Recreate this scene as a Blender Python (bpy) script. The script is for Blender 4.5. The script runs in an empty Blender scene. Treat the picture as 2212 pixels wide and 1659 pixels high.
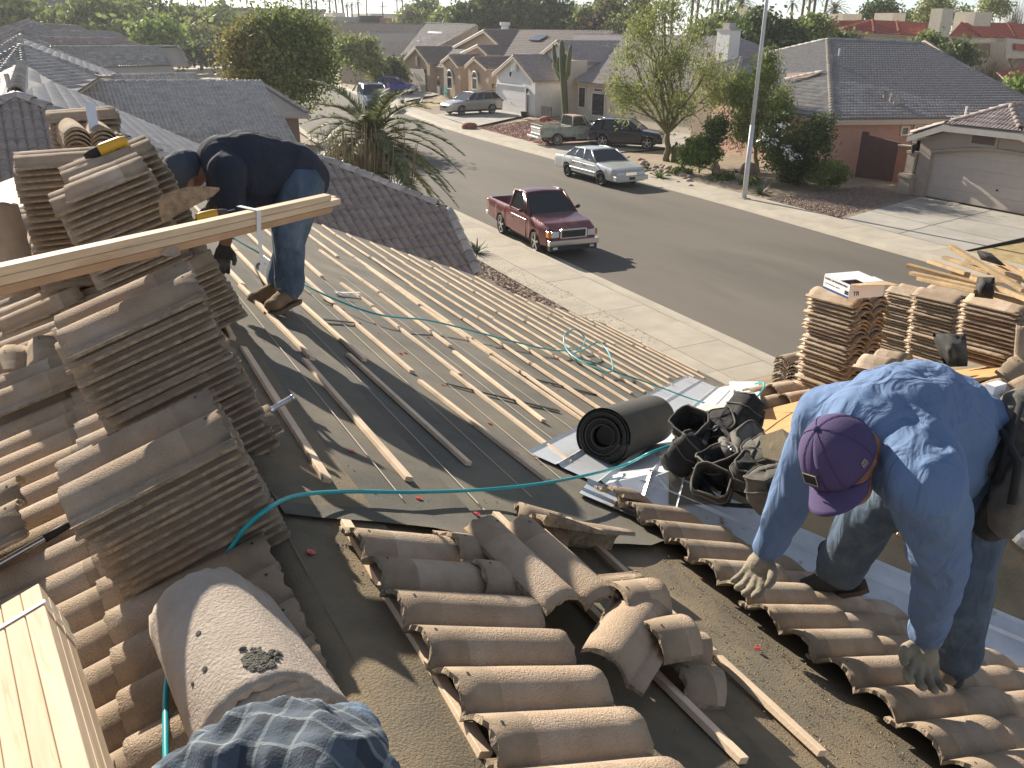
import bpy, bmesh, math, random
import numpy as np
from mathutils import Vector, Matrix, noise as mnoise
random.seed(7); rng = np.random.default_rng(7)
R = math.radians
sc = bpy.context.scene
# ------------------------------------------------------------------ camera
CX, CY, FP = 1106.0, 829.5, 1810.0
PIT, ROL, HED = R(22.9), R(0.5), R(28.6)
CAMZ = 6.8
_ch, _sh = math.cos(HED), math.sin(HED)
CAMP = Vector((0, 0, CAMZ))
def ray(u, v):
    r_ = (u-CX)/FP; u_ = (CY-v)/FP
    a = math.cos(ROL)*r_-math.sin(ROL)*u_; b = math.sin(ROL)*r_+math.cos(ROL)*u_
    fw = math.cos(PIT)+b*math.sin(PIT); z = -math.sin(PIT)+b*math.cos(PIT)
    return Vector((a*_ch+fw*_sh, -a*_sh+fw*_ch, z))
def at(u, v, n, c):
    n = Vector(n); r = ray(u, v); return CAMP+r*((c-n.dot(CAMP))/n.dot(r))
def aZ(u, v, z=0.0): return at(u, v, (0, 0, 1), z)
def aX(u, v, x): return at(u, v, (1, 0, 0), x)
def aY(u, v, y): return at(u, v, (0, 1, 0), y)
def aD(u, v, d):
    r = ray(u, v); return CAMP+r.normalized()*d
def proj(P):
    P = Vector(P)-CAMP; r = P.x*_ch-P.y*_sh; w_ = P.x*_sh+P.y*_ch
    fw = w_*math.cos(PIT)-P.z*math.sin(PIT); u_ = w_*math.sin(PIT)+P.z*math.cos(PIT)
    a = math.cos(ROL)*r+math.sin(ROL)*u_; b = -math.sin(ROL)*r+math.cos(ROL)*u_
    return (CX+FP*a/fw, CY-FP*b/fw)
def solveP(u, v, u2, v2, d, L):
    """point on the ray (u, v) from which a rod of length L along d spans to (u2, v2)"""
    d = Vector(d).normalized(); want = math.hypot(u2-u, v2-v); lo_, hi_ = .8, 40.
    for _ in range(40):
        m_ = (lo_+hi_)/2; P = aD(u, v, m_); q = proj(P+d*L)
        if math.hypot(q[0]-u, q[1]-v) > want: lo_ = m_
        else: hi_ = m_
    return aD(u, v, m_)
cam = bpy.data.objects.new('camera', bpy.data.cameras.new('camera'))
sc.collection.objects.link(cam); sc.camera = cam
cam.data.sensor_width = 36.0; cam.data.lens = 36.0*FP/2212.0
cam.data.clip_start = 0.05; cam.data.clip_end = 3000
fwd = Vector((_sh*math.cos(PIT), _ch*math.cos(PIT), -math.sin(PIT)))
right = Vector((_ch, -_sh, 0)); up = right.cross(fwd)
r2 = right*math.cos(ROL)+up*math.sin(ROL); u2 = -right*math.sin(ROL)+up*math.cos(ROL)
# image right vector expressed in the unrolled frame
r2 = right*math.cos(ROL)+up*math.sin(ROL)
u2 = up*math.cos(ROL)-right*math.sin(ROL)
m = Matrix((r2, u2, -fwd)).transposed().to_4x4(); m.translation = CAMP
cam.matrix_world = m
# ------------------------------------------------------------------ light
SUN_EL = R(25.5); SUNV = Vector((-0.13, 0.99, 0)).normalized()*math.cos(SUN_EL)+Vector((0, 0, math.sin(SUN_EL)))
w = bpy.data.worlds.new('World'); sc.world = w; w.use_nodes = True
nt = w.node_tree; bg = nt.nodes['Background']
sky = nt.nodes.new('ShaderNodeTexSky'); sky.sky_type = 'NISHITA'; sky.sun_disc = False
sky.sun_elevation = SUN_EL; sky.sun_rotation = math.atan2(SUNV.x, SUNV.y)
sky.air_density = 0.75; sky.dust_density = 0.15; sky.ozone_density = 3.0
hsv = nt.nodes.new('ShaderNodeHueSaturation'); hsv.inputs['Saturation'].default_value = .5
nt.links.new(sky.outputs[0], hsv.inputs['Color']); nt.links.new(hsv.outputs[0], bg.inputs[0]); bg.inputs[1].default_value = 0.08
sl = bpy.data.lights.new('sun', 'SUN'); sun = bpy.data.objects.new('sun', sl); sc.collection.objects.link(sun)
sl.energy = 5.0; sl.angle = R(0.5); sl.color = (1.0, 0.90, 0.76)
sun.rotation_euler = SUNV.to_track_quat('Z', 'Y').to_euler()
sc.view_settings.view_transform = 'Standard'; sc.view_settings.look = 'None'
sc.view_settings.gamma = 1; sc.view_settings.use_curve_mapping = False
sc.view_settings.exposure = 0.9
sc.cycles.max_bounces = 6; sc.cycles.transparent_max_bounces = 12
# ------------------------------------------------------------------ helpers
COL = sc.collection
def link(o): COL.objects.link(o); return o
def tagp(o, label=None, cat=None, group=None, kind=None):
    if label: o['label'] = label
    if cat: o['category'] = cat
    if group: o['group'] = group
    if kind: o['kind'] = kind
    return o
def thing(name, label, cat, loc=(0, 0, 0), rz=0.0, group=None):
    o = bpy.data.objects.new(name, None); link(o)
    o.empty_display_size = .1
    o.location = loc; o.rotation_euler = (0, 0, rz)
    return tagp(o, label, cat, group)
def wm(o):
    mm = Matrix.LocRotScale(o.location, o.rotation_euler, o.scale) if o.rotation_mode != 'QUATERNION' else Matrix.LocRotScale(o.location, o.rotation_quaternion, o.scale)
    return (wm(o.parent) @ mm) if o.parent else mm
def mk(name, V, F, m, parent=None, smooth=False, world=True, mats=None, mi=None):
    """one mesh object; vertices are in world space unless world=False (then local to the parent)"""
    me = bpy.data.meshes.new(name)
    V = np.asarray(V, float).reshape(-1, 3)
    if parent is not None and world:
        inv = np.array(wm(parent).inverted()); V = V@inv[:3, :3].T+inv[:3, 3]
    me.from_pydata(V.tolist(), [], [tuple(int(i) for i in f) for f in F])
    for x in (mats or [m]): me.materials.append(x)
    if mi is not None: me.polygons.foreach_set('material_index', mi)
    if smooth: me.polygons.foreach_set('use_smooth', [True]*len(me.polygons))
    me.update()
    o = bpy.data.objects.new(name, me); link(o); o.parent = parent
    return o
class MB:
    def __init__(s): s.v = []; s.f = []
    def add(s, V, F):
        n = len(s.v); s.v += [tuple(x) for x in V]; s.f += [tuple(i+n for i in f) for f in F]; return s
    def box(s, c, d, ax=None):
        """c centre, d full sizes, ax: 3 axis vectors"""
        c = Vector(c); ax = ax or (Vector((1, 0, 0)), Vector((0, 1, 0)), Vector((0, 0, 1)))
        V = [c+ax[0]*(d[0]/2*i)+ax[1]*(d[1]/2*j)+ax[2]*(d[2]/2*k) for i in (-1, 1) for j in (-1, 1) for k in (-1, 1)]
        return s.add(V, [(0, 1, 3, 2), (4, 6, 7, 5), (0, 4, 5, 1), (2, 3, 7, 6), (0, 2, 6, 4), (1, 5, 7, 3)])
    def bb(s, x0, x1, y0, y1, z0, z1): return s.box(((x0+x1)/2, (y0+y1)/2, (z0+z1)/2), (x1-x0, y1-y0, z1-z0))
    def bar(s, p, q, wd, ht, upv=(0, 0, 1)):
        p = Vector(p); q = Vector(q); a = (q-p); L = a.length; a.normalize(); upv = Vector(upv)
        b = upv.cross(a)
        if b.length < 1e-4: b = Vector((1, 0, 0)).cross(a)
        b.normalize(); c = a.cross(b)
        return s.box((p+q)/2, (L, wd, ht), (a, b, c))
    def tube(s, pts, rad, n=8, cap=True):
        pts = [Vector(p) for p in pts]
        if not hasattr(rad, '__len__'): rad = [rad]*len(pts)
        base = len(s.v); prev = None; V = []
        for i, p in enumerate(pts):
            t = (pts[min(i+1, len(pts)-1)]-pts[max(i-1, 0)])
            if t.length < 1e-9: t = Vector((0, 0, 1))
            t.normalize()
            if prev is None:
                a = Vector((0, 0, 1)) if abs(t.z) < .9 else Vector((1, 0, 0)); a = (a-t*a.dot(t)).normalized()
            else:
                a = prev-t*prev.dot(t); a.normalize()
            prev = a; b = t.cross(a)
            for k in range(n):
                th = 2*math.pi*k/n; V.append(p+(a*math.cos(th)+b*math.sin(th))*rad[i])
        F = []
        for i in range(len(pts)-1):
            for k in range(n): F.append((i*n+k, i*n+(k+1) % n, (i+1)*n+(k+1) % n, (i+1)*n+k))
        if cap: F.append(tuple(range(n-1, -1, -1))); F.append(tuple((len(pts)-1)*n+k for k in range(n)))
        return s.add(V, F)
    def cyl(s, p, q, r, n=16, r2=None): return s.tube([p, q], [r, r if r2 is None else r2], n)
    def ell(s, c, rx, ry, rz, nu=12, nv=8, jit=0, seed=0):
        c = Vector(c); V = []; F = []
        rr = random.Random(seed)
        for j in range(nv+1):
            ph = math.pi*j/nv
            for i in range(nu):
                th = 2*math.pi*i/nu; k = 1+jit*rr.uniform(-1, 1)
                V.append(c+Vector((rx*math.sin(ph)*math.cos(th)*k, ry*math.sin(ph)*math.sin(th)*k, rz*math.cos(ph)*k)))
        for j in range(nv):
            for i in range(nu):
                F.append((j*nu+i, (j+1)*nu+i, (j+1)*nu+(i+1) % nu, j*nu+(i+1) % nu))
        return s.add(V, F)
    def poly(s, P, th=None, n=None):
        """flat polygon P, optionally thickened by th along -n"""
        P = [Vector(p) for p in P]; k = len(P)
        if th is None: return s.add(P, [tuple(range(k))])
        if n is None:
            n = Vector((0, 0, 0))
            for i in range(k): n += P[i].cross(P[(i+1) % k])
            n.normalize()
        Q = [p-Vector(n)*th for p in P]
        F = [tuple(range(k)), tuple(range(2*k-1, k-1, -1))]+[(i, i+k, (i+1) % k+k, (i+1) % k) for i in range(k)]
        return s.add(P+Q, F)
    def grid(s, G):
        """G: nu x nv array of points"""
        G = np.asarray(G, float); a, b = G.shape[:2]
        return s.add(G.reshape(-1, 3).tolist(), [(i*b+j, (i+1)*b+j, (i+1)*b+j+1, i*b+j+1) for i in range(a-1) for j in range(b-1)])
    def out(s, name, m, parent=None, smooth=False, world=True, bevel=0):
        o = mk(name, s.v, s.f, m, parent, smooth, world)
        if bevel: bev(o, bevel)
        return o
def bev(o, wd, seg=1):
    bm = bmesh.new(); bm.from_mesh(o.data)
    bmesh.ops.bevel(bm, geom=bm.edges[:], offset=wd, segments=seg, affect='EDGES', clamp_overlap=True)
    bm.to_mesh(o.data); bm.free()
def inst(name, me, mtx, parent=None, label=None, cat=None, group=None):
    o = bpy.data.objects.new(name, me); link(o); o.parent = parent
    if parent is not None: mtx = wm(parent).inverted()@mtx
    o.matrix_local = mtx if parent is None else mtx
    if label or cat: tagp(o, label, cat, group)
    return o
def frame(o, x, y, z): 
    m_ = Matrix((Vector(x), Vector(y), Vector(z))).transposed().to_4x4(); m_.translation = Vector(o); return m_
# ------------------------------------------------------------------ materials
def nd(nt, t, **k):
    n = nt.nodes.new(t)
    for a, b in k.items():
        if a == 'inp':
            for i, x in b.items(): n.inputs[i].default_value = x
        else: setattr(n, a, b)
    return n
def mat(name, col, rough=.8, var=.25, scale=6., bump=0., bscale=None, metal=0., spec=.5, col2=None, obj=.12, detail=6., coat=0., stretch=(1, 1, 1), spots=None, spotsize=3., thr=.62, soft=.06, emis=None, coord='Object', fold=0., fscale=16.):
    m = bpy.data.materials.new(name); m.use_nodes = True; nt = m.node_tree; b = nt.nodes['Principled BSDF']; L = nt.links.new
    b.inputs['Roughness'].default_value = rough; b.inputs['Metallic'].default_value = metal
    b.inputs['Specular IOR Level'].default_value = spec
    if coat: b.inputs['Coat Weight'].default_value = coat; b.inputs['Coat Roughness'].default_value = .08
    tc = nd(nt, 'ShaderNodeTexCoord'); oi = nd(nt, 'ShaderNodeObjectInfo')
    mp = nd(nt, 'ShaderNodeMapping'); mp.inputs['Scale'].default_value = stretch
    L(tc.outputs[coord], mp.inputs[0])
    ad = nd(nt, 'ShaderNodeVectorMath', operation='ADD')
    sx = nd(nt, 'ShaderNodeMath', operation='MULTIPLY', inp={1: 37.0}); L(oi.outputs['Random'], sx.inputs[0])
    L(mp.outputs[0], ad.inputs[0]); L(sx.outputs[0], ad.inputs[1])
    n1 = nd(nt, 'ShaderNodeTexNoise', inp={'Scale': scale, 'Detail': detail, 'Roughness': .6}); L(ad.outputs[0], n1.inputs['Vector'])
    c2 = col2 or tuple(c*(1-var) for c in col)
    c1 = col if col2 else tuple(min(1, c*(1+var)) for c in col)
    mr = nd(nt, 'ShaderNodeMapRange', inp={1: .3, 2: .7}); L(n1.outputs[0], mr.inputs[0])
    mx = nd(nt, 'ShaderNodeMix', data_type='RGBA'); L(mr.outputs[0], mx.inputs[0])
    mx.inputs[6].default_value = (*c1, 1); mx.inputs[7].default_value = (*c2, 1)
    last = mx.outputs[2]
    if spots:
        n3 = nd(nt, 'ShaderNodeTexNoise', inp={'Scale': spotsize, 'Detail': 5., 'Roughness': .65}); L(ad.outputs[0], n3.inputs['Vector'])
        m3 = nd(nt, 'ShaderNodeMapRange', inp={1: thr-soft, 2: thr+soft}); L(n3.outputs[0], m3.inputs[0])
        x3 = nd(nt, 'ShaderNodeMix', data_type='RGBA'); L(m3.outputs[0], x3.inputs[0]); L(last, x3.inputs[6]); x3.inputs[7].default_value = (*spots, 1)
        last = x3.outputs[2]
    if obj:
        hs = nd(nt, 'ShaderNodeHueSaturation'); mo = nd(nt, 'ShaderNodeMapRange', inp={3: 1-obj, 4: 1+obj}); L(oi.outputs['Random'], mo.inputs[0])
        L(mo.outputs[0], hs.inputs['Value']); L(last, hs.inputs['Color']); last = hs.outputs[0]
    L(last, b.inputs['Base Color'])
    if bump:
        n2 = nd(nt, 'ShaderNodeTexNoise', inp={'Scale': bscale or scale*8, 'Detail': 4., 'Roughness': .6}); L(ad.outputs[0], n2.inputs['Vector'])
        bp = nd(nt, 'ShaderNodeBump', inp={'Strength': bump, 'Distance': .01}); L(n2.outputs[0], bp.inputs['Height']); L(bp.outputs[0], b.inputs['Normal'])
    if fold:
        fm = nd(nt, 'ShaderNodeMapping'); fm.inputs['Scale'].default_value = (1, 1, .38); fm.inputs['Rotation'].default_value = (.5, .6, .2); L(tc.outputs[coord], fm.inputs[0])
        n4 = nd(nt, 'ShaderNodeTexNoise', inp={'Scale': fscale, 'Detail': 2.5, 'Roughness': .5, 'Distortion': .9}); L(fm.outputs[0], n4.inputs['Vector'])
        b4 = nd(nt, 'ShaderNodeBump', inp={'Strength': fold, 'Distance': .05}); L(n4.outputs[0], b4.inputs['Height'])
        if bump: L(b4.outputs[0], bp.inputs['Normal'])
        else: L(b4.outputs[0], b.inputs['Normal'])
    if emis:
        b.inputs['Emission Color'].default_value = (*emis[0], 1); b.inputs['Emission Strength'].default_value = emis[1]
    return m
M = {}
M['tile'] = mat('concrete_tile_tan', (.52, .39, .27), .92, .16, 9, .8, 190, col2=(.40, .295, .20), obj=.16, spots=(.58, .48, .38), spotsize=4, thr=.6, soft=.12)
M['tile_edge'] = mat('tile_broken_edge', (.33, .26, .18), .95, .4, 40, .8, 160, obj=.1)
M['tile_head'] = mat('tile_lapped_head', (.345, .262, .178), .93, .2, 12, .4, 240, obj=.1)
M['tile_grey'] = mat('concrete_tile_grey', (.45, .42, .385), .5, .25, 5, .25, 120, obj=.2, spots=(.36, .33, .31), spotsize=1.5, thr=.6)
M['tile_brown'] = mat('concrete_tile_brown', (.30, .25, .22), .6, .25, 5, .25, 120, obj=.22, spots=(.32, .27, .24), spotsize=1.5, thr=.6)
M['tile_pinkgrey'] = mat('concrete_tile_mauve', (.37, .31, .285), .8, .25, 4, .25, 120, obj=.2)
M['tile_steel'] = mat('concrete_tile_slate', (.34, .325, .32), .75, .2, 4, .25, 120, obj=.2)
M['tile_red'] = mat('clay_tile_red', (.38, .10, .065), .75, .3, 4, .2, 120, obj=.2)
M['felt'] = mat('felt_underlayment', (.13, .122, .10), .93, .25, 2.2, .45, 200, obj=.08, spots=(.22, .19, .135), spotsize=1.3, thr=.56, soft=.14, detail=9)
M['felt_dark'] = mat('felt_new_black', (.035, .034, .032), .8, .25, 3, .2, 200, obj=.05)
M['felt_brown'] = mat('felt_old_brown', (.165, .14, .095), .95, .3, 3.5, .5, 150, obj=.05, spots=(.27, .205, .125), spotsize=2.2, thr=.56, soft=.12, detail=9)
M['wood'] = mat('fir_batten', (.74, .57, .40), .75, .2, 5, .1, 90, obj=.10, stretch=(1, 1, 1), spots=(.60, .40, .25), spotsize=7, thr=.66)
M['wood_pale'] = mat('pine_lumber', (.72, .55, .36), .7, .16, 3, .08, 90, obj=.08, stretch=(14, 14, 1.2), spots=(.56, .36, .2), spotsize=2.4, thr=.64)
M['wood_orange'] = mat('fir_lumber_side', (.55, .34, .19), .75, .2, 3, .1, 90, obj=.1)
M['wood_scrap'] = mat('weathered_batten', (.46, .32, .17), .85, .35, 9, .2, 90, obj=.25)
M['osb'] = mat('strand_board', (.60, .34, .13), .8, .3, 24, .25, 60, obj=0, stretch=(.35, 1, 1), col2=(.42, .22, .08))
M['metal'] = mat('galvanised_flashing', (.78, .80, .82), .34, .08, 6, .06, 30, metal=.35, obj=.05, spots=(.5, .47, .43), spotsize=5, thr=.66)
M['metal_dirty'] = mat('galvanised_flashing_dusty', (.60, .64, .68), .5, .14, 5, .08, 40, metal=.35, obj=.05, spots=(.33, .26, .18), spotsize=9, thr=.66)
M['chrome'] = mat('chrome', (.85, .86, .88), .12, .03, 3, metal=1., obj=0)
M['white_plastic'] = mat('white_plastic_strap', (.80, .80, .80), .45, .05, 8, obj=0)
M['red_cap'] = mat('red_plastic_cap', (.55, .05, .05), .5, .15, 20, obj=.1)
M['hose'] = mat('teal_air_hose', (.02, .38, .42), .35, .08, 20, obj=0)
M['black_rubber'] = mat('black_rubber', (.02, .02, .02), .7, .2, 20, obj=0)
M['steel_tube'] = mat('steel_tube', (.62, .64, .67), .28, .1, 20, metal=.9, obj=0)
M['asphalt'] = mat('aged_asphalt', (.14, .124, .10), .92, .16, .35, .5, 90, obj=0, detail=10, stretch=(1, .22, 1), spots=(.108, .095, .077), spotsize=.16, thr=.56, soft=.06)
M['concrete'] = mat('sidewalk_concrete', (.42, .375, .30), .9, .14, 1.2, .25, 60, obj=.05, detail=8)
M['concrete2'] = mat('driveway_concrete', (.38, .355, .31), .9, .16, .9, .25, 60, obj=.05, detail=8)
M['joint'] = mat('concrete_joint_gap', (.12, .1, .08), .95, .1, 3, obj=0)
M['dirt'] = mat('desert_ground', (.30, .235, .16), .95, .25, .5, .4, 20, obj=0, detail=9)
M['gravel_red'] = mat('red_gravel', (.33, .20, .155), .95, .45, 14, .9, 22, obj=.1, detail=4)
M['gravel_brown'] = mat('brown_gravel', (.23, .175, .135), .95, .5, 14, .9, 22, obj=.1, detail=4)
M['drygrass'] = mat('dry_lawn', (.36, .275, .13), .95, .3, 3, .6, 60, obj=0, detail=9)
M['stucco_tan'] = mat('stucco_tan', (.40, .335, .275), .9, .08, 2, .25, 90, obj=0)
M['stucco_pink'] = mat('stucco_pink', (.50, .31, .24), .9, .08, 2, .25, 90, obj=0)
M['stucco_beige'] = mat('stucco_beige', (.44, .34, .25), .9, .08, 2, .25, 90, obj=0)
M['stucco_cream'] = mat('stucco_cream', (.62, .56, .45), .9, .07, 2, .2, 90, obj=0)
M['stucco_white'] = mat('stucco_white', (.72, .72, .70), .9, .06, 2, .2, 90, obj=0)
M['stucco_brown'] = mat('stucco_brown', (.27, .19, .15), .9, .1, 2, .2, 90, obj=0)
M['trim'] = mat('painted_fascia', (.50, .42, .33), .8, .08, 3, obj=0)
M['trim_grey'] = mat('painted_fascia_grey', (.42, .40, .37), .8, .08, 3, obj=0)
M['door_white'] = mat('garage_door_white', (.66, .66, .65), .6, .05, 3, obj=.03)
M['door_beige'] = mat('garage_door_beige', (.52, .46, .40), .6, .05, 3, obj=.03)
M['glass_dark'] = mat('window_glass', (.02, .024, .028), .08, .1, 2, spec=.8, obj=0)
M['win_white'] = mat('window_frame_white', (.72, .72, .70), .5, .05, 3, obj=0)
M['block_brown'] = mat('painted_block_brown', (.135, .075, .068), .9, .1, 4, .3, 60, obj=.04)
M['block_orange'] = mat('painted_block_salmon', (.42, .205, .135), .9, .1, 4, .3, 60, obj=.04)
M['bark'] = mat('bark_brown', (.16, .12, .085), .95, .35, 14, .8, 60, obj=.1, stretch=(1, 1, .3))
M['bark_pale'] = mat('bark_pale', (.28, .24, .17), .95, .3, 14, .6, 60, obj=.1, stretch=(1, 1, .3))
M['bark_green'] = mat('palo_verde_bark', (.17, .16, .08), .85, .3, 8, .3, 60, obj=.1)
def leafm(name, c, v=.35, tr=.35):
    m = mat(name, c, .65, v, 1.3, obj=.08, detail=3)
    nt = m.node_tree; b = nt.nodes['Principled BSDF']; out = nt.nodes['Material Output']
    col = b.inputs['Base Color'].links[0].from_socket
    t = nd(nt, 'ShaderNodeBsdfTranslucent'); mx = nd(nt, 'ShaderNodeMixShader', inp={0: tr})
    g = nd(nt, 'ShaderNodeNewGeometry'); hs = nd(nt, 'ShaderNodeHueSaturation'); mr = nd(nt, 'ShaderNodeMapRange', inp={3: .6, 4: 1.45})
    nt.links.new(g.outputs['Random Per Island'], mr.inputs[0]); nt.links.new(mr.outputs[0], hs.inputs['Value']); nt.links.new(col, hs.inputs['Color'])
    nt.links.new(hs.outputs[0], b.inputs['Base Color']); nt.links.new(hs.outputs[0], t.inputs[0])
    nt.links.new(b.outputs[0], mx.inputs[1]); nt.links.new(t.outputs[0], mx.inputs[2]); nt.links.new(mx.outputs[0], out.inputs[0])
    return m
M['leaf_dark'] = leafm('leaf_dark_green', (.09, .13, .04))
M['leaf_mid'] = leafm('leaf_olive', (.19, .235, .07))
M['leaf_olive'] = leafm('leaf_yellow_olive', (.26, .29, .10))
M['leaf_bright'] = leafm('leaf_bright_green', (.20, .28, .06))
M['leaf_gold'] = leafm('leaf_gold', (.26, .23, .08))
M['leaf_palm'] = leafm('palm_leaf', (.18, .20, .09), .3, .2)
M['leaf_dry'] = leafm('dry_twig', (.26, .20, .12), .25, .1)
M['leaf_agave'] = mat('agave_leaf', (.10, .14, .09), .6, .2, 4)
M['cactus'] = mat('saguaro_skin', (.12, .14, .065), .8, .2, 8, .3, 60)
def mstone(name, c): return mat(name, c, .9, .3, 8, .5, 40, obj=.2)
M['stone'] = mstone('river_stone', (.36, .33, .29)); M['stone_red'] = mstone('red_boulder', (.26, .10, .075)); M['stone_tan'] = mstone('tan_boulder', (.38, .27, .19))
M['skin'] = mat('skin', (.42, .20, .12), .55, .1, 12, obj=0)
M['skin_dark'] = mat('skin_dark', (.22, .11, .07), .55, .1, 12, obj=0)
M['denim'] = mat('denim', (.085, .13, .19), .9, .35, 5, .5, 300, obj=0, detail=8, spots=(.20, .27, .34), spotsize=3.5, thr=.62, soft=.12, fold=.6, fscale=14)
M['denim_dk'] = mat('denim_dark', (.065, .10, .15), .9, .3, 5, .5, 300, obj=0, detail=8, spots=(.14, .2, .26), spotsize=4, thr=.6, soft=.12, fold=.6, fscale=14)
M['shirt_blue'] = mat('blue_jersey', (.15, .235, .40), .95, .14, 6, .25, 240, obj=0, col2=(.125, .195, .34), fold=.6, fscale=13)
M['shirt_navy'] = mat('navy_jersey', (.028, .034, .052), .95, .2, 6, .3, 240, obj=0, fold=.5, fscale=9)
M['cap_purple'] = mat('purple_cotton', (.085, .06, .15), .9, .15, 7, .3, 300, obj=0)
M['cap_navy'] = mat('navy_cotton', (.045, .06, .085), .9, .2, 7, .3, 300, obj=0)
M['glove'] = mat('dusty_glove', (.30, .26, .19), .95, .3, 14, .4, 200, obj=0)
M['boot'] = mat('suede_boot', (.22, .15, .085), .95, .3, 12, .3, 200, obj=0)
M['boot_black'] = mat('dusty_black_boot', (.05, .048, .04), .8, .4, 9, .3, 200, obj=0)
M['sole'] = mat('boot_sole', (.12, .09, .06), .9, .2, 12, obj=0)
M['nylon'] = mat('black_nylon', (.028, .027, .026), .85, .35, 9, .5, 260, obj=.15, spots=(.13, .12, .10), spotsize=5, thr=.62, soft=.1)
M['leather'] = mat('grey_pouch', (.15, .14, .12), .9, .35, 9, .4, 200, obj=.15)
# ================================================================== ground, street
def sheet(name, P, z, m, kind='structure', parent=None, label=None):
    o = mk(name, [(p[0], p[1], z) for p in P], [tuple(range(len(P)))], m, parent); 
    if kind and parent is None: o['kind'] = kind
    if label: o['label'] = label
    return o
# far kerb line and near kerb line of the street as (X, Y) rows; the street bends away to the right far down
YS = [-30, -10, 0, 12, 19, 27, 34, 42, 52, 62, 77, 95, 117, 150]
KF = [24.6, 24.5, 24.5, 24.5, 24.8, 25.4, 25.7, 25.8, 26.2, 27.0, 29.2, 32.0, 35.8, 43]
KN = [13.3, 13.3, 13.3, 13.4, 13.6, 13.9, 14.1, 14.5, 15.2, 16.4, 18.6, 21.4, 25.2, 32]
def kf(y): return float(np.interp(y, YS, KF))
def kn(y): return float(np.interp(y, YS, KN))
def strip(fa, fb, y0, y1, n):
    ys = np.linspace(y0, y1, n+1); V = []; 
    for y in ys: V += [(fa(y), y), (fb(y), y)]
    return V, [(2*i, 2*i+1, 2*i+3, 2*i+2) for i in range(n)]
def ribbon(name, fa, fb, y0, y1, z, m, n=40, kind='structure', zs=None):
    V, F = strip(fa, fb, y0, y1, n)
    o = mk(name, [(x, y, z) for x, y in V], F, m); o['kind'] = kind; return o
g = sheet('ground', [(-900, -200), (1200, -200), (1200, 1600), (-900, 1600)], -.03, M['dirt'])
ribbon('street', kn, kf, -30, 150, 0.0, M['asphalt'])
sheet('cross_street', [(-6, 118), (30, 108), (34, 122), (-6, 142)], 0.004, M['asphalt'])
def kerb(name, f, s, y0, y1, n):
    """rolled kerb 0.12 high with its gutter pan; f: street side line, s: +1 the far side, -1 the near side"""
    ys = np.linspace(y0, y1, n+1); prof = [(-.32, .006), (-.02, .012), (.03, .06), (.10, .115), (.30, .13)]
    G = [[(f(y)+s*a, y, z) for a, z in prof] for y in ys]
    mb = MB(); mb.grid(G); o = mb.out(name, M['concrete']); o['kind'] = 'structure'; return o
kerb('kerb', kf, 1, -30, 150, 90); kerb('kerb', kn, -1, -30, 150, 90)
def slabs(name, f, s, a, b, y0, y1, L, mname):
    """sidewalk slabs, one object each, 1.5 m long with 12 mm joints"""
    root = bpy.data.objects.new(name, None); link(root); root['kind'] = 'structure'
    ribbon_ = strip(lambda y: f(y)+s*a, lambda y: f(y)+s*b, y0, y1, 60)
    o = mk('joint_bed', [(x, y, .105) for x, y in ribbon_[0]], ribbon_[1], M['joint'], root)
    y = y0; k = 0
    while y < y1-.01:
        ye = y+L-.012; h = .13+random.uniform(-.003, .003)
        P = [(f(y)+s*a, y), (f(y)+s*b, y), (f(ye)+s*b, ye), (f(ye)+s*a, ye)]
        if s < 0: P = P[::-1]
        V = [(*p, h) for p in P]+[(*p, .09) for p in P]
        mk('slab', V, [(0, 1, 2, 3)]+[(i, i+4, (i+1) % 4+4, (i+1) % 4) for i in range(4)], M[mname], root)
        y += L; k += 1
    return root
slabs('sidewalk', kf, 1, .31, 1.75, 8, 100, 1.9, 'concrete')
slabs('pavement', kn, -1, .31, 1.6, 8, 50, 1.5, 'concrete')
slabs('pavement', kn, -1, 1.615, 2.35, 8, 24, 1.5, 'concrete')
# yards
def yard(name, pts, z, m, th=.0): 
    return sheet(name, pts, z, m)
yard('front_yard_soil', [(9.0, 13.5), (11.8, 13.5), (12.4, 22), (12.6, 34), (8, 34), (8, 16)], .10, M['gravel_brown'])
def far_yard(name, y0, y1, z, m, depth=9.5, n=12, x1=None):
    V, F = strip(lambda y: kf(y)+1.77, (lambda y: x1) if x1 else (lambda y: kf(y)+depth), y0, y1, n)
    o = mk(name, [(x, y, z) for x, y in V], F, m); o['kind'] = 'structure'; return o
far_yard('lawn', 8, 16.9, .10, M['drygrass'])
far_yard('gravel_bed', 22.6, 27.0, .102, M['gravel_brown'], 11)
far_yard('planting_bed', 27.0, 42.0, .100, M['dirt'], 13)
far_yard('gravel_bed', 46.5, 58.5, .102, M['gravel_red'], 11)
far_yard('gravel_bed', 69.0, 76.0, .102, M['gravel_brown'], 12)
far_yard('lawn', 76.2, 82, .106, M['drygrass'], 12)
# driveways (slabs with joints)
def drive(Pq, nx=2, ny=2, z=.125, m='concrete2', name='driveway'):
    P = [Vector((*p, z)) for p in Pq]; root = bpy.data.objects.new(name, None); link(root); root['kind'] = 'structure'
    mk('joint_bed', [p-Vector((0, 0, .012)) for p in P], [(0, 1, 2, 3)], M['joint'], root)
    B = lambda a, b: (P[0]*(1-a)+P[1]*a)*(1-b)+(P[3]*(1-a)+P[2]*a)*b
    g_ = .004
    for i in range(nx):
        for j in range(ny):
            Q = [B(i/nx+g_, j/ny+g_), B((i+1)/nx-g_, j/ny+g_), B((i+1)/nx-g_, (j+1)/ny-g_), B(i/nx+g_, (j+1)/ny-g_)]
            MB().poly(Q, .03).out('slab', M[m], root)
drive([(kf(17)+1.77, 17.0), (33.9, 17.6), (33.9, 24.4), (kf(22.5)+1.77, 22.5)], 3, 2)
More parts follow.
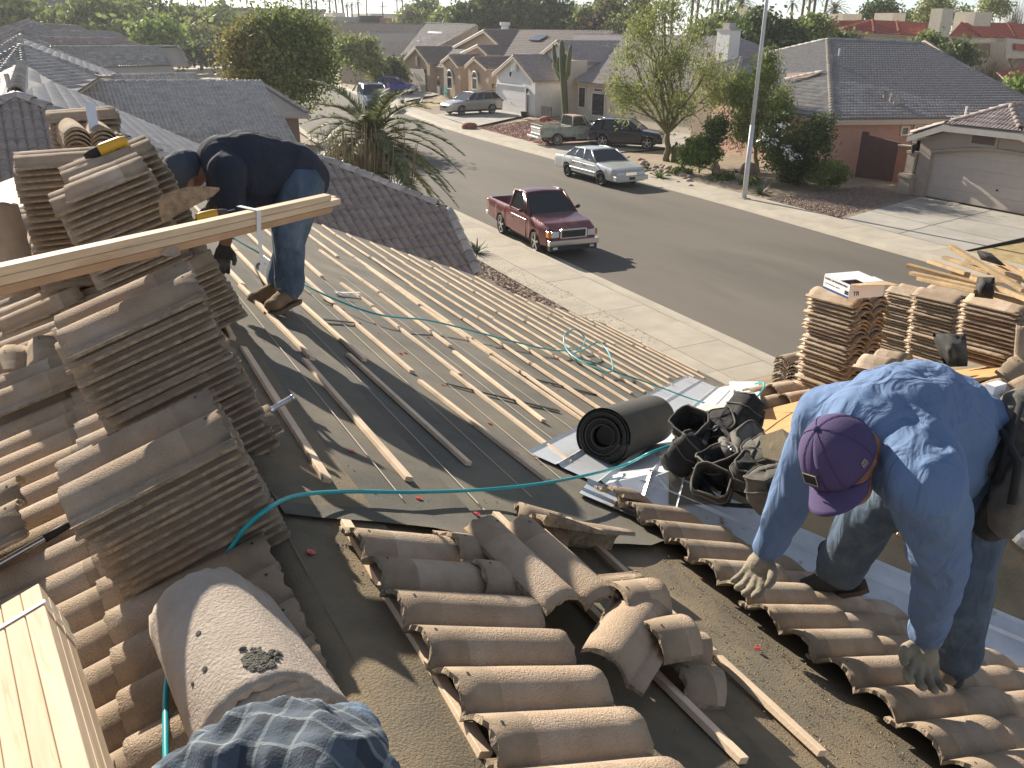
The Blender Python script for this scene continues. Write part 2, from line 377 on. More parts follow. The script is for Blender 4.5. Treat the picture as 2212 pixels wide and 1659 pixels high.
drive([(kf(42)+1.77, 41.9), (40.5, 43.5), (40.5, 50.0), (kf(46.4)+1.77, 46.4)], 3, 2)
drive([(kf(58.6)+1.77, 58.6), (37.4, 65.8), (38.7, 74.0), (kf(68.8)+1.77, 68.8)], 3, 2)
drive([(kf(82)+1.77, 82.0), (40.0, 91.0), (42.0, 103), (kf(94)+1.77, 94.0)], 2, 2)
# ================================================================== roof tile meshes
def tile_mesh(seed, nx=25, ny=9, W=.31, Lg=.42, th=.014, hb=.046, rough=.004, name='barrel_tile'):
    rr = random.Random(seed)
    xs = [-.042, -.040, -.022, -.018, -.004]+[W*i/(nx-1) for i in range(nx)]
    def pz(x):
        if x < 0: return -.004 if x < -.02 else (.004 if x < -.01 else 0)
        t = (x % (W/2))/(W/2); 
        if x >= W-1e-6: t = 1
        return hb*abs(math.sin(math.pi*t))**.78
    ys = [Lg*j/(ny-1) for j in range(ny)]
    V = []; F = []; MI = []
    n = len(xs)
    for top in (1, 0):
        for j, y in enumerate(ys):
            for i, x in enumerate(xs):
                e = 0
                if j in (0, ny-1): e = rr.uniform(-rough, rough)*(1.6 if j == 0 else 1)
                ex = rr.uniform(-.0012, .0012) if i in (0, n-1) else 0
                z = pz(x)+(0 if top else -th)+(rr.uniform(-.0006, .0006))
                if not top: z = max(z, -th)
                V.append((x+ex, y+e, z))
    tot = n*ny
    for j in range(ny-1):
        for i in range(n-1):
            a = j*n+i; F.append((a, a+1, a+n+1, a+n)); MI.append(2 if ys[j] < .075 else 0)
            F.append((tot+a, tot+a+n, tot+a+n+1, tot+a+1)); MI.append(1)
    for i in range(n-1):
        F.append((i, tot+i, tot+i+1, i+1)); MI.append(1)
        a = (ny-1)*n+i; F.append((a, a+1, tot+a+1, tot+a)); MI.append(1)
    for j in range(ny-1):
        a = j*n; F.append((a, a+n, tot+a+n, tot+a)); MI.append(1)
        a = j*n+n-1; F.append((a, tot+a, tot+a+n, a+n)); MI.append(1)
    for hx in (W*.25, W*.72):
        hx += rr.uniform(-.01, .01); hy = .035+rr.uniform(-.004, .004); b0 = len(V)
        for k in range(7):
            aa = 2*math.pi*k/7; V.append((hx+.0045*math.cos(aa), hy+.0045*math.sin(aa), pz(hx)+.0015))
        F.append(tuple(b0+k for k in range(7))); MI.append(3)
    me = bpy.data.meshes.new(name); me.from_pydata(V, [], F)
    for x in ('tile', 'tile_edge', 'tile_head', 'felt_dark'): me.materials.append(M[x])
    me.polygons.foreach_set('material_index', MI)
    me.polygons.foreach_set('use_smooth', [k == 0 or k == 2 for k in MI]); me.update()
    return me
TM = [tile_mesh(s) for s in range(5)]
def broken_tile(seed, cut):
    me = TM[seed % 5].copy(); bm = bmesh.new(); bm.from_mesh(me)
    for co, no in cut:
        g_ = bm.verts[:]+bm.edges[:]+bm.faces[:]
        r_ = bmesh.ops.bisect_plane(bm, geom=g_, plane_co=co, plane_no=no, clear_outer=True)
        ed = [e for e in r_['geom_cut'] if isinstance(e, bmesh.types.BMEdge)]
        try: 
            rf = bmesh.ops.holes_fill(bm, edges=ed, sides=0)
            for f in rf['faces']: f.material_index = 1
        except Exception: pass
    bm.to_mesh(me); bm.free(); return me
def lo_tile(matname, W=.33, Lg=.36, hb=.056, tilt=.036, seg=5, nb=2):
    xs = [W*i/(seg*nb) for i in range(seg*nb+1)]
    pz = lambda x: hb*abs(math.sin(math.pi*x/(W/nb)))**.8
    V = [(x, 0, pz(x)) for x in xs]+[(x, Lg, pz(x)+tilt) for x in xs]+[(x, Lg, pz(x)+tilt-.034) for x in xs]
    n = len(xs); F = [(i, i+1, i+n+1, i+n) for i in range(n-1)]+[(i+n, i+n+1, i+2*n+1, i+2*n) for i in range(n-1)]
    me = bpy.data.meshes.new('barrel_tile_far'); me.from_pydata(V, [], F); me.materials.append(M[matname])
    me.polygons.foreach_set('use_smooth', [i < n-1 for i in range(len(F))]); me.update(); return me
LT = {}
def cap_mesh(matname, r=.10, Lg=.40, seg=8):
    V = []; F = []
    for j, (y, rr, z) in enumerate([(0, r*.82, 0), (Lg, r, .02)]):
        for i in range(seg+1):
            a = math.pi*i/seg; V.append((rr*math.cos(a), y, rr*math.sin(a)*.85+z))
    for i in range(seg+1): a = math.pi*i/seg; V.append(((r-.018)*math.cos(a), Lg, (r-.018)*math.sin(a)*.85+.02))
    n = seg+1
    for i in range(seg): F += [(i, i+n, i+n+1, i+1), (i+n, i+2*n, i+2*n+1, i+n+1)]
    me = bpy.data.meshes.new('ridge_cap'); me.from_pydata(V, [], F); me.materials.append(M[matname])
    me.polygons.foreach_set('use_smooth', [i % 2 == 0 for i in range(len(F))]); me.update(); return me
CM = {}
def caps(parent, p, q, matname, r=.13, step=.36, lift=.05):
    """ridge or hip tiles from the high end p to the low end q"""
    p = Vector(p); q = Vector(q); y = (q-p); L = y.length; y.normalize()
    x = Vector((0, 0, 1)).cross(y).normalized()*-1; z = x.cross(y)
    if z.z < 0: x = -x; z = x.cross(y)
    key = (matname, r); 
    if key not in CM: CM[key] = cap_mesh(matname, r, step*1.12)
    n = max(1, int(L/step))
    for k in range(n):
        inst('ridge_tile', CM[key], frame(p+y*(k*step)+z*lift, x, y, z), parent)
def clip_tiles(mb_tiles, poly2, T, lo):
    """poly2: convex polygon in (x, y) face coordinates (counter clockwise); returns joined clipped geometry"""
    bm = bmesh.new()
    for (x, y) in mb_tiles:
        vs = [bm.verts.new((v.co.x+x, v.co.y+y, v.co.z)) for v in lo.vertices]
        for f in lo.polygons: bm.faces.new([vs[i] for i in f.vertices])
    k = len(poly2)
    for i in range(k):
        a = Vector((*poly2[i], 0)); b = Vector((*poly2[(i+1) % k], 0)); e = b-a
        if e.length < 1e-6: continue
        nrm = Vector((e.y, -e.x, 0)).normalized()
        bmesh.ops.bisect_plane(bm, geom=bm.verts[:]+bm.edges[:]+bm.faces[:], plane_co=a, plane_no=nrm, clear_outer=True)
    V = [tuple(T@v.co) for v in bm.verts]; bm.verts.index_update()
    F = [[v.index for v in f.verts] for f in bm.faces]; bm.free()
    return V, F
def inside(p, poly):
    k = len(poly)
    for i in range(k):
        a = poly[i]; b = poly[(i+1) % k]
        if (b[0]-a[0])*(p[1]-a[1])-(b[1]-a[1])*(p[0]-a[0]) < -1e-6: return False
    return True
def sat(rect, poly):
    """rectangle (x0, y0, x1, y1) against a convex polygon: 2 inside, 1 crossing, 0 apart"""
    c = [(rect[0], rect[1]), (rect[2], rect[1]), (rect[2], rect[3]), (rect[0], rect[3])]
    if all(inside(p, poly) for p in c): return 2
    k = len(poly)
    for i in range(k):
        a = poly[i]; b = poly[(i+1) % k]
        if all((b[0]-a[0])*(p[1]-a[1])-(b[1]-a[1])*(p[0]-a[0]) < 0 for p in c): return 0
    xs = [p[0] for p in poly]; ys = [p[1] for p in poly]
    if rect[2] < min(xs) or rect[0] > max(xs) or rect[3] < min(ys) or rect[1] > max(ys): return 0
    return 1
class Roof:
    """a tiled roof: faces are planar polygons; the nearest tiles become objects of their own, the rest one field"""
    def __init__(s, parent, matname, W=.33, E=.34, limit=290): s.p = parent; s.m = matname; s.W = W; s.E = E; s.full = []; s.V = []; s.F = []; s.limit = limit; s.deck = MB()
    def face(s, P, th=.10, fall=None, deck=True):
        P = [Vector(p) for p in P]; n = Vector((0, 0, 0))
        for i in range(len(P)): n += P[i].cross(P[(i+1) % len(P)])
        n.normalize()
        if n.z < 0: P = P[::-1]; n = -n
        y = Vector(fall) if fall else Vector((n.x, n.y, 0)); y = (y-n*y.dot(n)).normalized(); x = y.cross(n)
        cen = sum(P, Vector((0, 0, 0)))/len(P); P = [p-n*(p-cen).dot(n) for p in P]
        top = min((p for p in P), key=lambda p: (p-P[0]).dot(y)); O = top.copy()
        xm = min((p-O).dot(x) for p in P); O = O+x*xm
        poly = [((p-O).dot(x), (p-O).dot(y)) for p in P]
        ar = sum(poly[i][0]*poly[(i+1) % len(poly)][1]-poly[(i+1) % len(poly)][0]*poly[i][1] for i in range(len(poly)))
        if ar < 0: poly = poly[::-1]
        X1 = max(p[0] for p in poly); Y1 = max(p[1] for p in poly)
        T = frame(O+n*.02, x, y, n)
        if s.m not in LT: LT[s.m] = lo_tile(s.m, s.W, s.E+.02)
        part = []; nrow = int(math.ceil(Y1/s.E)); off = nrow*s.E-Y1
        for j in range(nrow):
            yy = j*s.E-off
            for i in range(int(X1/s.W)+1):
                r = (i*s.W, max(yy, .0), (i+1)*s.W, min(yy+s.E, Y1)); k = sat(r, poly)
                if k == 2 and yy >= -.02: s.full.append(T@Matrix.Translation((i*s.W, yy, 0)))
                elif k: part.append((i*s.W, yy))
        # let the lowest course overhang a little
        V, F = clip_tiles(part, [(a, b) for a, b in poly], T, LT[s.m]); b0 = len(s.V); s.V += V; s.F += [[i+b0 for i in f] for f in F]
        if deck: s.deck.poly([p-n*.012 for p in P], th, n)
        return T
    def done(s, deckmat):
        s.full.sort(key=lambda t: (t.translation-CAMP).length)
        for t in s.full[:s.limit]:
            t2 = t@Matrix.Rotation(random.uniform(-.008, .008), 4, 'Z')@Matrix.Translation((0, random.uniform(-.006, .006), random.uniform(0, .004)))
            inst('roof_tile', LT[s.m], t2, s.p)
        V = list(s.V); F = list(s.F); lo = LT[s.m]; lv = np.array([v.co[:] for v in lo.vertices]); lf = [tuple(f.vertices) for f in lo.polygons]
        for t in s.full[s.limit:]:
            a = np.array(t); w_ = lv@a[:3, :3].T+a[:3, 3]; w_[:, 2] += random.uniform(0, .005); b0 = len(V); V += w_.tolist(); F += [tuple(i+b0 for i in f) for f in lf]
        if F:
            o = mk('roof_tile_field', V, F, M[s.m], s.p); o['kind'] = 'stuff'
            o.data.polygons.foreach_set('use_smooth', [True]*len(o.data.polygons))
            # sharp step at the butts comes from the separate front strips
            o.data.polygons.foreach_set('use_smooth', [abs(p.normal.z) > .35 for p in o.data.polygons])
        s.deck.out('roof_deck', M[deckmat], s.p)
# ================================================================== the roof being worked on
KA, ZA = .43, 5.68
def PA(u, v, dz=0): return at(u, v, (KA, 0, 1), ZA+dz)
def zA(x): return ZA-KA*x
XR = .40; KC = .33
def zC(x): return zA(XR)-KC*(XR-x)
def PC(u, v, dz=0): return at(u, v, (-KC, 0, 1), zA(XR)-KC*XR+dz)
WX, WY = 1.98, 2.79; WZ = zA(WX)
def valF(x): return WY+.90*(x-WX)          # far valley
def valN(x): return WY-.964*(x-WX)         # near valley
KD1 = KA/.90; KD2 = KA/.964
def zD1(y): return WZ-KD1*(y-WY)
def zD2(y): return WZ-KD2*(WY-y)
EV = 7.25
house = thing('house_under_repair', 'single storey house whose stripped roof fills the foreground, felt and battens laid bare', 'house', (2, 4, 0))
def wav(x, y, a=.006): return a*mnoise.noise((x*1.7, y*1.7, 3.1))+a*.5*mnoise.noise((x*6, y*6, 1))
def felt(name, f0, f1, y0, y1, zf, off, m, nx=10, ny=40, amp=.006, label=None, edge=None):
    """draped sheet: X from f0(y) to f1(y)"""
    G = []
    for j in range(ny+1):
        y = y0+(y1-y0)*j/ny; row = []
        for i in range(nx+1):
            t = i/nx; x = f0(y)*(1-t)+f1(y)*t
            z = zf(x, y)+off+wav(x, y, amp)
            if edge: z += edge(x, y, i/nx, j/ny)
            row.append((x, y, z))
        G.append(row)
    G = np.array(G); B = G.copy(); B[:, :, 2] -= .004
    mb = MB(); mb.grid(G)
    o = mb.out(name, m, house, smooth=True)
    if label: o['label'] = label
    return o
fA = lambda x, y: zA(x)
# solid deck and walls below so that nothing is hollow
dk = MB()
dk.poly([(XR, -3, zA(XR)-.03), (WX, -3, zA(WX)-.03), (WX, 11.1, zA(WX)-.03), (XR, 11.1, zA(XR)-.03)][::-1], .12, (0, 0, 1))
dk.poly([(WX, WY, zA(WX)-.03), (5.6, valF(5.6), zA(5.6)-.03), (5.6, 11.1, zA(5.6)-.03), (WX, 11.1, zA(WX)-.03)], .12, (0, 0, 1))
dk.poly([(5.6, valF(5.6), zA(5.6)-.03), (EV, valF(EV), zA(EV)-.03), (EV, 10.2, zA(EV)-.03), (5.6, 10.2, zA(5.6)-.03)], .12, (0, 0, 1))
dk.poly([(WX, -3, zA(WX)-.03), (WX+5.79/.964, -3, zA(WX+5.79/.964)-.03), (WX, WY, zA(WX)-.03)], .12, (0, 0, 1))
dk.poly([(XR, -3, zA(XR)-.03), (XR, 11.1, zA(XR)-.03), (-6, 11.1, zC(-6)-.03), (-6, -3, zC(-6)-.03)], .12, (0, 0, 1))
dk.out('roof_deck', M['wood_orange'], house)
wl = MB(); wl.bb(-5.4, 6.6, 9.6, 10.6, 0, 2.4); wl.bb(5.6, 6.6, 7.5, 10.0, 0, 2.3); wl.bb(6.6, 11.0, -3, 7.4, 0, 2.5)
wl.out('wall', M['stucco_tan'], house)
fas = MB(); fas.bb(EV, EV+.04, valF(EV), 10.2, zA(EV)-.24, zA(EV)-.035); fas.poly([(XR, 11.11, zA(XR)-.04), (5.6, 11.11, zA(5.6)-.04), (5.6, 11.11, zA(5.6)-.26), (XR, 11.11, zA(XR)-.26)], .03, (0, 1, 0))
fas.out('fascia', M['trim'], house)
# felt sheets on the street slope: 0.9 m wide courses, upper laps lower
xs_ = [6.45, 5.55, 4.65, 3.75, 2.85, 1.95, 1.05, .42]
prev = EV+.02
for i, x0 in enumerate(xs_):
    x1 = prev+(.06 if i else 0)
    yn = lambda x: (valF(x)-.05 if x > 2.05 else 2.25)
    ya = max(2.22, valF(x0)-.30 if x0 > WX else 2.22)
    yb = 11.12 if x1 < 5.75 else 10.22
    if x0 > WX:
        # near end follows the valley
        G = []
        for j in range(41):
            row = []
            for k in range(11):
                x = x0+(x1-x0)*k/10; y = (valF(x)-.10)+(yb-(valF(x)-.10))*j/40
                z = zA(x)+.004+i*.0005+(.006*(k/10))+wav(x, y)
                row.append((x, y, z))
            G.append(row)
        mb = MB(); mb.grid(G); mb.out('felt_sheet', M['felt'], house, smooth=True)
    else:
        def ed(x, y, a, b): return .004+.006*a
        def y0f(x): return 2.12+.10*mnoise.noise((x*2.2, 0, 5))+(.0 if x < 1.2 else .14*(x-1.2))
        G = []
        for j in range(61):
            row = []
            for k in range(13):
                x = x0+(x1-x0)*k/12; b = y0f(x); y = b+(yb-b)*j/60
                curl = .035*math.exp(-((y-b)/.10)**2)*(.4+.9*abs(mnoise.noise((x*2.7, 1, 2))))
                row.append((x, y, zA(x)+.006+.006*(k/12)+wav(x, y, .007)+curl))
            G.append(row)
        mb = MB(); mb.grid(G); mb.out('felt_sheet', M['felt'], house, smooth=True)
    prev = x0
# older brown felt in front
for (a, b, o_) in ((1.30, 2.20, .000), (.40, 1.34, .005)):
    G = []
    for j in range(61):
        row = []
        for k in range(13):
            x = a+(b-a)*k/12; y = -1.5+(3.3+1.5)*j/60
            if x > WX: y = min(y, WY+.85*(x-WX))
            row.append((x, y, zA(x)-.004+o_+.004*(k/12)+wav(x, y, .007)))
        G.append(row)
    MB().grid(G).out('felt_sheet', M['felt_brown'], house, smooth=True)
G = []
for j in range(51):
    row = []
    for k in range(13):
        y = -1.5+4.2*j/50; t = k/12; x1 = min(WX+(WY-y)/.964-.15, 4.6); x0 = 2.14; x1 = max(x1, x0+.02); x = x0+(x1-x0)*t
        row.append((x, y, zA(x)-.006+.004*t+wav(x, y, .005)))
    G.append(row)
MB().grid(G).out('felt_sheet', M['felt_brown'], house, smooth=True)
# felt cap along the ridge
G = []
for j in range(81):
    y = -1.5+12.6*j/80; row = []
    for x in (.10, .20, .30, .36, .40, .44, .50, .60, .72):
        z = (zA(x) if x > XR else zC(x))+.012-(.012 if abs(x-XR) < .01 else 0)+wav(x, y, .008)
        row.append((x+.012*mnoise.noise((y*2, x*3, 8)), y, z))
    G.append(row)
MB().grid(G).out('ridge_felt', M['felt_brown'], house, smooth=True)
# wing planes
def wing(zf, sgn, y_out, x_in, x_out, off, m, name='felt_sheet', x_lo=None):
    G = []
    for j in range(31):
        row = []
        for k in range(15):
            y = WY+sgn*(y_out)*j/30
            xv = (WX+(y-WY)/.90) if sgn > 0 else (WX+(WY-y)/.964)
            xa = max(xv+.02, x_in); x = xa+(x_out-xa)*k/14
            row.append((x, y, zf(y)+off+wav(x, y, .005)))
        G.append(row)
    return MB().grid(G).out(name, m, house, smooth=True)
wing(zD2, -1, 5.5, 0, 11.0, .0, M['felt_brown'])
wing(zD1, 1, 4.6, 0, 11.0, .0, M['felt_brown'])
MB().poly([(2.0, WY, WZ-.03), (11, WY, WZ-.03), (11, -2.7, zD2(-2.7)-.03), (WX+5.5/.964, -2.7, zD2(-2.7)-.03)], .12, (0, 0, 1)).poly([(2.0, WY, WZ-.03), (11, WY, WZ-.03), (11, 7.4, zD1(7.4)-.03), (WX+4.6/.9, 7.4, zD1(7.4)-.03)][::-1], .12, (0, 0, 1)).out('wing_deck', M['wood_orange'], house)
# strand board sheet laid over the far side of the wing
def PD1(u, v, dz=0): return at(u, v, (0, KD1, 1), WZ+KD1*WY+dz)
def PD2(u, v, dz=0): return at(u, v, (0, -KD2, 1), WZ-KD2*WY+dz)
q = [PD1(1600, 872, .012), PD1(1790, 862, .012), PD2(1800, 965, .012), PD1(1560, 962, .012)]
x0, x1 = 3.05, 5.3
MB().poly([(3.0, WY+.02, zD1(WY)+.012), (5.6, WY+.02, zD1(WY)+.012), (5.6, WY+1.22, zD1(WY+1.22)+.012), (4.0, WY+1.22, zD1(WY+1.22)+.012)], .011).out('strand_board', M['osb'], house)
# W-valley flashings
def flash(pfun, n, wd, m, name, z_off=.012, L0=0, L1=4, ribs=(-.0,)):
    """pfun(t) -> centre point, lateral unit vectors and heights on both sides"""
    G = []
    prof = [-wd, -wd+.015, -wd*.62, -wd*.58, -wd*.54, -.02, 0, .02, wd*.54, wd*.58, wd*.62, wd-.015, wd]
    zz = [.012, .002, .0, .014, 0, 0, .026, 0, 0, .014, 0, .002, .012]
    for i in range(n+1):
        t = L0+(L1-L0)*i/n; c, lat, zl = pfun(t); row = []
        for a, h in zip(prof, zz):
            p = c+lat*a; row.append((p.x, p.y, zl(p.x, p.y)+z_off+h+.002*mnoise.noise((t*4, a*9, 2))))
        G.append(row)
    o = MB().grid(G).out(name, m, house); return o
def farv(t):
    c = Vector((WX+t*.743, WY+t*.669, 0)); return c, Vector((.669, -.743, 0)), lambda x, y: zA(x) if (x < WX or y > valF(x) or y < valN(x)) else (zD1(y) if y > WY else zD2(y))
def nearv(t):
    c = Vector((WX+t*.72, WY-t*.694, 0)); return c, Vector((-.694, -.72, 0)), lambda x, y: zA(x) if (x < WX or y < valN(x)) else (zD2(y) if y < WY else zD1(y))
flash(farv, 40, .36, M['metal'], 'valley_flashing', L0=.05, L1=6.2, z_off=.024)
flash(nearv, 40, .24, M['metal_dirty'], 'valley_flashing', L0=-.05, L1=5.2, z_off=.020)
# battens: (near end, far end) read off the photograph, laid on the slope
def batten(a, b, m='wood', zf=None, dz=.012, wd=.031, ht=.019):
    a = Vector(a); b = Vector(b); n = Vector((KA, 0, 1)).normalized()
    mb = MB(); mb.bar(a+n*(dz+ht/2), b+n*(dz+ht/2), wd, ht, n)
    o = mb.out('batten', M[m], house); bev(o, .0015); return o
first = [((703, 1050), (523, 760)), ((500, 740), (462, 666)), ((880, 1046), (655, 785)), ((673, 783), (517, 623)), ((523, 622), (472, 568)), ((1009, 1011), (750, 773)), ((785, 785), (640, 653)),
         ((1180, 1046), (904, 830)), ((888, 810), (722, 667)), ((719, 663), (640, 590)), ((1227, 1006), (974, 811)), ((992, 816), (805, 671)), ((804, 667), (735, 617)), ((1172, 916), (979, 765)), ((971, 753), (820, 640)), ((818, 636), (690, 545)),
         ((1258, 915), (1058, 776)), ((1059, 771), (909, 668)), ((905, 663), (792, 580)), ((1770, 1642), (1545, 1432)), ((1535, 1422), (1220, 1130)), ((1600, 1659), (1330, 1390)), ((1322, 1382), (1066, 1120)), ((1042, 1650), (741, 1140))]
for a, b in first: batten(PA(*a), PA(*b), dz=.010)
# the long rows below, continued by rule to the verge and the eave
def rowx(i): return .55+.312*i
ext = {0: 6.6, 1: PA(472, 568).y+.1, 2: PA(640, 653).y+.05, 3: PA(640, 590).y+.05, 4: PA(735, 617).y+.04, 5: PA(690, 545).y+.05, 6: PA(792, 580).y+.05}
rr = random.Random(3)
for i in range(0, 22):
    x = rowx(i); lim = 10.95 if x < 5.5 else 10.1
    y = ext.get(i, max(valF(x)+.30+rr.uniform(-.05, .3), 0)); 
    while y < lim-.15:
        L = 1.22 if rr.random() < .75 else rr.choice([.6, .9, 1.22]); ye = min(y+L, lim+rr.uniform(-.12, .02))
        jx = rr.uniform(-.012, .012)
        if x < EV: batten((x+jx, y, zA(x+jx)), (x+jx+rr.uniform(-.012, .012), ye, zA(x)), dz=.014)
        y = ye+rr.choice([.012, .02, .05])
# short battens on the near side of the wing
for a, b in (((1880, 1182), (1945, 1070)), ((1945, 1160), (1960, 1068)), ((1965, 1176), (2010, 1120)), ((2100, 1195), (2135, 1222))):
    A_ = PD2(*a, .012); B_ = PD2(*b, .05); n = Vector((0, -KD2, 1)).normalized()
    MB().bar(A_+n*.012, B_+n*.012, .042, .022, n).out('batten', M['wood'], house)
# nail caps
def capnail(u, v, fn=PA, m='red_cap'):
    p = fn(u, v, .012); n = Vector((KA, 0, 1)).normalized(); mb = MB()
    mb.cyl(p, p+n*.0025, .0125, 12); mb.cyl(p+n*.0025, p+n*.004, .005, 8); mb.out('nail_cap', M[m], house)
for u, v in [(672, 1193), (692, 1010), (760, 975), (580, 722), (618, 680), (745, 700), (558, 815), (620, 895), (818, 720), (865, 763), (876, 762), (925, 728), (957, 832), (1058, 915), (1114, 976), (905, 1077), (1018, 1140), (1205, 843), (1135, 808), (1275, 842), (1260, 852), (1192, 828), (1115, 685), (812, 700), (880, 640), (1360, 812), (1356, 838), (1220, 1195), (1420, 930), (1637, 1401), (1196, 700), (1000, 600), (935, 610)]:
    capnail(u, v)
for u, v in [(1030, 1110)]: capnail(u, v)
# slits and laps in the felt
for a, b in (((780, 700), (700, 692)), ((964, 828), (1210, 888)), ((1115, 808), (1300, 855)), ((745, 672), (700, 650))):
    pa = PA(*a, .022); pb = PA(*b, .022); MB().poly([pa, pb, pb+Vector((.0, .03, 0)), pa+Vector((0, .012, 0))], .006).out('felt_flap', M['felt_dark'], house)
# ------------------------------------------------------------------ laid tiles
nA = Vector((KA, 0, 1)).normalized(); yA = Vector((1, 0, -KA)).normalized()
def laidA(x, y, lift=.03, rz=0, tilt=.03, me=None, seed=0):
    """tile on the street slope, head up at X=x, its far edge at Y=y"""
    ydir = (yA+nA*tilt).normalized(); xd = ydir.cross(nA).normalized(); zd = xd.cross(ydir)
    if xd.y > 0: pass
    T = frame((x, y, zA(x)+lift), xd, ydir, zd)@Matrix.Rotation(rz, 4, 'Z')
    return inst('roof_tile', me or TM[seed % 5], T, house)
xd_sign = ((yA).cross(nA)).y        # the tile's +x runs towards -Y when negative
k = 0
y = 2.00
while y > -.6:
    if k != 0 or True: laidA(.555+rr.uniform(-.008, .008), y, .046, rr.uniform(-.012, .012), .02, seed=k)
    y -= .315; k += 1
laidA(.84, 1.99, .075, .02, .0, seed=2)
# three columns running down to the near valley, cut along it
cols = [(1.93, .050), (2.265, .034), (2.60, .018), (2.935, .004), (3.27, -.006)]
y = 2.70; k = 0
while y > -.7:
    for ci, (x, lf) in enumerate(cols):
        # tile covers X x..x+.42, Y y-.31..y
        T_ = None
        xe = x+.42
        if x > WX+(WY-y)/.964+.22: continue
        me = TM[(k+ci) % 5]
        need = valN(xe) < y+.02
        o = laidA(x+rr.uniform(-.008, .008), y, lf, rr.uniform(-.012, .012), .045, seed=k+ci)
        if need:
            me = o.data.copy(); W_ = o.matrix_world if False else wm(o)
            iv = W_.inverted(); bm = bmesh.new(); bm.from_mesh(me)
            co = iv@Vector((WX-.10, WY, WZ)); no = (iv.to_3x3()@Vector((.72*.0+.694, .72, 0))).normalized()
            bmesh.ops.bisect_plane(bm, geom=bm.verts[:]+bm.edges[:]+bm.faces[:], plane_co=co, plane_no=no, clear_outer=True)
            bm.to_mesh(me); bm.free(); o.data = me
            if len(me.vertices) < 8: bpy.data.objects.remove(o)
    y -= .315; k += 1
# the garden slope: heads at the ridge, running down to the left
nC = Vector((-KC, 0, 1)).normalized(); yC = Vector((-1, 0, -KC)).normalized()
def laidC(x, y, lift, rz=0, tilt=.04, seed=0):
    ydir = (yC+nC*tilt).normalized(); xd = ydir.cross(nC).normalized(); zd = xd.cross(ydir)
    return inst('roof_tile', TM[seed % 5], frame((x, y, zC(x)+lift), xd, ydir, zd)@Matrix.Rotation(rz, 4, 'Z'), house)
y = 7.4; k = 0
while y > -.9:
    for ci in range(6):
        laidC(.335-.33*ci+rr.uniform(-.006, .006), y+rr.uniform(-.003, .003), .030, rr.uniform(-.01, .01), .045, seed=k*3+ci)
    y -= .315; k += 1
# mortar crumbs along the tile heads and dirt on the felt
V = []; F = []
def crumb(p, s):
    b0 = len(V); a = rr.random()*6.28
    for i in range(4):
        t = a+i*1.57; V.append((p[0]+s*math.cos(t)*rr.uniform(.5, 1.2), p[1]+s*math.sin(t)*rr.uniform(.5, 1.2), p[2]))
    V.append((p[0], p[1], p[2]+s*.9)); F.extend([(b0, b0+1, b0+4), (b0+1, b0+2, b0+4), (b0+2, b0+3, b0+4), (b0+3, b0, b0+4)])
for i in range(900):
    q = rr.random(); 
    if q < .3: x = 1.87+rr.gauss(0, .02); y = rr.uniform(.2, 2.7)
    elif q < .5: x = .54+rr.gauss(0, .02); y = rr.uniform(.3, 2.0)
    elif q < .8: x = rr.gauss(1.65, .12); y = rr.gauss(1.35, .35)
    else: x = rr.uniform(.5, 1.9); y = rr.uniform(.5, 2.6)
    crumb((x, y, zA(x)+.008), rr.uniform(.002, .006))
for i in range(250):
    x = rr.uniform(.6, 4); y = rr.uniform(max(2.3, valF(x)), 6); crumb((x, y, zA(x)+.012), rr.uniform(.002, .005))
o = mk('mortar_crumbs', V, F, M['tile_edge']); o['kind'] = 'stuff'; o['label'] = 'crumbs of old mortar scattered on the felt'
# chalk lines snapped on the felt
for i in range(9):
    x = .72+.312*i+.14; ya = max(2.35, valF(x)+.2)
    MB().grid([[(x+.006*mnoise.noise((j, i, 0))+d_, ya+(7.0-ya)*j/20, zA(x)+.0185) for d_ in (-.002, .002)] for j in range(21)]).out('chalk_line', M['trim'], house)
# ================================================================== stacked tiles and loose things on the roof
rs = random.Random(11)
def stack(P, yd, n, zd, label, group, sp=.034, jit=.010, jr=.02, lean=(0, 0), name='stacked_roof_tile', big=.12, var=None):
    """P: origin corner of the topmost tile; the stack goes down along -zd. every tile is a thing"""
    P = Vector(P); yd = Vector(yd).normalized(); zd = Vector(zd); zd = (zd-yd*zd.dot(yd)).normalized(); xd = yd.cross(zd)
    for k in range(n):
        j = jit*(3 if rs.random() < big else 1)
        if k < 1: j *= .4
        off = xd*(rs.uniform(-j, j)*.6+lean[0]*k)+yd*(rs.uniform(-j, j)+lean[1]*k)
        T = frame(P-zd*(sp*k)+off, xd, yd, zd)@Matrix.Rotation(rs.uniform(-jr, jr), 4, 'Z')
        me = TM[rs.randrange(5)]
        if var and rs.random() < var: me = rs.choice(BROK)
        inst(name, me, T, None, label, 'roof tile', group)
BROK = [broken_tile(1, [((0, .36, 0), (.2, 1, 0))]), broken_tile(2, [((.27, .2, 0), (1, .3, 0))]), broken_tile(3, [((0, .04, 0), (.3, -1, 0))])]
HALF = [broken_tile(4, [((0, .20, 0), (.15, 1, 0)), ((.0, .03, 0), (-.2, -1, 0))]), broken_tile(0, [((.16, .2, 0), (1, .1, 0))]), broken_tile(2, [((0, .22, 0), (-.4, 1, 0)), ((.03, .1, 0), (-1, .3, 0))])]
def zS(x, y):
    if x < XR: return zC(x)
    if x < WX or y > valF(x): return zA(x)
    if y < valN(x): return zA(x)
    return zD1(y) if y > WY else zD2(y)
def stC(a, b, label, group, yd=yC, zd=nC, sp=.030, L=.42, off=(-.2, .15), shift=(0, 0, 0), nmax=40, **k):
    P = solveP(*a, *b, yd, L)+Vector(shift); x, y = P.x+off[0], P.y+off[1]
    n = max(1, min(nmax, int((P.z-zS(x, y))/(sp*1.02))))
    stack(P, yd, n, zd, label, group, sp=sp, **k); return P
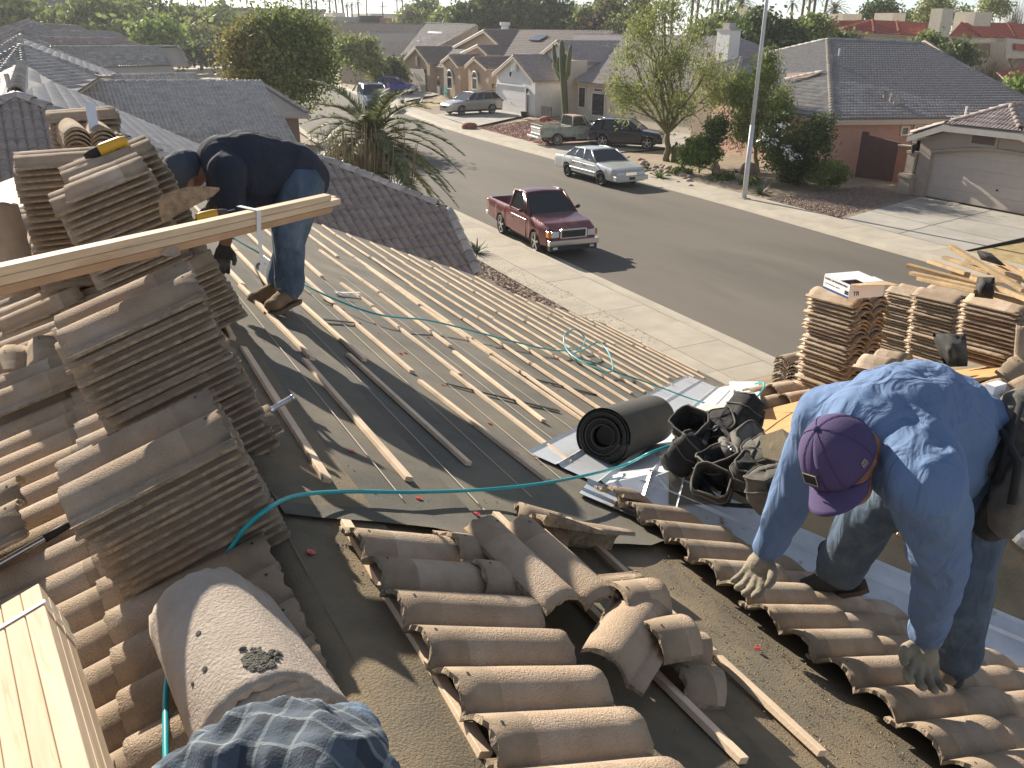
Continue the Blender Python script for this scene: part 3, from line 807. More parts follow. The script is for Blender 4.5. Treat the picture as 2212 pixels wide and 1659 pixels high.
g2 = 'tiles of the leaning stack nearest the camera on the left'
P2 = stC((502, 943), (154, 1124), 'tan roof tile in the leaning stack nearest the camera, steel tube passing behind it', g2, sp=.0265, jit=.009, big=.2)
g1 = 'tiles of the tall middle stack on the ridge'
P1 = stC((433, 632), (127, 750), 'tan roof tile in the tall stack under the strapped battens', g1, sp=.029, jit=.010, var=.15, big=.2)
g1b = 'tiles of the stack just behind the tall middle one'
Pb = aY(468, 566, PC(470, 650).y-.1)
stack(Pb, yC, max(3, int((Pb.z-zS(Pb.x-.1, Pb.y+.1))/.031)), nC, 'roof tile in the stack between the tall middle stack and the dark shirted worker', g1b, sp=.030, jit=.015)
g3 = 'tiles of the upper left stack with a tool on it'
P3 = stC((318, 363), (115, 447), 'tan roof tile in the upper left stack below the torn felt scrap', g3, sp=.032, jit=.014, var=.2)
P3b = stC((336, 322), (140, 385), 'roof tile in the stack carrying the yellow drill', 'tiles of the stack with the yellow drill', sp=.032, jit=.02)
P4 = stC((252, 250), (103, 270), 'dark edged roof tile in the farthest stack at the upper left', 'tiles of the farthest stack at the upper left', yd=(-1, .05, -.04), zd=(0, 0, 1), sp=.032)
for k in range(4):
    T = frame(aY(252, 292+k*9, P4.y-.30), Vector((-.97, -.1, .12)), Vector((-.1, 1, .1)).normalized(), Vector((0, -.1, 1)).normalized())
    inst('stacked_roof_tile', TM[k], T, None, 'roof tile showing its wavy end against the farthest stack', 'roof tiles laid wavy end out')
P5 = P3b+Vector((-.42, .35, .0)); P5 = aY(226, 346, P5.y+.3); stack(P5, (-1, 0, -.02), int((P5.z-zC(P5.x))/.034), (0, 0, 1), 'olive shadowed roof tile in the narrow stack at the far left', 'tiles of the narrow stack at the far left', sp=.033, jit=.02)
# loose tiles on the left slope
def loose(P, yd, zd, label, me=None, name='loose_roof_tile'):
    yd = Vector(yd).normalized(); zd = Vector(zd); zd = (zd-yd*zd.dot(yd)).normalized()
    return inst(name, me or TM[rs.randrange(5)], frame(P, yd.cross(zd), yd, zd), None, label, 'roof tile')
loose(PC(132, 722, .17), (-.12, -1, -.42), (-.25, .3, 1), 'single tile lying across the left slope beside the tall stack', HALF[0])
loose(PC(118, 480, .30), (-.15, -1, -.35), (-.2, -.3, 1), 'pale tile tipped forward at the foot of the upper left stack', HALF[2])
loose(PC(70, 505, .22), (-.5, -1, -.5), (-.2, -.3, 1), 'broken pale tile half hidden at the left picture edge', HALF[1])
loose(PC(90, 455, .14), yC, nC, 'tile lying flat below the narrow far left stack')
loose(PC(180, 640, .10), yC, nC, 'tile lying flat under the strapped battens')
loose(PC(300, 1075, .10)+Vector((-.30, -.02, 0)), yC, nC, 'tile lying loose under the near left stack')
loose(PC(170, 815, .13), (-1, .05, -.3), nC, 'pale broken corner sticking out of the tall middle stack', BROK[1])
# loose tiles on the street slope
loose(PA(1160, 1140, .135), PA(1297, 1262, .12)-PA(1160, 1140, .135), nA+Vector((-.05, .08, 0)), 'double barrel tile lying skewed on top of the laid tiles, a leaf shadow on it')
loose(PA(1098, 1090, .03), (1, -.35, -.43), nA, 'small broken barrel piece beside the felt edge', HALF[0])
loose(PA(1120, 1150, .03), (1, -.05, -.43), nA+Vector((0, .9, 0)), 'flange strip broken off a tile under the felt edge', HALF[1])
loose(PA(1290, 1262, .15), (1, .10, -.30), nA+Vector((-.1, -.15, 0)), 'broken tile with a tall barrel propped between the tile rows', HALF[0])
loose(PA(1455, 1330, .14), PA(1395, 1420, .10)-PA(1455, 1330, .14), nA+Vector((.5, .3, 0)), 'tile flange standing on edge against the propped barrel', HALF[1])
loose(PA(1372, 1352, .055), (1, -.16, -.40), nA+Vector((.05, -.12, 0)), 'broken tile lying low between two battens under the propped one', broken_tile(3, [((0, .24, 0), (.35, 1, 0))]))
loose(PA(1324, 1090, .02), (1, -.2, -.43), nA+Vector((0, .5, 0)), 'tile fragment standing at the top of the right tile rows', broken_tile(1, [((0, .12, 0), (0, 1, 0)), ((.08, 0, 0), (1, 0, 0))]))
# pile of big ridge tiles in the left foreground
def barrel_mesh(seed, r0=.125, r1=.145, Lg=.42, th=.016, jag=.012, nu=28, nv=14):
    q = random.Random(seed); V = []; F = []; MI = []
    for s_ in (0, 1):
        for j in range(nv+1):
            t = j/nv; r = r0+(r1-r0)*t
            for i in range(nu+1):
                a = math.pi*(-.04+1.08*i/nu); rr_ = r-(th if s_ else 0)+q.uniform(-.0008, .0008)
                e = q.uniform(-jag, jag)*.5 if j in (0, nv) else 0
                V.append((rr_*math.cos(a), Lg*t+e+(.012*mnoise.noise((a*2, seed, j)) if j in (0, nv) else 0), rr_*math.sin(a)))
    n = nu+1; tot = n*(nv+1)
    for j in range(nv):
        for i in range(nu):
            a = j*n+i; F.append((a, a+n, a+n+1, a+1)); MI.append(2 if j > nv*.80 else 0)
            F.append((tot+a, tot+a+1, tot+a+n+1, tot+a+n)); MI.append(1)
    for i in range(nu):
        F.append((i, i+1, tot+i+1, tot+i)); MI.append(1); a = nv*n+i; F.append((a, tot+a, tot+a+1, a+1)); MI.append(1)
    for j in range(nv):
        a = j*n; F.append((a, tot+a, tot+a+n, a+n)); MI.append(1); a = j*n+nu; F.append((a, a+n, tot+a+n, tot+a)); MI.append(1)
    me = bpy.data.meshes.new('ridge_barrel'); me.from_pydata(V, [], F)
    for x in ('tile', 'tile_edge', 'tile_head'): me.materials.append(M[x])
    me.polygons.foreach_set('material_index', MI); me.polygons.foreach_set('use_smooth', [k != 1 for k in MI]); me.update(); return me
M['tile_big'] = mat('ridge_tile_pale', (.46, .39, .32), .93, .14, 12, .5, 130, col2=(.36, .30, .24), obj=.05)
M['crust'] = mat('grey_crust', (.13, .125, .10), .95, .3, 30, .6, 160, obj=0)
M['tile_big_head'] = mat('ridge_tile_end', (.36, .28, .18), .93, .16, 9, .6, 180, obj=.04, spots=(.14, .13, .12), spotsize=9, thr=.66, soft=.03)
labs = ['topmost pale ridge tile of the foreground pile, nail holes and a mortar patch on it', 'second ridge tile of the foreground pile, just under the topmost', 'third ridge tile of the foreground pile', 'lowest ridge tile of the foreground pile']
BA = aD(420, 1232, 2.03); BB = aD(590, 1535, 1.66); 
for k in range(4):
    A_ = BA; B_ = BB
    yd = (B_-A_).normalized(); zd = Vector((-.05, .25, 1)); zd = (zd-yd*zd.dot(yd)).normalized(); xd = yd.cross(zd)
    me = barrel_mesh(20+k, .116, .128); me.materials.clear()
    for x in ('tile_big', 'tile_edge', 'tile_big_head'): me.materials.append(M[x])
    o = inst('ridge_tile', me, frame(A_-zd*(.020*k+.12)-xd*(.016*k)+yd*(.006*k-.0), xd, yd, zd), None, labs[k], 'ridge tile')
    if k == 0:
        for (t, a, s_) in ((.20, 1.15, .006), (.30, 1.0, .006), (.345, 2.1, .007), (.30, .72, .004)):
            r = .116+.012*t/.42+.0012; c = Vector((r*math.cos(a), t, r*math.sin(a))); nn = Vector((math.cos(a), 0, math.sin(a)))
            mb = MB(); mb.cyl(c-nn*.001, c+nn*.0008, s_, 8); h_ = mb.out('nail_hole', M['felt_dark'], o, world=False)
        mb = MB(); r = .1275
        q = random.Random(5)
        for i in range(70):
            a = 1.75+q.gauss(0, .11); t = .352+q.gauss(0, .013); c = Vector((r*math.cos(a), t, r*math.sin(a))); mb.ell(c, .012*q.uniform(.5, 1), .010*q.uniform(.5, 1), .0028, 7, 4, .3, i)
        mb.out('mortar_patch', M['crust'], o, world=False)
# ridge barrel lying at the left picture edge behind
o = inst('ridge_tile', barrel_mesh(40, .12, .14), frame(aY(-34, 400, 4.6)+Vector((0, .0, -.1)), Vector((1, 0, 0)), Vector((0, -.3, -1)).normalized(), Vector((0, -1, .3)).normalized()), None, 'ridge tile standing on end at the left picture edge', 'ridge tile')
# bundle of pale battens, bottom left corner
lb = thing('lumber_bundle', 'pale strapped bundle of new battens in the bottom left corner', 'lumber', PC(40, 1500, .1))
def board(parent, a, b, wd, ht, upv, m='wood_pale', name='board', bevel=.0015):
    a = Vector(a); b = Vector(b); y = (b-a); L = y.length; y.normalize(); z = Vector(upv); z = (z-y*z.dot(y)).normalized(); x = y.cross(z)
    me = MB().bb(-wd/2, wd/2, -ht/2, ht/2, -L/2, L/2)
    mm = bpy.data.meshes.new(name); mm.from_pydata(me.v, [], me.f); mm.materials.append(M[m])
    T = frame((a+b)/2, x, z*1.0, y) if False else frame((a+b)/2, x, y.cross(x), y)
    o = inst(name, mm, T, parent); bev(o, bevel); return o
E1 = PC(62, 1292, .33); dirb = (PC(160, 1680, .33)-E1).normalized(); sx = dirb.cross(nC).normalized()
if sx.x < 0: sx = -sx
for lay in range(3):
    for j in range(6):
        a = E1+sx*(.012-.042*j)-nC*(.041*lay)+dirb*rs.uniform(-.006, .012); b = a+dirb*1.25
        board(lb, a, b, .040, .039, nC, 'wood_pale' if lay == 0 else 'wood_pale')
mb = MB(); a = E1+dirb*.085+nC*.0215
for s_, e_ in (((.036, 0), (-.24, 0)), ((.036, 0), (.036, -.125))):
    mb.bar(a+sx*s_[0]+nC*s_[1], a+sx*e_[0]+nC*e_[1], .012, .0015, nC if s_[1] == e_[1] else sx)
mb.out('strap', M['white_plastic'], lb)
# long strapped batten bundle resting on the stacks
bb_ = thing('batten_bundle', 'long strapped bundle of new battens resting on the tile stacks in front of the worker', 'lumber', (0, 3.4, 6.0))
Ra = aY(728, 434, 3.55); La = aY(-30, 610, 2.55)
up_ = Vector((0, -.12, 1)); dd = (Ra-La).normalized(); ux = dd.cross(up_).normalized()
if ux.y > 0: ux = -ux            # towards the camera
zz = ux.cross(dd); zz = zz if zz.z > 0 else -zz
for r_, (w0, zoff, e0) in enumerate(((0, 0, 0), (.040, 0, .03), (0, -.026, -.06), (.040, -.026, -.02), (.0, .026, -.07), (.040, -.082, -.10))):
    if r_ == 5: continue
    a = La-ux*w0+zz*zoff; b = Ra-ux*w0+zz*zoff+dd*e0
    board(bb_, a, b, .038, .0245, zz, 'wood_pale' if r_ != 2 else 'wood_orange', 'batten')
t_ = La+(Ra-La)*.665
mb = MB(); mb.bar(t_+ux*.022+zz*.042, t_+ux*.022-zz*.07, .024, .002, ux); mb.bar(t_+ux*.022+zz*.041, t_-ux*.07+zz*.041, .024, .002, zz)
mb.bar(t_+ux*.024-zz*.06, t_+ux*.03-zz*.20+dd*.012, .018, .002, ux); mb.out('strap', M['white_plastic'], bb_)
# steel tube
ta, tb = PC(-30, 1235, .10), PA(634, 857, .16)
st = thing('steel_tube', 'thin steel tube with a black taped section across the left slope', 'tube', ta)
mb = MB(); mb.cyl(ta, tb, .0105, 14); mb.out('tube_body', M['steel_tube'], st, smooth=True)
mb = MB(); q_ = lambda t: ta+(tb-ta)*t
mb.cyl(q_(.155), q_(.225), .0125, 14); mb.out('grip', M['black_rubber'], st, smooth=True)
mb = MB(); mb.cyl(q_(.99), q_(.9995), .0112, 14); mb.cyl(q_(.90), q_(.915), .0118, 14); mb.out('collar', M['chrome'], st, smooth=True)
# roll of felt
def fr_roll():
    c0 = Vector((2.30, 3.22, 4.70+.148)); ax = (PA(1400, 915, .15)-PA(1300, 975, .15)); ax = Vector((.80, .56, -.30)).normalized()
    root = thing('felt_roll', 'heavy black roll of roofing felt at the head of the far valley', 'felt roll', c0)
    z = Vector((0, 0, 1)); z = (z-ax*z.dot(ax)).normalized(); x = z.cross(ax); L = .92; n = 56
    mb = MB(); G = []
    for j in range(2):
        G.append([(c0+ax*(L*j)+(x*math.cos(t)+z*math.sin(t))*.150) for t in [2*math.pi*i/n for i in range(n+1)]])
    mb.grid(G); mb.out('outer_wrap', M['felt_rollm'], root, smooth=True)
    for e in (0, L):
        mb = MB()
        for k in range(9):
            r0 = .150-.0105*k; r1 = r0-.0085; dz = (.010*math.sin(k*2.1)+(.03 if k < 1 else .0))*(1 if e == 0 else -1)
            o0 = c0+ax*(e+dz+(-.004 if e == 0 else .004)*(k % 2)); A = []; B = []; Cc = []
            for i in range(n):
                t = 2*math.pi*i/n; dvec = x*math.cos(t)+z*math.sin(t); A.append(o0+dvec*r0); B.append(o0+dvec*r1); Cc.append(o0+dvec*r1+ax*(.02 if e == 0 else -.02))
            V = A+B+Cc; F = [(i, (i+1) % n, n+(i+1) % n, n+i) for i in range(n)]+[(n+i, n+(i+1) % n, 2*n+(i+1) % n, 2*n+i) for i in range(n)]
            mb.add(V, F)
        mb.out('roll_end', M['felt_dark'], root)
    mb = MB(); mb.cyl(c0+ax*.05, c0+ax*(L-.05), .052, 24); mb.out('core_hollow', M['black_rubber'], root)
M['felt_rollm'] = mat('felt_roll_surface', (.075, .072, .062), .9, .2, 3, .3, 220, obj=0)
fr_roll()
# teal hose
def hose(pts, r=.0068, sub=10):
    P = [Vector(p) for p in pts]; out = []
    for i in range(len(P)-1):
        p0 = P[max(i-1, 0)]; p1 = P[i]; p2 = P[i+1]; p3 = P[min(i+2, len(P)-1)]
        for k in range(sub):
            t = k/sub; out.append(.5*((2*p1)+(-p0+p2)*t+(2*p0-5*p1+4*p2-p3)*t*t+(-p0+3*p1-3*p2+p3)*t**3))
    out.append(P[-1]); return MB().tube(out, r, 8)
far = [PA(505, 515, .25), PA(525, 527, .12), PA(560, 547, .06), PA(600, 575, .06), PA(655, 612, .06), PA(720, 645, .06), PA(820, 680, .07), PA(930, 693, .08), PA(1040, 720, .07), PA(1110, 738, .06), PA(1200, 757, .06), PA(1250, 752, .06), PA(1264, 733, .12), PA(1245, 712, .20), PA(1222, 720, .18), PA(1219, 742, .10), PA(1236, 768, .06), PA(1290, 798, .06), PA(1318, 803, .05), PA(1324, 790, .10), PA(1312, 757, .18), PA(1290, 740, .20), PA(1262, 755, .10), PA(1235, 768, .055), PA(1280, 782, .06), PA(1330, 803, .06), PA(1380, 820, .06), PA(1430, 838, .06), PA(1500, 864, .07), PA(1560, 880, .05)]
ho = hose(far).out('air_hose', M['hose'], None, smooth=True); tagp(ho, 'teal air hose running over the far battens, looped once before the street edge', 'hose')
near = [PC(362, 1720, .10), PC(358, 1600, .10), PC(360, 1480, .09), PC(380, 1380, .08), PC(430, 1260, .07), PC(492, 1192, .07), PC(530, 1140, .12), PA(580, 1098, .10), PA(640, 1071, .08), PA(740, 1062, .045), PA(900, 1063, .045), PA(1040, 1058, .05), PA(1150, 1047, .09), PA(1250, 1030, .10), PA(1345, 1006, .10), PD2(1400, 980, .06), PD2(1450, 962, .08), PD2(1478, 958, .10)]
ho = hose(near).out('air_hose', M['hose'], None, smooth=True); tagp(ho, 'teal air hose curving across the foreground felt to the black tool bag', 'hose')
hs_ = [aD(1515, 898, 4.6), aD(1530, 889, 4.7), aD(1570, 887, 4.8), aD(1585, 892, 4.7), aD(1545, 903, 4.6), aD(1520, 900, 4.6), aD(1560, 893, 4.75), aD(1600, 880, 5.0), aD(1630, 862, 5.4), aD(1650, 838, 5.8), aD(1648, 827, 5.9), aD(1632, 829, 6.0)]
ho = hose(hs_).out('air_hose', M['hose'], None, smooth=True); tagp(ho, 'short teal hose end over the strand board beside the silver sheet', 'hose')
# silver sheet
mb = MB(); mb.grid([[PD1(1575+9*i+ (6*(1-j/6)), 872-8*j, .14+.01*mnoise.noise((i*.8, j*.8, 2))) for i in range(8)] for j in range(7)])
o = mb.out('foil_sheet', M['metal'], None); tagp(o, 'bright crumpled silver sheet under the end of the teal hose', 'sheet metal')
# lapped valley metal ends and grey flashing piece
mb = MB(); mb.poly([PD1(1508, 912, .05), PD1(1518, 874, .05), PD1(1583, 876, .05), PD1(1575, 905, .05)], .004); o = mb.out('flashing_offcut', M['trim_grey'], None); tagp(o, 'grey metal offcut at the corner of the strand board', 'sheet metal')
mb = MB(); mb.grid([[PD2(1445+13*i, 1010+16*j, .03+.012*mnoise.noise((i*.5, j*.6, 4))) for i in range(8)] for j in range(6)])
o = mb.out('felt_scrap', M['felt'], None, smooth=True); tagp(o, 'square scrap of felt lying over the valley metal under the tool bag', 'felt')
mb = MB(); mb.poly([aD(1640, 945, 3.75), aD(1690, 928, 3.75), aD(1745, 965, 3.7), aD(1720, 1010, 3.6), aD(1650, 990, 3.65)], .006); o = mb.out('felt_scrap', M['felt_brown'], None); tagp(o, 'folded felt scrap sticking up behind the tool bag', 'felt')
# torn felt / board scrap in front of the bending worker
mb = MB(); Pn = [(343, 432), (350, 420), (372, 414), (400, 404), (438, 402), (474, 405), (460, 418), (425, 436), (390, 455), (350, 476), (344, 455)]
mb.poly([aY(u, v, P1.y+1.15-.0*u) for u, v in Pn], .012, (.0, -.3, 1)); o = mb.out('mortar_slab', M['tile_edge'], None); tagp(o, 'thin crusty brown slab of old mortar balanced beside the upper left stack', 'mortar slab')
mb = MB(); mb.poly([aY(u, v, P1.y+.3) for u, v in [(348, 545), (362, 536), (380, 532), (390, 538), (378, 546), (360, 548)]], .01, (0, -.3, 1)); o = mb.out('mortar_chip', M['tile_big'], None); tagp(o, 'small pale mortar chip on the tile stack under the long battens', 'mortar')
# white level standing on the farthest stack
a = aY(194, 222, P4.y-.05); b = aY(205, 288, P4.y-.25); mb = MB(); mb.bar(a, b, .060, .012, (0, -1, .3)); o = mb.out('ruler_board', M['white_plastic'], None); tagp(o, 'white board standing against the farthest upper left stack', 'board')
# yellow drill
def drill(P, ax, upv, s, label):
    ax = Vector(ax).normalized(); upv = Vector(upv); z = (upv-ax*upv.dot(ax)).normalized(); y = z.cross(ax)
    r = thing('cordless_tool', label, 'power tool', P)
    f = lambda a, b, c: Vector(P)+(ax*a+y*b+z*c)*s
    MB().tube([f(-.10, 0, 0), f(-.06, 0, 0), f(.04, 0, 0), f(.06, 0, 0)], [.028*s, .036*s, .036*s, .03*s], 12).out('motor_housing', M['yellow'], r, True)
    MB().tube([f(.06, 0, 0), f(.10, 0, 0), f(.14, 0, 0)], [.03*s, .026*s, .014*s], 12).out('chuck', M['nylon'], r, True)
    MB().tube([f(-.03, 0, -.02), f(-.045, 0, -.08), f(-.05, 0, -.13)], [.02*s, .018*s, .019*s], 10).out('handle', M['nylon'], r, True)
    MB().box(f(-.045, 0, -.155), (.11*s, .065*s, .045*s), (ax, y, z)).out('battery', M['yellow'], r, bevel=.004)
    MB().tube([f(.14, 0, 0), f(.20, 0, 0)], .003*s, 6).out('bit', M['steel_tube'], r)
M['yellow'] = mat('yellow_plastic', (.62, .36, .03), .5, .15, 9, obj=0)
Pd = aD(236, 318, (P3b-CAMP).length+.1); drill(Pd, (-.95, -.1, -.30), (0, .5, 1), .85, 'yellow and black cordless drill lying on the upper left stack')
drill(aD(452, 464, 4.2), (.9, .1, .1), (0, -.3, 1), .6, 'yellow tool hanging by the bending worker above the long battens')
# ------------------------------------------------------------------ right hand stacks on the wing
nD = Vector((0, .2, 1)).normalized(); yY = Vector((0, 1, -.16))
def stR(a, b, label, group, yd=(0, 1, -.06), zd=(0, .06, 1), L=.42, sp=.030, **k):
    return stC(a, b, label, group, yd=yd, zd=zd, L=L, sp=sp, off=(.15, .1), **k)
R1 = stR((1853, 661), (1752, 629), 'roof tile in the stack under the white nail box', 'tiles of the stack under the nail box', lean=(-.0015, .0), jit=.018, jr=.045, var=.12)
R2 = stR((1984, 642), (1917, 618), 'roof tile in the stack right behind the nail box stack', 'tiles of the stack behind the nail box', lean=(-.002, 0), jit=.02, jr=.06, var=.15)
R3 = stR((2072, 655), (1980, 621), 'roof tile in the stack under the left end of the scrap wood', 'tiles of the stack under the scrap wood', jit=.016, jr=.035)
R4 = stR((2208, 676), (2085, 634), 'roof tile in the stack at the right picture edge', 'tiles of the stack at the right picture edge', jit=.015, jr=.03)
R5 = solveP(1735, 800, 1675, 772, (0, 1, 0), .31); 0 and print('R', [tuple(round(c, 2) for c in p) for p in (P1, P2, P3, P3b, P4, R1, R2, R3, R4, R5)], [round((p-CAMP).length, 2) for p in (P1, P2, P3, P3b, P4, R1, R2, R3, R4, R5)])
stack(R5+Vector((.42, 0, 0)), (-1, 0, 0), max(3, int((R5.z-zS(R5.x+.2, R5.y+.15))/.031)), (0, 0, 1), 'roof tile in the low wavy ended stack beside the nail box stack', 'tiles of the low stack beside the nail box stack', sp=.030, jit=.01)
DR = (R1-CAMP).length
def lt(u, v, d_, yd, zd, lab, me=None): return loose(aD(u, v, d_), yd, zd, lab, me)
lt(1752, 862, 6.9, (-1, .05, .0), (0, -.1, 1), 'loose tile lying behind the silver sheet')
lt(1805, 858, 6.9, (-1, .1, .02), (0, -.1, 1), 'loose tile half hidden by the blue shoulder')



lt(1925, 800, 5.1, (-.3, 1, -.1), (.1, -.2, 1), 'small loose tile end just above the blue back', HALF[0])


lt(2195, 770, 4.4, (.2, -1, -.5), (-.2, -.5, 1), 'jagged broken tile leaning above the blue hip', HALF[1])
lt(2240, 800, 4.0, (-.6, -1, -.6), (-.2, -.6, 1), 'large broken tile standing on edge right of the blue back', BROK[2])

o = inst('ridge_tile', barrel_mesh(50, .06, .07, .25), frame(aD(2216, 700, 4.4), Vector((1, 0, 0)), Vector((0, -.2, -1)).normalized(), Vector((0, -1, .2)).normalized()), None, 'pale rounded tile end at the right picture edge above the broken tiles', 'ridge tile')
# box of nails
bx = thing('nail_box', 'open white cardboard box of plastic cap roofing nails on a tile stack', 'box', R1+Vector((.0, .0, .05)))
O = R1+Vector((0, 0, .055)); ca = aD(1832, 646, 5.98); cb = aD(1773, 613, 6.2); ex = (cb-ca); ex.z = 0; Lb = .27; ex.normalize(); ey = Vector((ex.y, -ex.x, 0)); 
if ey.x < 0: ey = -ey
c0 = ca; Hb = .095; ez = Vector((0, 0, 1)); Wb = .27
f_ = lambda a, b, c: c0+ex*a+ey*b+ez*c
MB().poly([f_(0, 0, 0), f_(0, Wb, 0), f_(Lb, Wb, 0), f_(Lb, 0, 0)], .002, (0, 0, 1)).out('box_bottom', M['cardboard'] if 'cardboard' in M else M['white_plastic'], bx)
M['cardboard'] = mat('cardboard', (.50, .36, .20), .9, .1, 9, obj=0); M['card_white'] = mat('printed_white_card', (.80, .81, .82), .6, .04, 9, obj=0)
for nm, a, b in (('box_side', (0, 0), (Lb, 0)), ('box_side', (0, 0), (0, Wb)), ('box_side', (Lb, 0), (Lb, Wb)), ('box_side', (0, Wb), (Lb, Wb))):
    MB().bar(f_(*a, Hb/2), f_(*b, Hb/2), .004, Hb, ez).out(nm, M['card_white'], bx)
MB().poly([f_(.10, 0, Hb+.002), f_(Lb, 0, Hb+.002), f_(Lb, Wb, Hb+.002), f_(.10, Wb*.96, Hb+.002)], .003).out('box_top', M['card_white'], bx)
MB().poly([f_(0, .13, Hb+.004), f_(.105, .13, Hb+.004), f_(.105, Wb, Hb+.004), f_(0, Wb, Hb+.004)], .003).out('box_top', M['card_white'], bx) if False else None
MB().poly([f_(0.01, Wb*.42, Hb+.004), f_(0.11, Wb*.42, Hb+.006), f_(.11, Wb, Hb+.006), f_(.01, Wb, Hb+.004)], .003).out('box_top', M['card_white'], bx)
MB().poly([f_(0, .0, Hb+.004), f_(0, Wb, Hb+.004), f_(-.125, Wb+.01, Hb+.012), f_(-.12, -.01, Hb+.03)], .003).out('box_flap', M['cardboard'], bx)
V = []; F = []; mbn = MB()
for i in range(60): mbn.cyl(f_(rs.uniform(.01, .1), rs.uniform(.01, .13), Hb-.03+rs.uniform(0, .01)), f_(rs.uniform(.01, .1), rs.uniform(.01, .13), Hb-.028), .010, 6) if False else mbn.ell(f_(rs.uniform(.01, .12), rs.uniform(.01, .20), Hb-.03), .011, .011, .006, 6, 4)
o = mbn.out('cap_nails', M['red_cap'], bx); o['kind'] = 'stuff'
def text(parent, s, P, xd, yd, size, m, name='lettering', bold=0):
    cu = bpy.data.curves.new(name, 'FONT'); cu.body = s; cu.size = size; cu.extrude = .0004; cu.offset = bold
    o = bpy.data.objects.new(name, cu); link(o); dg = bpy.context.evaluated_depsgraph_get(); me = bpy.data.meshes.new_from_object(o.evaluated_get(dg))
    bpy.data.objects.remove(o); me.materials.clear(); me.materials.append(M[m] if isinstance(m, str) else m)
    xd = Vector(xd).normalized(); yd = Vector(yd).normalized(); z = xd.cross(yd)
    return inst(name, me, frame(P, xd, yd, z), parent)
M['ink'] = mat('dark_ink', (.06, .07, .10), .7, .05, 3, obj=0)
nrm = -ey; outw = -ey if (-ey).dot(CAMP-c0) > 0 else ey
# long printed side: the side a=0..Lb at b=0 faces the camera, text runs from the far corner to the near one
text(bx, 'PLASTIC CAP ROOFING NAILS', f_(Lb-.010, -.003, .070), -ex, ez, .0175, 'ink', bold=.0004)
text(bx, '1 in. CAP   RING SHANK   2,000 PCS', f_(Lb-.015, -.003, .040), -ex, ez, .010, 'ink')
text(bx, 'TR', f_(-.003, .03, .020), ey, ez, .04, 'ink', bold=.001)
MB().bar(f_(Lb, -.0028, .008), f_(0, -.0028, .008), .001, .014, ez).out('printed_band', mat('blue_ink', (.03, .08, .22), .6, .05, 3, obj=0), bx)
bars = MB()
for i in range(12): bars.box(f_(.035-.0032*i+.006, -.0028, .036), (.0012+.001*(i % 3 == 0), .001, .026), (ex, ey, ez))
bars.out('barcode', M['ink'], bx)
# scrap wood on the right stacks
sw = [((1960, 573), (2212, 640), 5.9), ((1968, 590), (2140, 628), 5.85), ((1985, 602), (2110, 630), 5.8), ((2008, 565), (2090, 592), 6.1), ((2040, 556), (2140, 590), 6.2), ((2052, 531), (2212, 628), 5.7), ((2090, 560), (2230, 612), 6.0), ((2120, 545), (2225, 600), 6.1), ((2060, 590), (2200, 612), 5.95), ((2100, 600), (2225, 650), 5.6), ((2140, 575), (2230, 590), 6.1), ((2080, 618), (2212, 655), 5.7)]
slab_ = ['scrap batten %s of the wood pile' % x for x in ('sticking out farthest left, at the top', 'second from the left end', 'lowest and shortest at the left end', 'with a pale patch at the middle', 'lying at the back', 'standing up steepest, crossing over the rest', 'under the steep one', 'at the back near the black bag', 'lying level in the middle', 'lowest at the right', 'highest at the right edge', 'resting directly on the right edge stack')]
for (a, b, d_), lab in zip(sw, slab_):
    A_ = aD(*a, d_); B_ = aD(*b, d_-.35); mb = MB(); mb.bar(A_, B_, .04, .022, (0, -.3, 1)); o = mb.out('scrap_batten', M['wood_scrap'], None); tagp(o, lab, 'scrap wood', 'scrap battens heaped on the right stacks'); bev(o, .002)
def sag(name, pts, d_, m, lab, cat, amp=.03, n=10, th=.0):
    """crumpled sheet spanned over a quad of pixels at distance d_"""
    a, b, c, d = pts; G = []
    for i in range(n+1):
        row = []
        for j in range(n+1):
            s_, t = i/n, j/n; u = (a[0]*(1-s_)+b[0]*s_)*(1-t)+(d[0]*(1-s_)+c[0]*s_)*t; v = (a[1]*(1-s_)+b[1]*s_)*(1-t)+(d[1]*(1-s_)+c[1]*s_)*t
            row.append(aD(u, v, d_+amp*mnoise.noise((s_*4, t*4, d_))+.15*math.sin(s_*3.1)*math.sin(t*3.1)*-1))
        G.append(row)
    o = MB().grid(G).out(name, m, None, smooth=True)
    md = o.modifiers.new('s', 'SOLIDIFY'); md.thickness = .004
    return tagp(o, lab, cat)
sag('plastic_bag', [(2014, 722), (2085, 722), (2090, 790), (2040, 792)], 4.95, M['nylon'], 'black plastic bag slumped before the scrap wood stack', 'plastic bag', .06)
sag('plastic_strip', [(2112, 600), (2148, 600), (2145, 645), (2105, 640)], 5.5, M['nylon'], 'black plastic strip hanging from the scrap wood', 'plastic', .04)
sag('plastic_scrap', [(2110, 541), (2140, 548), (2172, 575), (2120, 560)], 5.8, M['nylon'], 'black plastic scrap at the top of the wood pile', 'plastic', .03)
# saw blade disc lower right
c = PD2(2225, 1160, .03); mb = MB(); mb.cyl(c, c+Vector((0, -.02, .05)), .12, 40, .12); o = mb.out('metal_lid', M['metal'], None); tagp(o, 'round metal lid lying on the dark felt at the right edge', 'lid')
# wire scrap
mb = MB(); q = random.Random(9); pts = []
for i in range(26): pts.append(PD2(2120+i*3.2+q.uniform(-8, 8), 1105+i*2.0+q.uniform(-10, 10), .02+q.uniform(0, .03)))
mb.tube(pts, .0009, 5); o = mb.out('wire_scrap', M['steel_tube'], None); tagp(o, 'thin tangled wire mesh scrap on the felt behind the blue legs', 'wire')
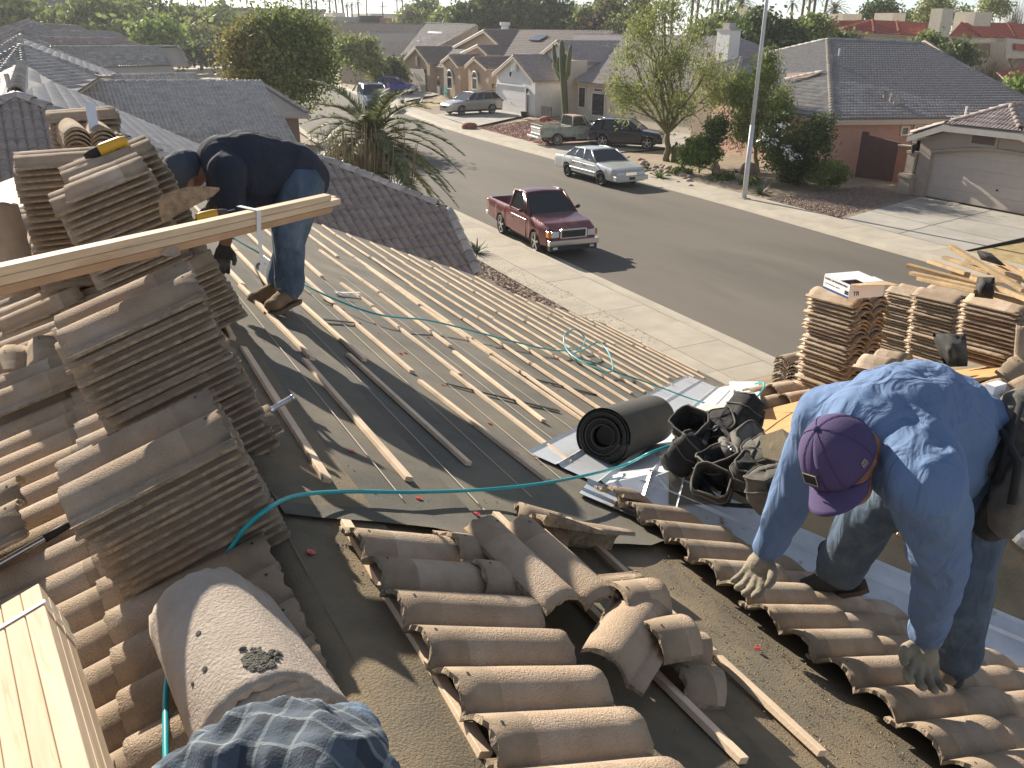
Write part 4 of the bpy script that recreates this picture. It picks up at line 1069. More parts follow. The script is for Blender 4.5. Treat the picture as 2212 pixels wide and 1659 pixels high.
# small white plastic trims on the far felt
for (a, b, lab) in (((722, 628), (752, 637), 'white plastic offcut on the felt above the crossing hose'), ((724, 632), (778, 632), 'second white plastic offcut crossing the first near the hose')):
    mb = MB(); mb.bar(PA(*a, .03), PA(*b, .05), .022, .004, nA); o = mb.out('plastic_offcut', M['white_plastic'], None); tagp(o, lab, 'offcut')
# ================================================================== houses
def pl(a, b, c):
    n = (Vector(b)-Vector(a)).cross(Vector(c)-Vector(a)).normalized(); d = n.dot(Vector(a)); return lambda u, v: at(u, v, n, d)
def wallpoly(parent, P, m, th=.2, n=None, name='wall'):
    return MB().poly(P, th, n).out(name, M[m], parent)
def window(parent, a, b, z0, z1, outv, m='win_white', arch=False, mull=1, fr=.06, pane='glass_dark'):
    """a, b: the two lower corners in plan (x, y); outv points out of the wall"""
    a = Vector((a[0], a[1], 0)); b = Vector((b[0], b[1], 0)); d = (b-a); L = d.length; d.normalize(); o = Vector(outv).normalized(); up_ = Vector((0, 0, 1))
    f = MB(); g_ = lambda s_, z, e: a+d*s_+up_*z+o*e
    for s_ in (fr/2, L-fr/2): f.bar(g_(s_, z0, .03), g_(s_, z1, .03), fr, .05, o)
    f.bar(g_(0, z0+fr/2, .032), g_(L, z0+fr/2, .032), .05, fr, up_)
    if not arch: f.bar(g_(0, z1-fr/2, .032), g_(L, z1-fr/2, .032), .05, fr, up_)
    else:
        n = 10; pts = [g_(L/2+L/2*math.cos(math.pi*i/n), z1+L/2*math.sin(math.pi*i/n), .03) for i in range(n+1)]; f.tube(pts, fr*.6, 6)
        f.bar(g_(0, z1, .032), g_(L, z1, .032), .05, fr, up_)
    fo = f.out('window_frame', M[m], parent)
    p = MB(); 
    for k in range(mull+1):
        s0 = fr+(L-2*fr)*k/(mull+1); s1 = fr+(L-2*fr)*(k+1)/(mull+1)-.02
        MB().poly([g_(s0, z0+fr, .012), g_(s1, z0+fr, .012), g_(s1, z1-fr*.5, .012), g_(s0, z1-fr*.5, .012)], .01, o).out('window_pane', M[pane], fo)
    if arch: MB().poly([g_(L/2+(L/2-fr*.5)*math.cos(math.pi*i/10), z1+(L/2-fr*.5)*math.sin(math.pi*i/10), .012) for i in range(11)], .01, o).out('window_pane', M[pane], fo)
    return fo
def garage_door(parent, a, b, z1, outv, m='door_white', rows=4, cols=8, z0=.13):
    a = Vector((a[0], a[1], 0)); b = Vector((b[0], b[1], 0)); d = b-a; L = d.length; d.normalize(); o = Vector(outv).normalized()
    root = MB().poly([a+Vector((0, 0, z0)), b+Vector((0, 0, z0)), b+Vector((0, 0, z1)), a+Vector((0, 0, z1))], .04, o).out('garage_door', M[m], parent)
    h = (z1-z0)/rows
    for r_ in range(rows):
        zz_ = z0+h*r_; MB().poly([a+Vector((0, 0, zz_+.012))+o*.012, b+Vector((0, 0, zz_+.012))+o*.012, b+Vector((0, 0, zz_+h-.012))+o*.012, a+Vector((0, 0, zz_+h-.012))+o*.012], .014, o).out('door_panel', M[m], root)
    MB().ell(a+d*L/2+o*.03+Vector((0, 0, z0+.75)), .05, .05, .04, 8, 5).out('handle', M['nylon'], root)
    return root
def coach_lamp(parent, P, o):
    r = MB().tube([Vector(P), Vector(P)+Vector(o)*.18, Vector(P)+Vector(o)*.2+Vector((0, 0, -.05))], .02, 6).out('wall_lamp', M['nylon'], parent)
    c = Vector(P)+Vector(o)*.2
    MB().tube([c+Vector((0, 0, .12)), c+Vector((0, 0, .06)), c+Vector((0, 0, -.22)), c+Vector((0, 0, -.3))], [.02, .11, .08, .02], 6).out('lamp_cage', M['nylon'], r)
def ztile(parent, roof, P, pairs=()):
    roof.face(P)
    for a, b in pairs: caps(parent, a, b, roof.m)
def gable(parent, roof, pk, lf, rt, X0, depth, wall, ovh=.35, z0=0, trim='trim', cap=True, wallz=None):
    """a gable facing the street (-X): peak and both eave pixels on the plane X0; runs back by depth"""
    A_, B_, C_ = aX(*pk, X0), aX(*lf, X0), aX(*rt, X0); D = Vector((depth, 0, 0))
    roof.face([B_, A_, A_+D, B_+D]); roof.face([A_, C_, C_+D, A_+D])
    if cap: caps(parent, A_+D, A_+Vector((0, 0, 0)), roof.m)
    # rake tiles run along both verges
    for q in (B_, C_): caps(parent, A_+Vector((.1, 0, .02)), q+Vector((.1, 0, .02)), roof.m, .09)
    fb = MB(); 
    for q in (B_, C_): fb.bar(A_+Vector((-.01, 0, -.13)), q+Vector((-.01, 0, -.13)), .04, .16, (1, 0, 0)) if False else fb.poly([A_+Vector((-.01, 0, -.03)), q+Vector((-.01, 0, -.03)), q+Vector((-.01, 0, -.22)), A_+Vector((-.01, 0, -.22))], .05, (-1, 0, 0))
    fb.out('fascia', M[trim], parent)
    X1 = X0+ovh; wl_ = B_.lerp(A_, .08); wr_ = C_.lerp(A_, .08); sh = Vector((ovh, 0, -.14))
    P = [Vector((X1, wl_.y, z0)), Vector((X1, wr_.y, z0)), wr_+sh, A_+sh, wl_+sh]
    wallpoly(parent, P, wall, .2, (-1, 0, 0))
    for q in (wl_, wr_):
        e_ = -.004 if q.y > A_.y else .004; wallpoly(parent, [Vector((X1+.205, q.y+e_, z0)), Vector((X1+depth-.4, q.y+e_, z0)), Vector((X1+depth-.4, q.y+e_, q.z-.15)), Vector((X1+.205, q.y+e_, q.z-.15))], wall, .15, (0, 1 if q.y > A_.y else -1, 0))
    return A_, B_, C_, X1
# ---- N1: neighbour on the near side
def neighbour1():
    h_ = thing('tiled_house', 'brown tiled house next door, its hip roof ending at the gravel yard', 'house', (0, 20, 0))
    rf = Roof(h_, 'tile_brown')
    C = aZ(1030, 600, 2.6); y0 = C.y; K = .45
    fF = lambda u, v: at(u, v, (0, -K, 1), 2.6-K*y0)
    W1 = fF(697, 350); H1 = fF(967, 457); A_ = fF(36, 211); zW = W1.z; xv = A_.x+(A_.z-zW)/K; yv = W1.y
    V1 = Vector((xv, yv, zW)); sC = Vector((C.x, y0, 2.6))
    rf.face([Vector((-7, y0, 2.6)), Vector((xv, y0, 2.6)), V1, A_, Vector((-7.0, A_.y-.5, A_.z-.2))][:4])
    rf.face([Vector((xv, y0, 2.6)), sC, H1, W1, V1])
    rf.face([Vector((-7, y0-2.6, 1.45)), Vector((.3, y0-2.6, 1.45)), Vector((.3, y0, 2.62)), Vector((-7, y0, 2.62))])
    # street face of the wing's hip end and the back of the wing
    rf.face([W1, H1, Vector((H1.x, H1.y+4.2, H1.z)), ]) if False else None
    H2 = Vector((H1.x, 2*yv-H1.y, H1.z)); rf.face([H1, H2, W1]); rf.face([W1, H2, Vector((xv, H2.y, H2.z)), V1])
    B_ = aZ(48, 141, A_.z); E = lambda u, v: at(u, v, (K, 0, 1), A_.z+K*A_.x)
    k0 = E(108, 180); k1 = E(435, 321)
    kq = k1+(k1-k0)*((k1.z-2.6)/(k0.z-k1.z)) if k0.z > k1.z else k1
    ev = A_.x+(A_.z-2.6)/K
    rg = Roof(h_, 'tile_grey', limit=280)
    rg.face([A_, V1, Vector((ev, yv+0.01, 2.6)), kq, k0]); rg.face([A_, k0, B_])
    rg.face([A_, B_, Vector((B_.x-(B_.z-2.6)/K, B_.y, 2.6)), Vector((A_.x-(A_.z-2.6)/K, A_.y-4, 2.6))])
    caps(h_, B_, A_, 'tile_grey', .16, .42); caps(h_, A_, V1, 'tile_grey', .12); caps(h_, A_, Vector((-7, y0, 2.7)), 'tile_grey', .12)
    caps(h_, W1, H1, 'tile_grey', .11); caps(h_, W1, H2, 'tile_grey', .10); caps(h_, V1, W1, 'tile_grey', .11)
    caps(h_, H1+Vector((.02, 0, -.02)), sC+Vector((.02, 0, 0)), 'tile_grey', .11, .34)
    MB().tube([E(20, 190), E(20, 190)+Vector((0, 0, .3))], .05, 10).out('vent_pipe', M['tile_grey'], h_)
    rf.done('trim'); rg.done('trim')
    w_ = MB(); w_.bb(-6.5, C.x-.5, y0+.5, y0+12, 0, 2.5); w_.bb(-6.5, 5.4, y0+10, A_.y+16, 0, 2.5); w_.out('wall', M['stucco_tan'], h_)
    MB().poly([sC+Vector((-1.6, .02, -.05)), sC+Vector((.0, .02, -.05)), sC+Vector((.0, .02, -.28)), sC+Vector((-1.6, .02, -.28))], .05, (0, -1, 0)).poly([sC+Vector((.02, 0, -.05)), sC+Vector((.02, 0, -.28)), H1+Vector((.02, 0, -.28)), H1+Vector((.02, 0, -.05))], .05, (1, 0, 0)).out('fascia', M['trim'], h_)
    return A_
neighbour1()
# ---- houses further along the near side; each shows the dark slope of its front wing and a ridge
def wing_house(label, R0, R1, hipL, cut, hipR, zr, matn, ground_y, wall='stucco_tan', K=.45, cutlow=None, low=3.2, limit=280, xl=None):
    h_ = thing('tiled_house', label, 'house', aZ(*R1, zr)-Vector((3, 0, zr)))
    rf = Roof(h_, matn, limit=limit)
    a = aZ(*R0, zr); b = aZ(*R1, zr); y = (a.y+b.y)/2; a = aY(*R0, y); b = aY(*R1, y); z_ = (a.z+b.z)/2
    F_ = lambda u, v: at(u, v, (0, -K, 1), z_-K*y)
    hl = F_(*hipL); c0 = F_(*cut)
    lowp = F_(*cutlow) if cutlow else Vector((c0.x, y-low/K, z_-low))
    zl = z_-low; yl = y-low/K
    cx = c0.x; rf.face([Vector((cx, y, z_)), b, hl, Vector((cx, hl.y, hl.z))])
    rf.face([a, Vector((cx, y, z_)), Vector((cx, yl, zl)), Vector((a.x-1.5, yl, zl)), Vector((a.x-1.5, hl.y, hl.z))])
    hr = aZ(*hipR, hl.z) if True else None; hr = Vector((hl.x, 2*y-hl.y, hl.z))
    rf.face([b, hr, hl]); rf.face([a, Vector((a.x-1.5, hr.y, hl.z)), hr, b])
    caps(h_, a, b, matn, .12, .42); caps(h_, b, hl, matn, .11); caps(h_, b, hr, matn, .10); caps(h_, Vector((c0.x, hl.y, hl.z)), Vector((c0.x, yl, zl)), matn, .10)
    rf.done('trim')
    w_ = MB(); w_.bb(a.x-4, hl.x-.5, yl+.6, hr.y-.5, 0, zl-.02); w_.bb(c0.x-.3, hl.x-.5, hl.y+.4, hr.y-.5, 0, hl.z-.05); w_.out('wall', M[wall], h_)
    return a, b, hl, hr
wing_house('grey tiled front wing two houses down, rows of tile noses catching the sun', (108, 180), (560, 180), (673, 250), (607, 253), (705, 238), 4.5, 'tile_grey', 0, 'stucco_brown')
def row_house(label, ridge, Yd, face_low, matn, hip=None, wall=None, extra=()):
    h_ = thing('tiled_house', label, 'house', aY(ridge[1][0], ridge[1][1], Yd)-Vector((4, 0, 3)))
    rf = Roof(h_, matn, limit=200)
    a = aY(*ridge[0], Yd); b = aY(*ridge[1], Yd); z_ = (a.z+b.z)/2; K = .45
    F_ = lambda u, v: at(u, v, (0, -K, 1), z_-K*Yd)
    P = [a, b]+[F_(*q) for q in face_low]; rf.face(P)
    e = P[2]; rf.face([b, Vector((e.x, 2*Yd-e.y, e.z)), e]); rf.face([a, Vector((a.x, 2*Yd-e.y, e.z)), Vector((e.x, 2*Yd-e.y, e.z)), b])
    caps(h_, a, b, matn, .13, .5); caps(h_, b, e, matn, .13, .5)
    for P_ in extra:
        Q = [Vector(q) for q in P_]; rf.face(Q)
        caps(h_, Q[0], Q[1], matn, .15, .5)
        if len(Q) > 3: caps(h_, Q[0], Q[-1], matn, .15, .5)
    rf.done('trim')
    zz_ = min(p.z for p in P); w_ = MB(); w_.bb(a.x-3, e.x-.5, min(p.y for p in P)+.6, 2*Yd-e.y, 0, max(zz_, .3)); w_.out('wall', M[wall or 'stucco_tan'], h_)
    return h_
Y2 = aZ(300, 165, 4.5).y
row_house('thin grey ridge and slope of the third house down the near side', ((212, 167), (421, 163)), Y2, [(430, 172), (436, 195), (215, 195)], 'tile_grey', extra=[
    [aY(45, 102, Y2-4), aY(214, 168, Y2-7), aY(150, 215, Y2-12), aY(-30, 200, Y2-14)],
    [aY(45, 102, Y2-4), aY(-40, 150, Y2-8), aY(-40, 215, Y2-14), aY(60, 215, Y2-14)],
    [aY(44, 84, Y2+9), aY(45, 104, Y2-4), aY(214, 169, Y2-7), aY(262, 165, Y2+6)]])
Y3 = Y2+26
row_house('grey tiled house beyond, sunlit tile rows and a tan gable wall end', ((82, 104), (386, 102)), Y3, [(408, 141), (372, 142), (384, 162), (215, 170)], 'tile_grey', wall='trim', extra=[
    [aY(45, 78, Y3-2), aY(110, 100, Y3-4), aY(110, 112, Y3-6), aY(-40, 130, Y3-8)]])
Y4 = Y3+16
row_house('brownish tiled house fourth down the near side, a vent pipe on its slope', ((75, 83), (257, 85)), Y4, [(312, 102), (100, 104)], 'tile_pinkgrey', extra=[
    [aY(46, 68, Y4), aY(95, 92, Y4-3), aY(60, 100, Y4-5), aY(-30, 105, Y4-6)], [aY(46, 68, Y4), aY(-30, 100, Y4-5), aY(-30, 110, Y4-7), aY(40, 100, Y4-7)]])
Y5 = Y4+18
row_house('grey tiled house fifth down the near side', ((118, 69), (243, 70)), Y5, [(275, 83), (130, 84)], 'tile_steel', extra=[
    [aY(68, 50, Y5), aY(150, 83, Y5-3), aY(60, 92, Y5-6), aY(20, 74, Y5-4)], [aY(68, 50, Y5), aY(-20, 88, Y5-5), aY(-20, 95, Y5-6), aY(60, 90, Y5-6)]])
Y6 = Y5+20
row_house('farthest tiled house of the near side with two pointed gable roofs', ((87, 52), (168, 57)), Y6, [(190, 68), (95, 68)], 'tile_pinkgrey', extra=[
    [aY(63, 43, Y6), aY(110, 64, Y6-3), aY(60, 78, Y6-6), aY(20, 66, Y6-5)], [aY(63, 43, Y6), aY(-10, 66, Y6-3), aY(-10, 76, Y6-5), aY(60, 76, Y6-6)]])
# ---- G: garage house at the right edge
def garage_house():
    h_ = thing('garage_house', 'tan stucco house at the right edge, clipped gable over a wide white garage door', 'house', (34, 20, 0)); XG = 34.0
    rf = Roof(h_, 'tile_pinkgrey')
    XE = XG-.45
    a = aX(1961, 293, XE); b = aX(2041, 263, XE); c = aX(2205, 295, XE); yc = b.y-(b.y-(c.y))*1.0
    dl = (b-a); rd = Vector((XE, c.y-(a.y-b.y), a.z)); ap = aX(2188, 230, XE+(b.y-c.y)*.5*1.0); ap = aX(2188, 230, XE+1.6)
    b.z = (b.z+c.z)/2+.0; c.z = b.z
    rf.face([b, c, Vector((XE+1.6, (b.y+c.y)/2, ap.z))])
    A2 = Vector((XE+1.6, (b.y+c.y)/2, ap.z)); D = Vector((10, 0, 0))
    rf.face([a, b, A2, A2+D, a+D]); rf.face([c, rd, rd+D, A2+D, A2])
    caps(h_, A2, b, 'tile_pinkgrey', .14); caps(h_, A2, c, 'tile_pinkgrey', .14); caps(h_, A2+D, A2, 'tile_pinkgrey', .12)
    caps(h_, b+Vector((.1, 0, .03)), a+Vector((.1, 0, .03)), 'tile_pinkgrey', .13); caps(h_, c+Vector((.1, 0, .03)), rd+Vector((.1, 0, .03)), 'tile_pinkgrey', .13)
    rf.done('trim_grey')
    fb = MB()
    for p, q in ((a, b), (b, c), (c, rd)): fb.poly([p+Vector((-.02, 0, -.03)), q+Vector((-.02, 0, -.03)), q+Vector((-.02, 0, -.26)), p+Vector((-.02, 0, -.26))], .05, (-1, 0, 0))
    fb.out('fascia', M['trim_grey'], h_)
    yl = aX(1963, 400, XG).y; dL = aX(1998, 400, XG).y; dR = aX(2330, 400, XG).y; yr = dR-1.2; zt = aX(2091, 319, XG).z; zt = min(zt, 2.5)
    zw = b.z-.26; zdoor = 2.25
    # wall pieces round the opening, with an arched head
    wallpoly(h_, [Vector((XG, yl, 0)), Vector((XG, dL, 0)), Vector((XG, dL, zdoor+.5)), Vector((XG, b.y, zw)), Vector((XG, yl, a.z-.2))], 'stucco_tan', .25, (-1, 0, 0))
    n = 14; arc = [Vector((XG, dL+(dR-dL)*i/n, zdoor-.25+.42*math.sin(math.pi*i/n))) for i in range(n+1)]
    wallpoly(h_, [Vector((XG, b.y, zw)), Vector((XG, dL, zdoor+.5))]+arc+[Vector((XG, dR, zdoor+.5)), Vector((XG, c.y, zw))], 'stucco_tan', .25, (-1, 0, 0)) if False else None
    for i in range(n):
        p, q = arc[i], arc[i+1]; zz1 = lambda y_: min(zw, a.z-.2+(y_-yl)/(b.y-yl)*(zw-a.z+.2)) if y_ > b.y else zw
        wallpoly(h_, [p, q, Vector((XG, q.y, zz1(q.y))), Vector((XG, p.y, zz1(p.y)))], 'stucco_tan', .25, (-1, 0, 0)) if i in (0,) else None
    mbw = MB()
    for i in range(n):
        p, q = arc[i], arc[i+1]; top = lambda y_: zw if y_ <= b.y else (a.z-.2+(zw-a.z+.2)*(yl-y_)/(yl-b.y))
        if i > 0: mbw.poly([p, q, Vector((XG, q.y, top(q.y))), Vector((XG, p.y, top(p.y)))], .25, (-1, 0, 0))
    mbw.out('wall', M['stucco_tan'], h_)
    wallpoly(h_, [Vector((XG, dR, 0)), Vector((XG, yr, 0)), Vector((XG, yr, zw)), Vector((XG, dR, zw))], 'stucco_tan', .25, (-1, 0, 0))
    wallpoly(h_, [Vector((XG, yl, 0)), Vector((XG+9, yl, 0)), Vector((XG+9, yl, a.z-.2)), Vector((XG, yl, a.z-.2))], 'stucco_tan', .2, (0, 1, 0))
    mb = MB(); mb.tube([p+Vector((-.03, 0, .06)) for p in arc], .07, 6); mb.out('arch_moulding', M['stucco_tan'], h_)
    mb = MB(); mb.bb(XG-.30, XG, yl-.25, yl+.35, 0, .85); mb.out('pilaster_base', M['stucco_tan'], h_)
    mb = MB(); mb.bb(XG-.36, XG, yl-.30, yl+.40, .85, .95); mb.bb(XG-.33, XG, yl-.27, yl+.37, .95, 1.02); mb.bb(XG-.20, XG, yl-.2, yl+.28, 1.9, 2.0); mb.bb(XG-.16, XG, yl-.16, yl+.24, 1.02, 1.9); mb.out('pilaster', M['stucco_tan'], h_)
    garage_door(h_, (XG+.22, dL+.02), (XG+.22, dR), zdoor+.25, (-1, 0, 0), 'door_beige', 5)
    coach_lamp(h_, aX(1998-2, 300, XG)+Vector((-.02, 0, .1)), (-1, 0, 0)) if False else coach_lamp(h_, Vector((XG-.02, yl-.05, 2.2)), (-1, 0, 0))
    yv0, yv1 = aX(2101, 300, XG).y, aX(2153, 300, XG).y; zv = aX(2101, 288, XG).z; zv0 = aX(2101, 309, XG).z
    f_ = MB(); 
    for (p0, p1, q0, q1) in ((yv0+.12, yv0, zv0-.1, zv+.1), (yv1, yv1-.12, zv0-.1, zv+.1)): f_.bb(XG-.06, XG, min(p0, p1), max(p0, p1), q0, q1)
    f_.bb(XG-.06, XG, yv1, yv0, zv, zv+.12); f_.bb(XG-.06, XG, yv1, yv0, zv0-.12, zv0); vf = f_.out('gable_vent', M['stucco_tan'], h_)
    nsl = 8
    for i in range(nsl): MB().box((XG-.03, (yv0+yv1)/2, zv0+(zv-zv0)*(i+.5)/nsl), (.05, yv0-yv1, .018), (Vector((.8, 0, .6)), Vector((0, 1, 0)), Vector((-.6, 0, .8)))).out('louver', M['stucco_brown'], vf)
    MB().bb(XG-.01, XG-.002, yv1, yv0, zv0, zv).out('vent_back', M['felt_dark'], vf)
    MB().tube([a.lerp(b, .9)+Vector((1.5, 0, .1)), a.lerp(b, .9)+Vector((1.5, 0, .75))], .04, 8).out('vent_pipe', M['white_plastic'], h_)


garage_house()
# ---- P: pink stucco house with the big hip roof
def pink_house():
    h_ = thing('pink_house', 'pink stucco house with a huge slate grey hip roof behind the lamp post', 'house', (38, 31, 0))
    rf = Roof(h_, 'tile_steel', limit=300, W=.36, E=.36)
    C0 = aZ(1797, 259, 2.8); C1 = aZ(2035, 257, 2.8); dr = (C1-C0).normalized(); C1 = C0+dr*17
    T = aX(1787, 87, C0.x+9.0); f = pl(C0, C1, T); T2 = f(1989, 95); HR = f(2235, 226)
    L0 = aZ(1655, 239, 2.8); g_ = pl(C0, L0, T); TL = g_(1641, 121); LL = C0+(L0-C0)*1.5
    Ce = HR+(HR-T2)*((HR.z-2.8)/(T2.z-HR.z)); rf.face([C0, Ce, T2, T])
    rf.face([T, TL, LL, C0])
    rf.face([T2, HR, HR+Vector((6, 10, 0)), T2+Vector((4, 4, 0))])
    caps(h_, T, C0, 'tile_cap_pale', .15, .42); caps(h_, T, T2, 'tile_steel', .13, .42); caps(h_, T2, HR, 'tile_steel', .13, .42); caps(h_, T, TL, 'tile_steel', .13, .42)
    a, b = g_(1700, 181)+Vector((-.25, 0, .15)), g_(1783, 161)+Vector((-.15, 0, .1)); caps(h_, b, a, 'tile_steel', .14, .42)
    MB().poly([g_(1702, 163)+Vector((-.1, 0, .1)), g_(1778, 160)+Vector((-.1, 0, .1)), g_(1770, 167)+Vector((-.1, 0, .02)), g_(1700, 175)+Vector((-.1, 0, .02))], .05).out('valley_gap', M['stucco_brown'], h_)
    rf.done('trim')
    nS = Vector((dr.y, -dr.x, 0)); nS = nS if nS.y < 0 else -nS
    w0 = C0-nS*.5+dr*.5; w1 = C1-nS*.5
    wallpoly(h_, [Vector((w0.x, w0.y, 0)), Vector((w1.x, w1.y, 0)), Vector((w1.x, w1.y, 2.65)), Vector((w0.x, w0.y, 2.65))], 'stucco_pink', .2, nS)
    dl = (L0-C0).normalized(); nW = Vector((-dl.y, dl.x, 0)); nW = nW if nW.x < 0 else -nW; w2 = w0+dl*13
    wallpoly(h_, [Vector((w0.x, w0.y, 0)), Vector((w2.x, w2.y, 0)), Vector((w2.x, w2.y, 2.65)), Vector((w0.x, w0.y, 2.65))], 'stucco_pink', .2, nW)
    fb = MB(); fb.poly([C0+Vector((0, 0, -.04)), C1+Vector((0, 0, -.04)), C1+Vector((0, 0, -.26)), C0+Vector((0, 0, -.26))], .05, nS); fb.poly([C0+Vector((0, 0, -.04)), LL+Vector((0, 0, -.04)), LL+Vector((0, 0, -.26)), C0+Vector((0, 0, -.26))], .05, nW); fb.out('fascia', M['trim'], h_)
    fw = pl(w0, w1, w0+Vector((0, 0, 1)))
    for (u0, v0, u1, v1) in ((1943, 272, 1961, 293), (1972, 270, 2007, 284), (1968, 301, 1984, 309)):
        p, q = fw(u0, v1), fw(u1, v1); z1 = fw(u0, v0).z; p = p+nS*.02; q = q+nS*.02; window(h_, (p.x, p.y), (q.x, q.y), p.z, z1, nS, mull=0, fr=.08)
    for (u, v) in ((1912, 215), (1934, 228), (1793, 137)):
        p = f(u, v); MB().tube([p-Vector((0, 0, .1)), p+Vector((0, 0, .25)), p+Vector((-.12, -.1, .36)), p+Vector((-.35, -.25, .36))], .14, 10).out('roof_vent', M['tile_pinkgrey'], h_)
    for (u, v) in ((1921, 222), (1811, 124), (1700+263*.231*0+1, 0)):
        if v: p = f(u, v); MB().tube([p, p+Vector((0, 0, .5))], .04, 8).out('vent_pipe', M['white_plastic'], h_)
M['tile_cap_pale'] = mat('hip_cap_pale', (.42, .38, .33), .85, .15, 4, .2, 120, obj=.15)
pink_house()
# block walls between the pink house and the garage house
a, b = aZ(1846, 386), aZ(1926, 397); bw = thing('block_wall', 'dark brown painted block wall closing the side yard beside the pink house', 'wall', a)
for k in range(2):
    p = a.lerp(b, .16*k); q = a.lerp(b, .16+.84*k); hgt = 2.15 if k else 2.3
    MB().poly([p, q-Vector((0, 0, 0)), q+Vector((0, 0, hgt-.2*k)), p+Vector((0, 0, hgt))], .18).out('wall_section', M['block_brown'], bw)
bw = thing('block_wall', 'salmon painted block wall section between the brown wall and the garage', 'wall', b)
c = aZ(1966, 402); c = b+(c-b)*1.4; rows = 9
for r_ in range(rows):
    for k in range(4):
        p = b.lerp(c, (k+(.5 if r_ % 2 else 0))/4.5); q = b.lerp(c, (k+(.5 if r_ % 2 else 0)+.985)/4.5); z0 = r_*.2
        MB().poly([p+Vector((0, 0, z0)), q+Vector((0, 0, z0)), q+Vector((0, 0, z0+.192)), p+Vector((0, 0, z0+.192))], .15).out('block', M['block_orange'], bw)
MB().poly([b+Vector((0, .04, 0)), c+Vector((0, .04, 0)), c+Vector((0, .04, 1.8)), b+Vector((0, .04, 1.8))], .08).out('mortar_bed', M['block_orange'], bw)
MB().bar(b+Vector((0, 0, 1.84)), c+Vector((0, 0, 1.84)), .24, .07).out('wall_cap', M['stucco_cream'], bw)
# ---- arched entry between the white and the pink houses
def entry():
    h_ = thing('arched_entry_house', 'beige house front with a tall arched entry behind the trees', 'house', (38, 40, 0)); X0 = 37.0
    rf = Roof(h_, 'tile_steel', limit=200)
    a = aX(1495, 156, X0-.5); b = aX(1590, 167, X0-.5); t = aX(1601, 127, X0+3.0); c = aX(1650, 170, X0+1.5); t2 = aX(1655, 126, X0+7)
    rf.face([a, b, t]); rf.face([b, c+Vector((3, 0, 0)), t2, t]); caps(h_, t, b, 'tile_cap_pale', .14); caps(h_, t, a, 'tile_steel', .12); caps(h_, t2, t, 'tile_steel', .12)
    rf.done('trim')
    yl = aX(1500, 200, X0).y; yr = aX(1592, 200, X0).y; o0 = aX(1548, 200, X0).y; o1 = aX(1577, 200, X0).y; zt = min(a.z, b.z)-.1
    zs = aX(1560, 215, X0).z; r_ = abs(o0-o1)/2; ym = (o0+o1)/2
    wallpoly(h_, [Vector((X0, yl, 0)), Vector((X0, o0, 0)), Vector((X0, o0, zt)), Vector((X0, yl, zt))], 'stucco_beige', .5, (-1, 0, 0))
    wallpoly(h_, [Vector((X0, o1, 0)), Vector((X0, yr, 0)), Vector((X0, yr, zt)), Vector((X0, o1, zt))], 'stucco_beige', .5, (-1, 0, 0))
    mb = MB(); n = 12
    for i in range(n):
        t0, t1 = math.pi*i/n, math.pi*(i+1)/n; p = Vector((X0, ym+r_*math.cos(t0), zs+r_*math.sin(t0))); q = Vector((X0, ym+r_*math.cos(t1), zs+r_*math.sin(t1)))
        mb.poly([p, q, Vector((X0, q.y, zt)), Vector((X0, p.y, zt))], .5, (-1, 0, 0))
    mb.out('wall', M['stucco_beige'], h_)
    wallpoly(h_, [Vector((X0+2.5, yl+3, 0)), Vector((X0+2.5, yr-3, 0)), Vector((X0+2.5, yr-3, zt-.3)), Vector((X0+2.5, yl+3, zt-.3))], 'stucco_beige', .2, (-1, 0, 0))
    wallpoly(h_, [Vector((X0, yr, 0)), Vector((X0+6, yr, 0)), Vector((X0+6, yr, zt)), Vector((X0, yr, zt))], 'stucco_beige', .2, (0, -1, 0))
    MB().bb(X0+2.2, X0+2.28, ym-.5, ym+.5, 0, 2.2).out('front_door', M['stucco_brown'], h_)
entry()
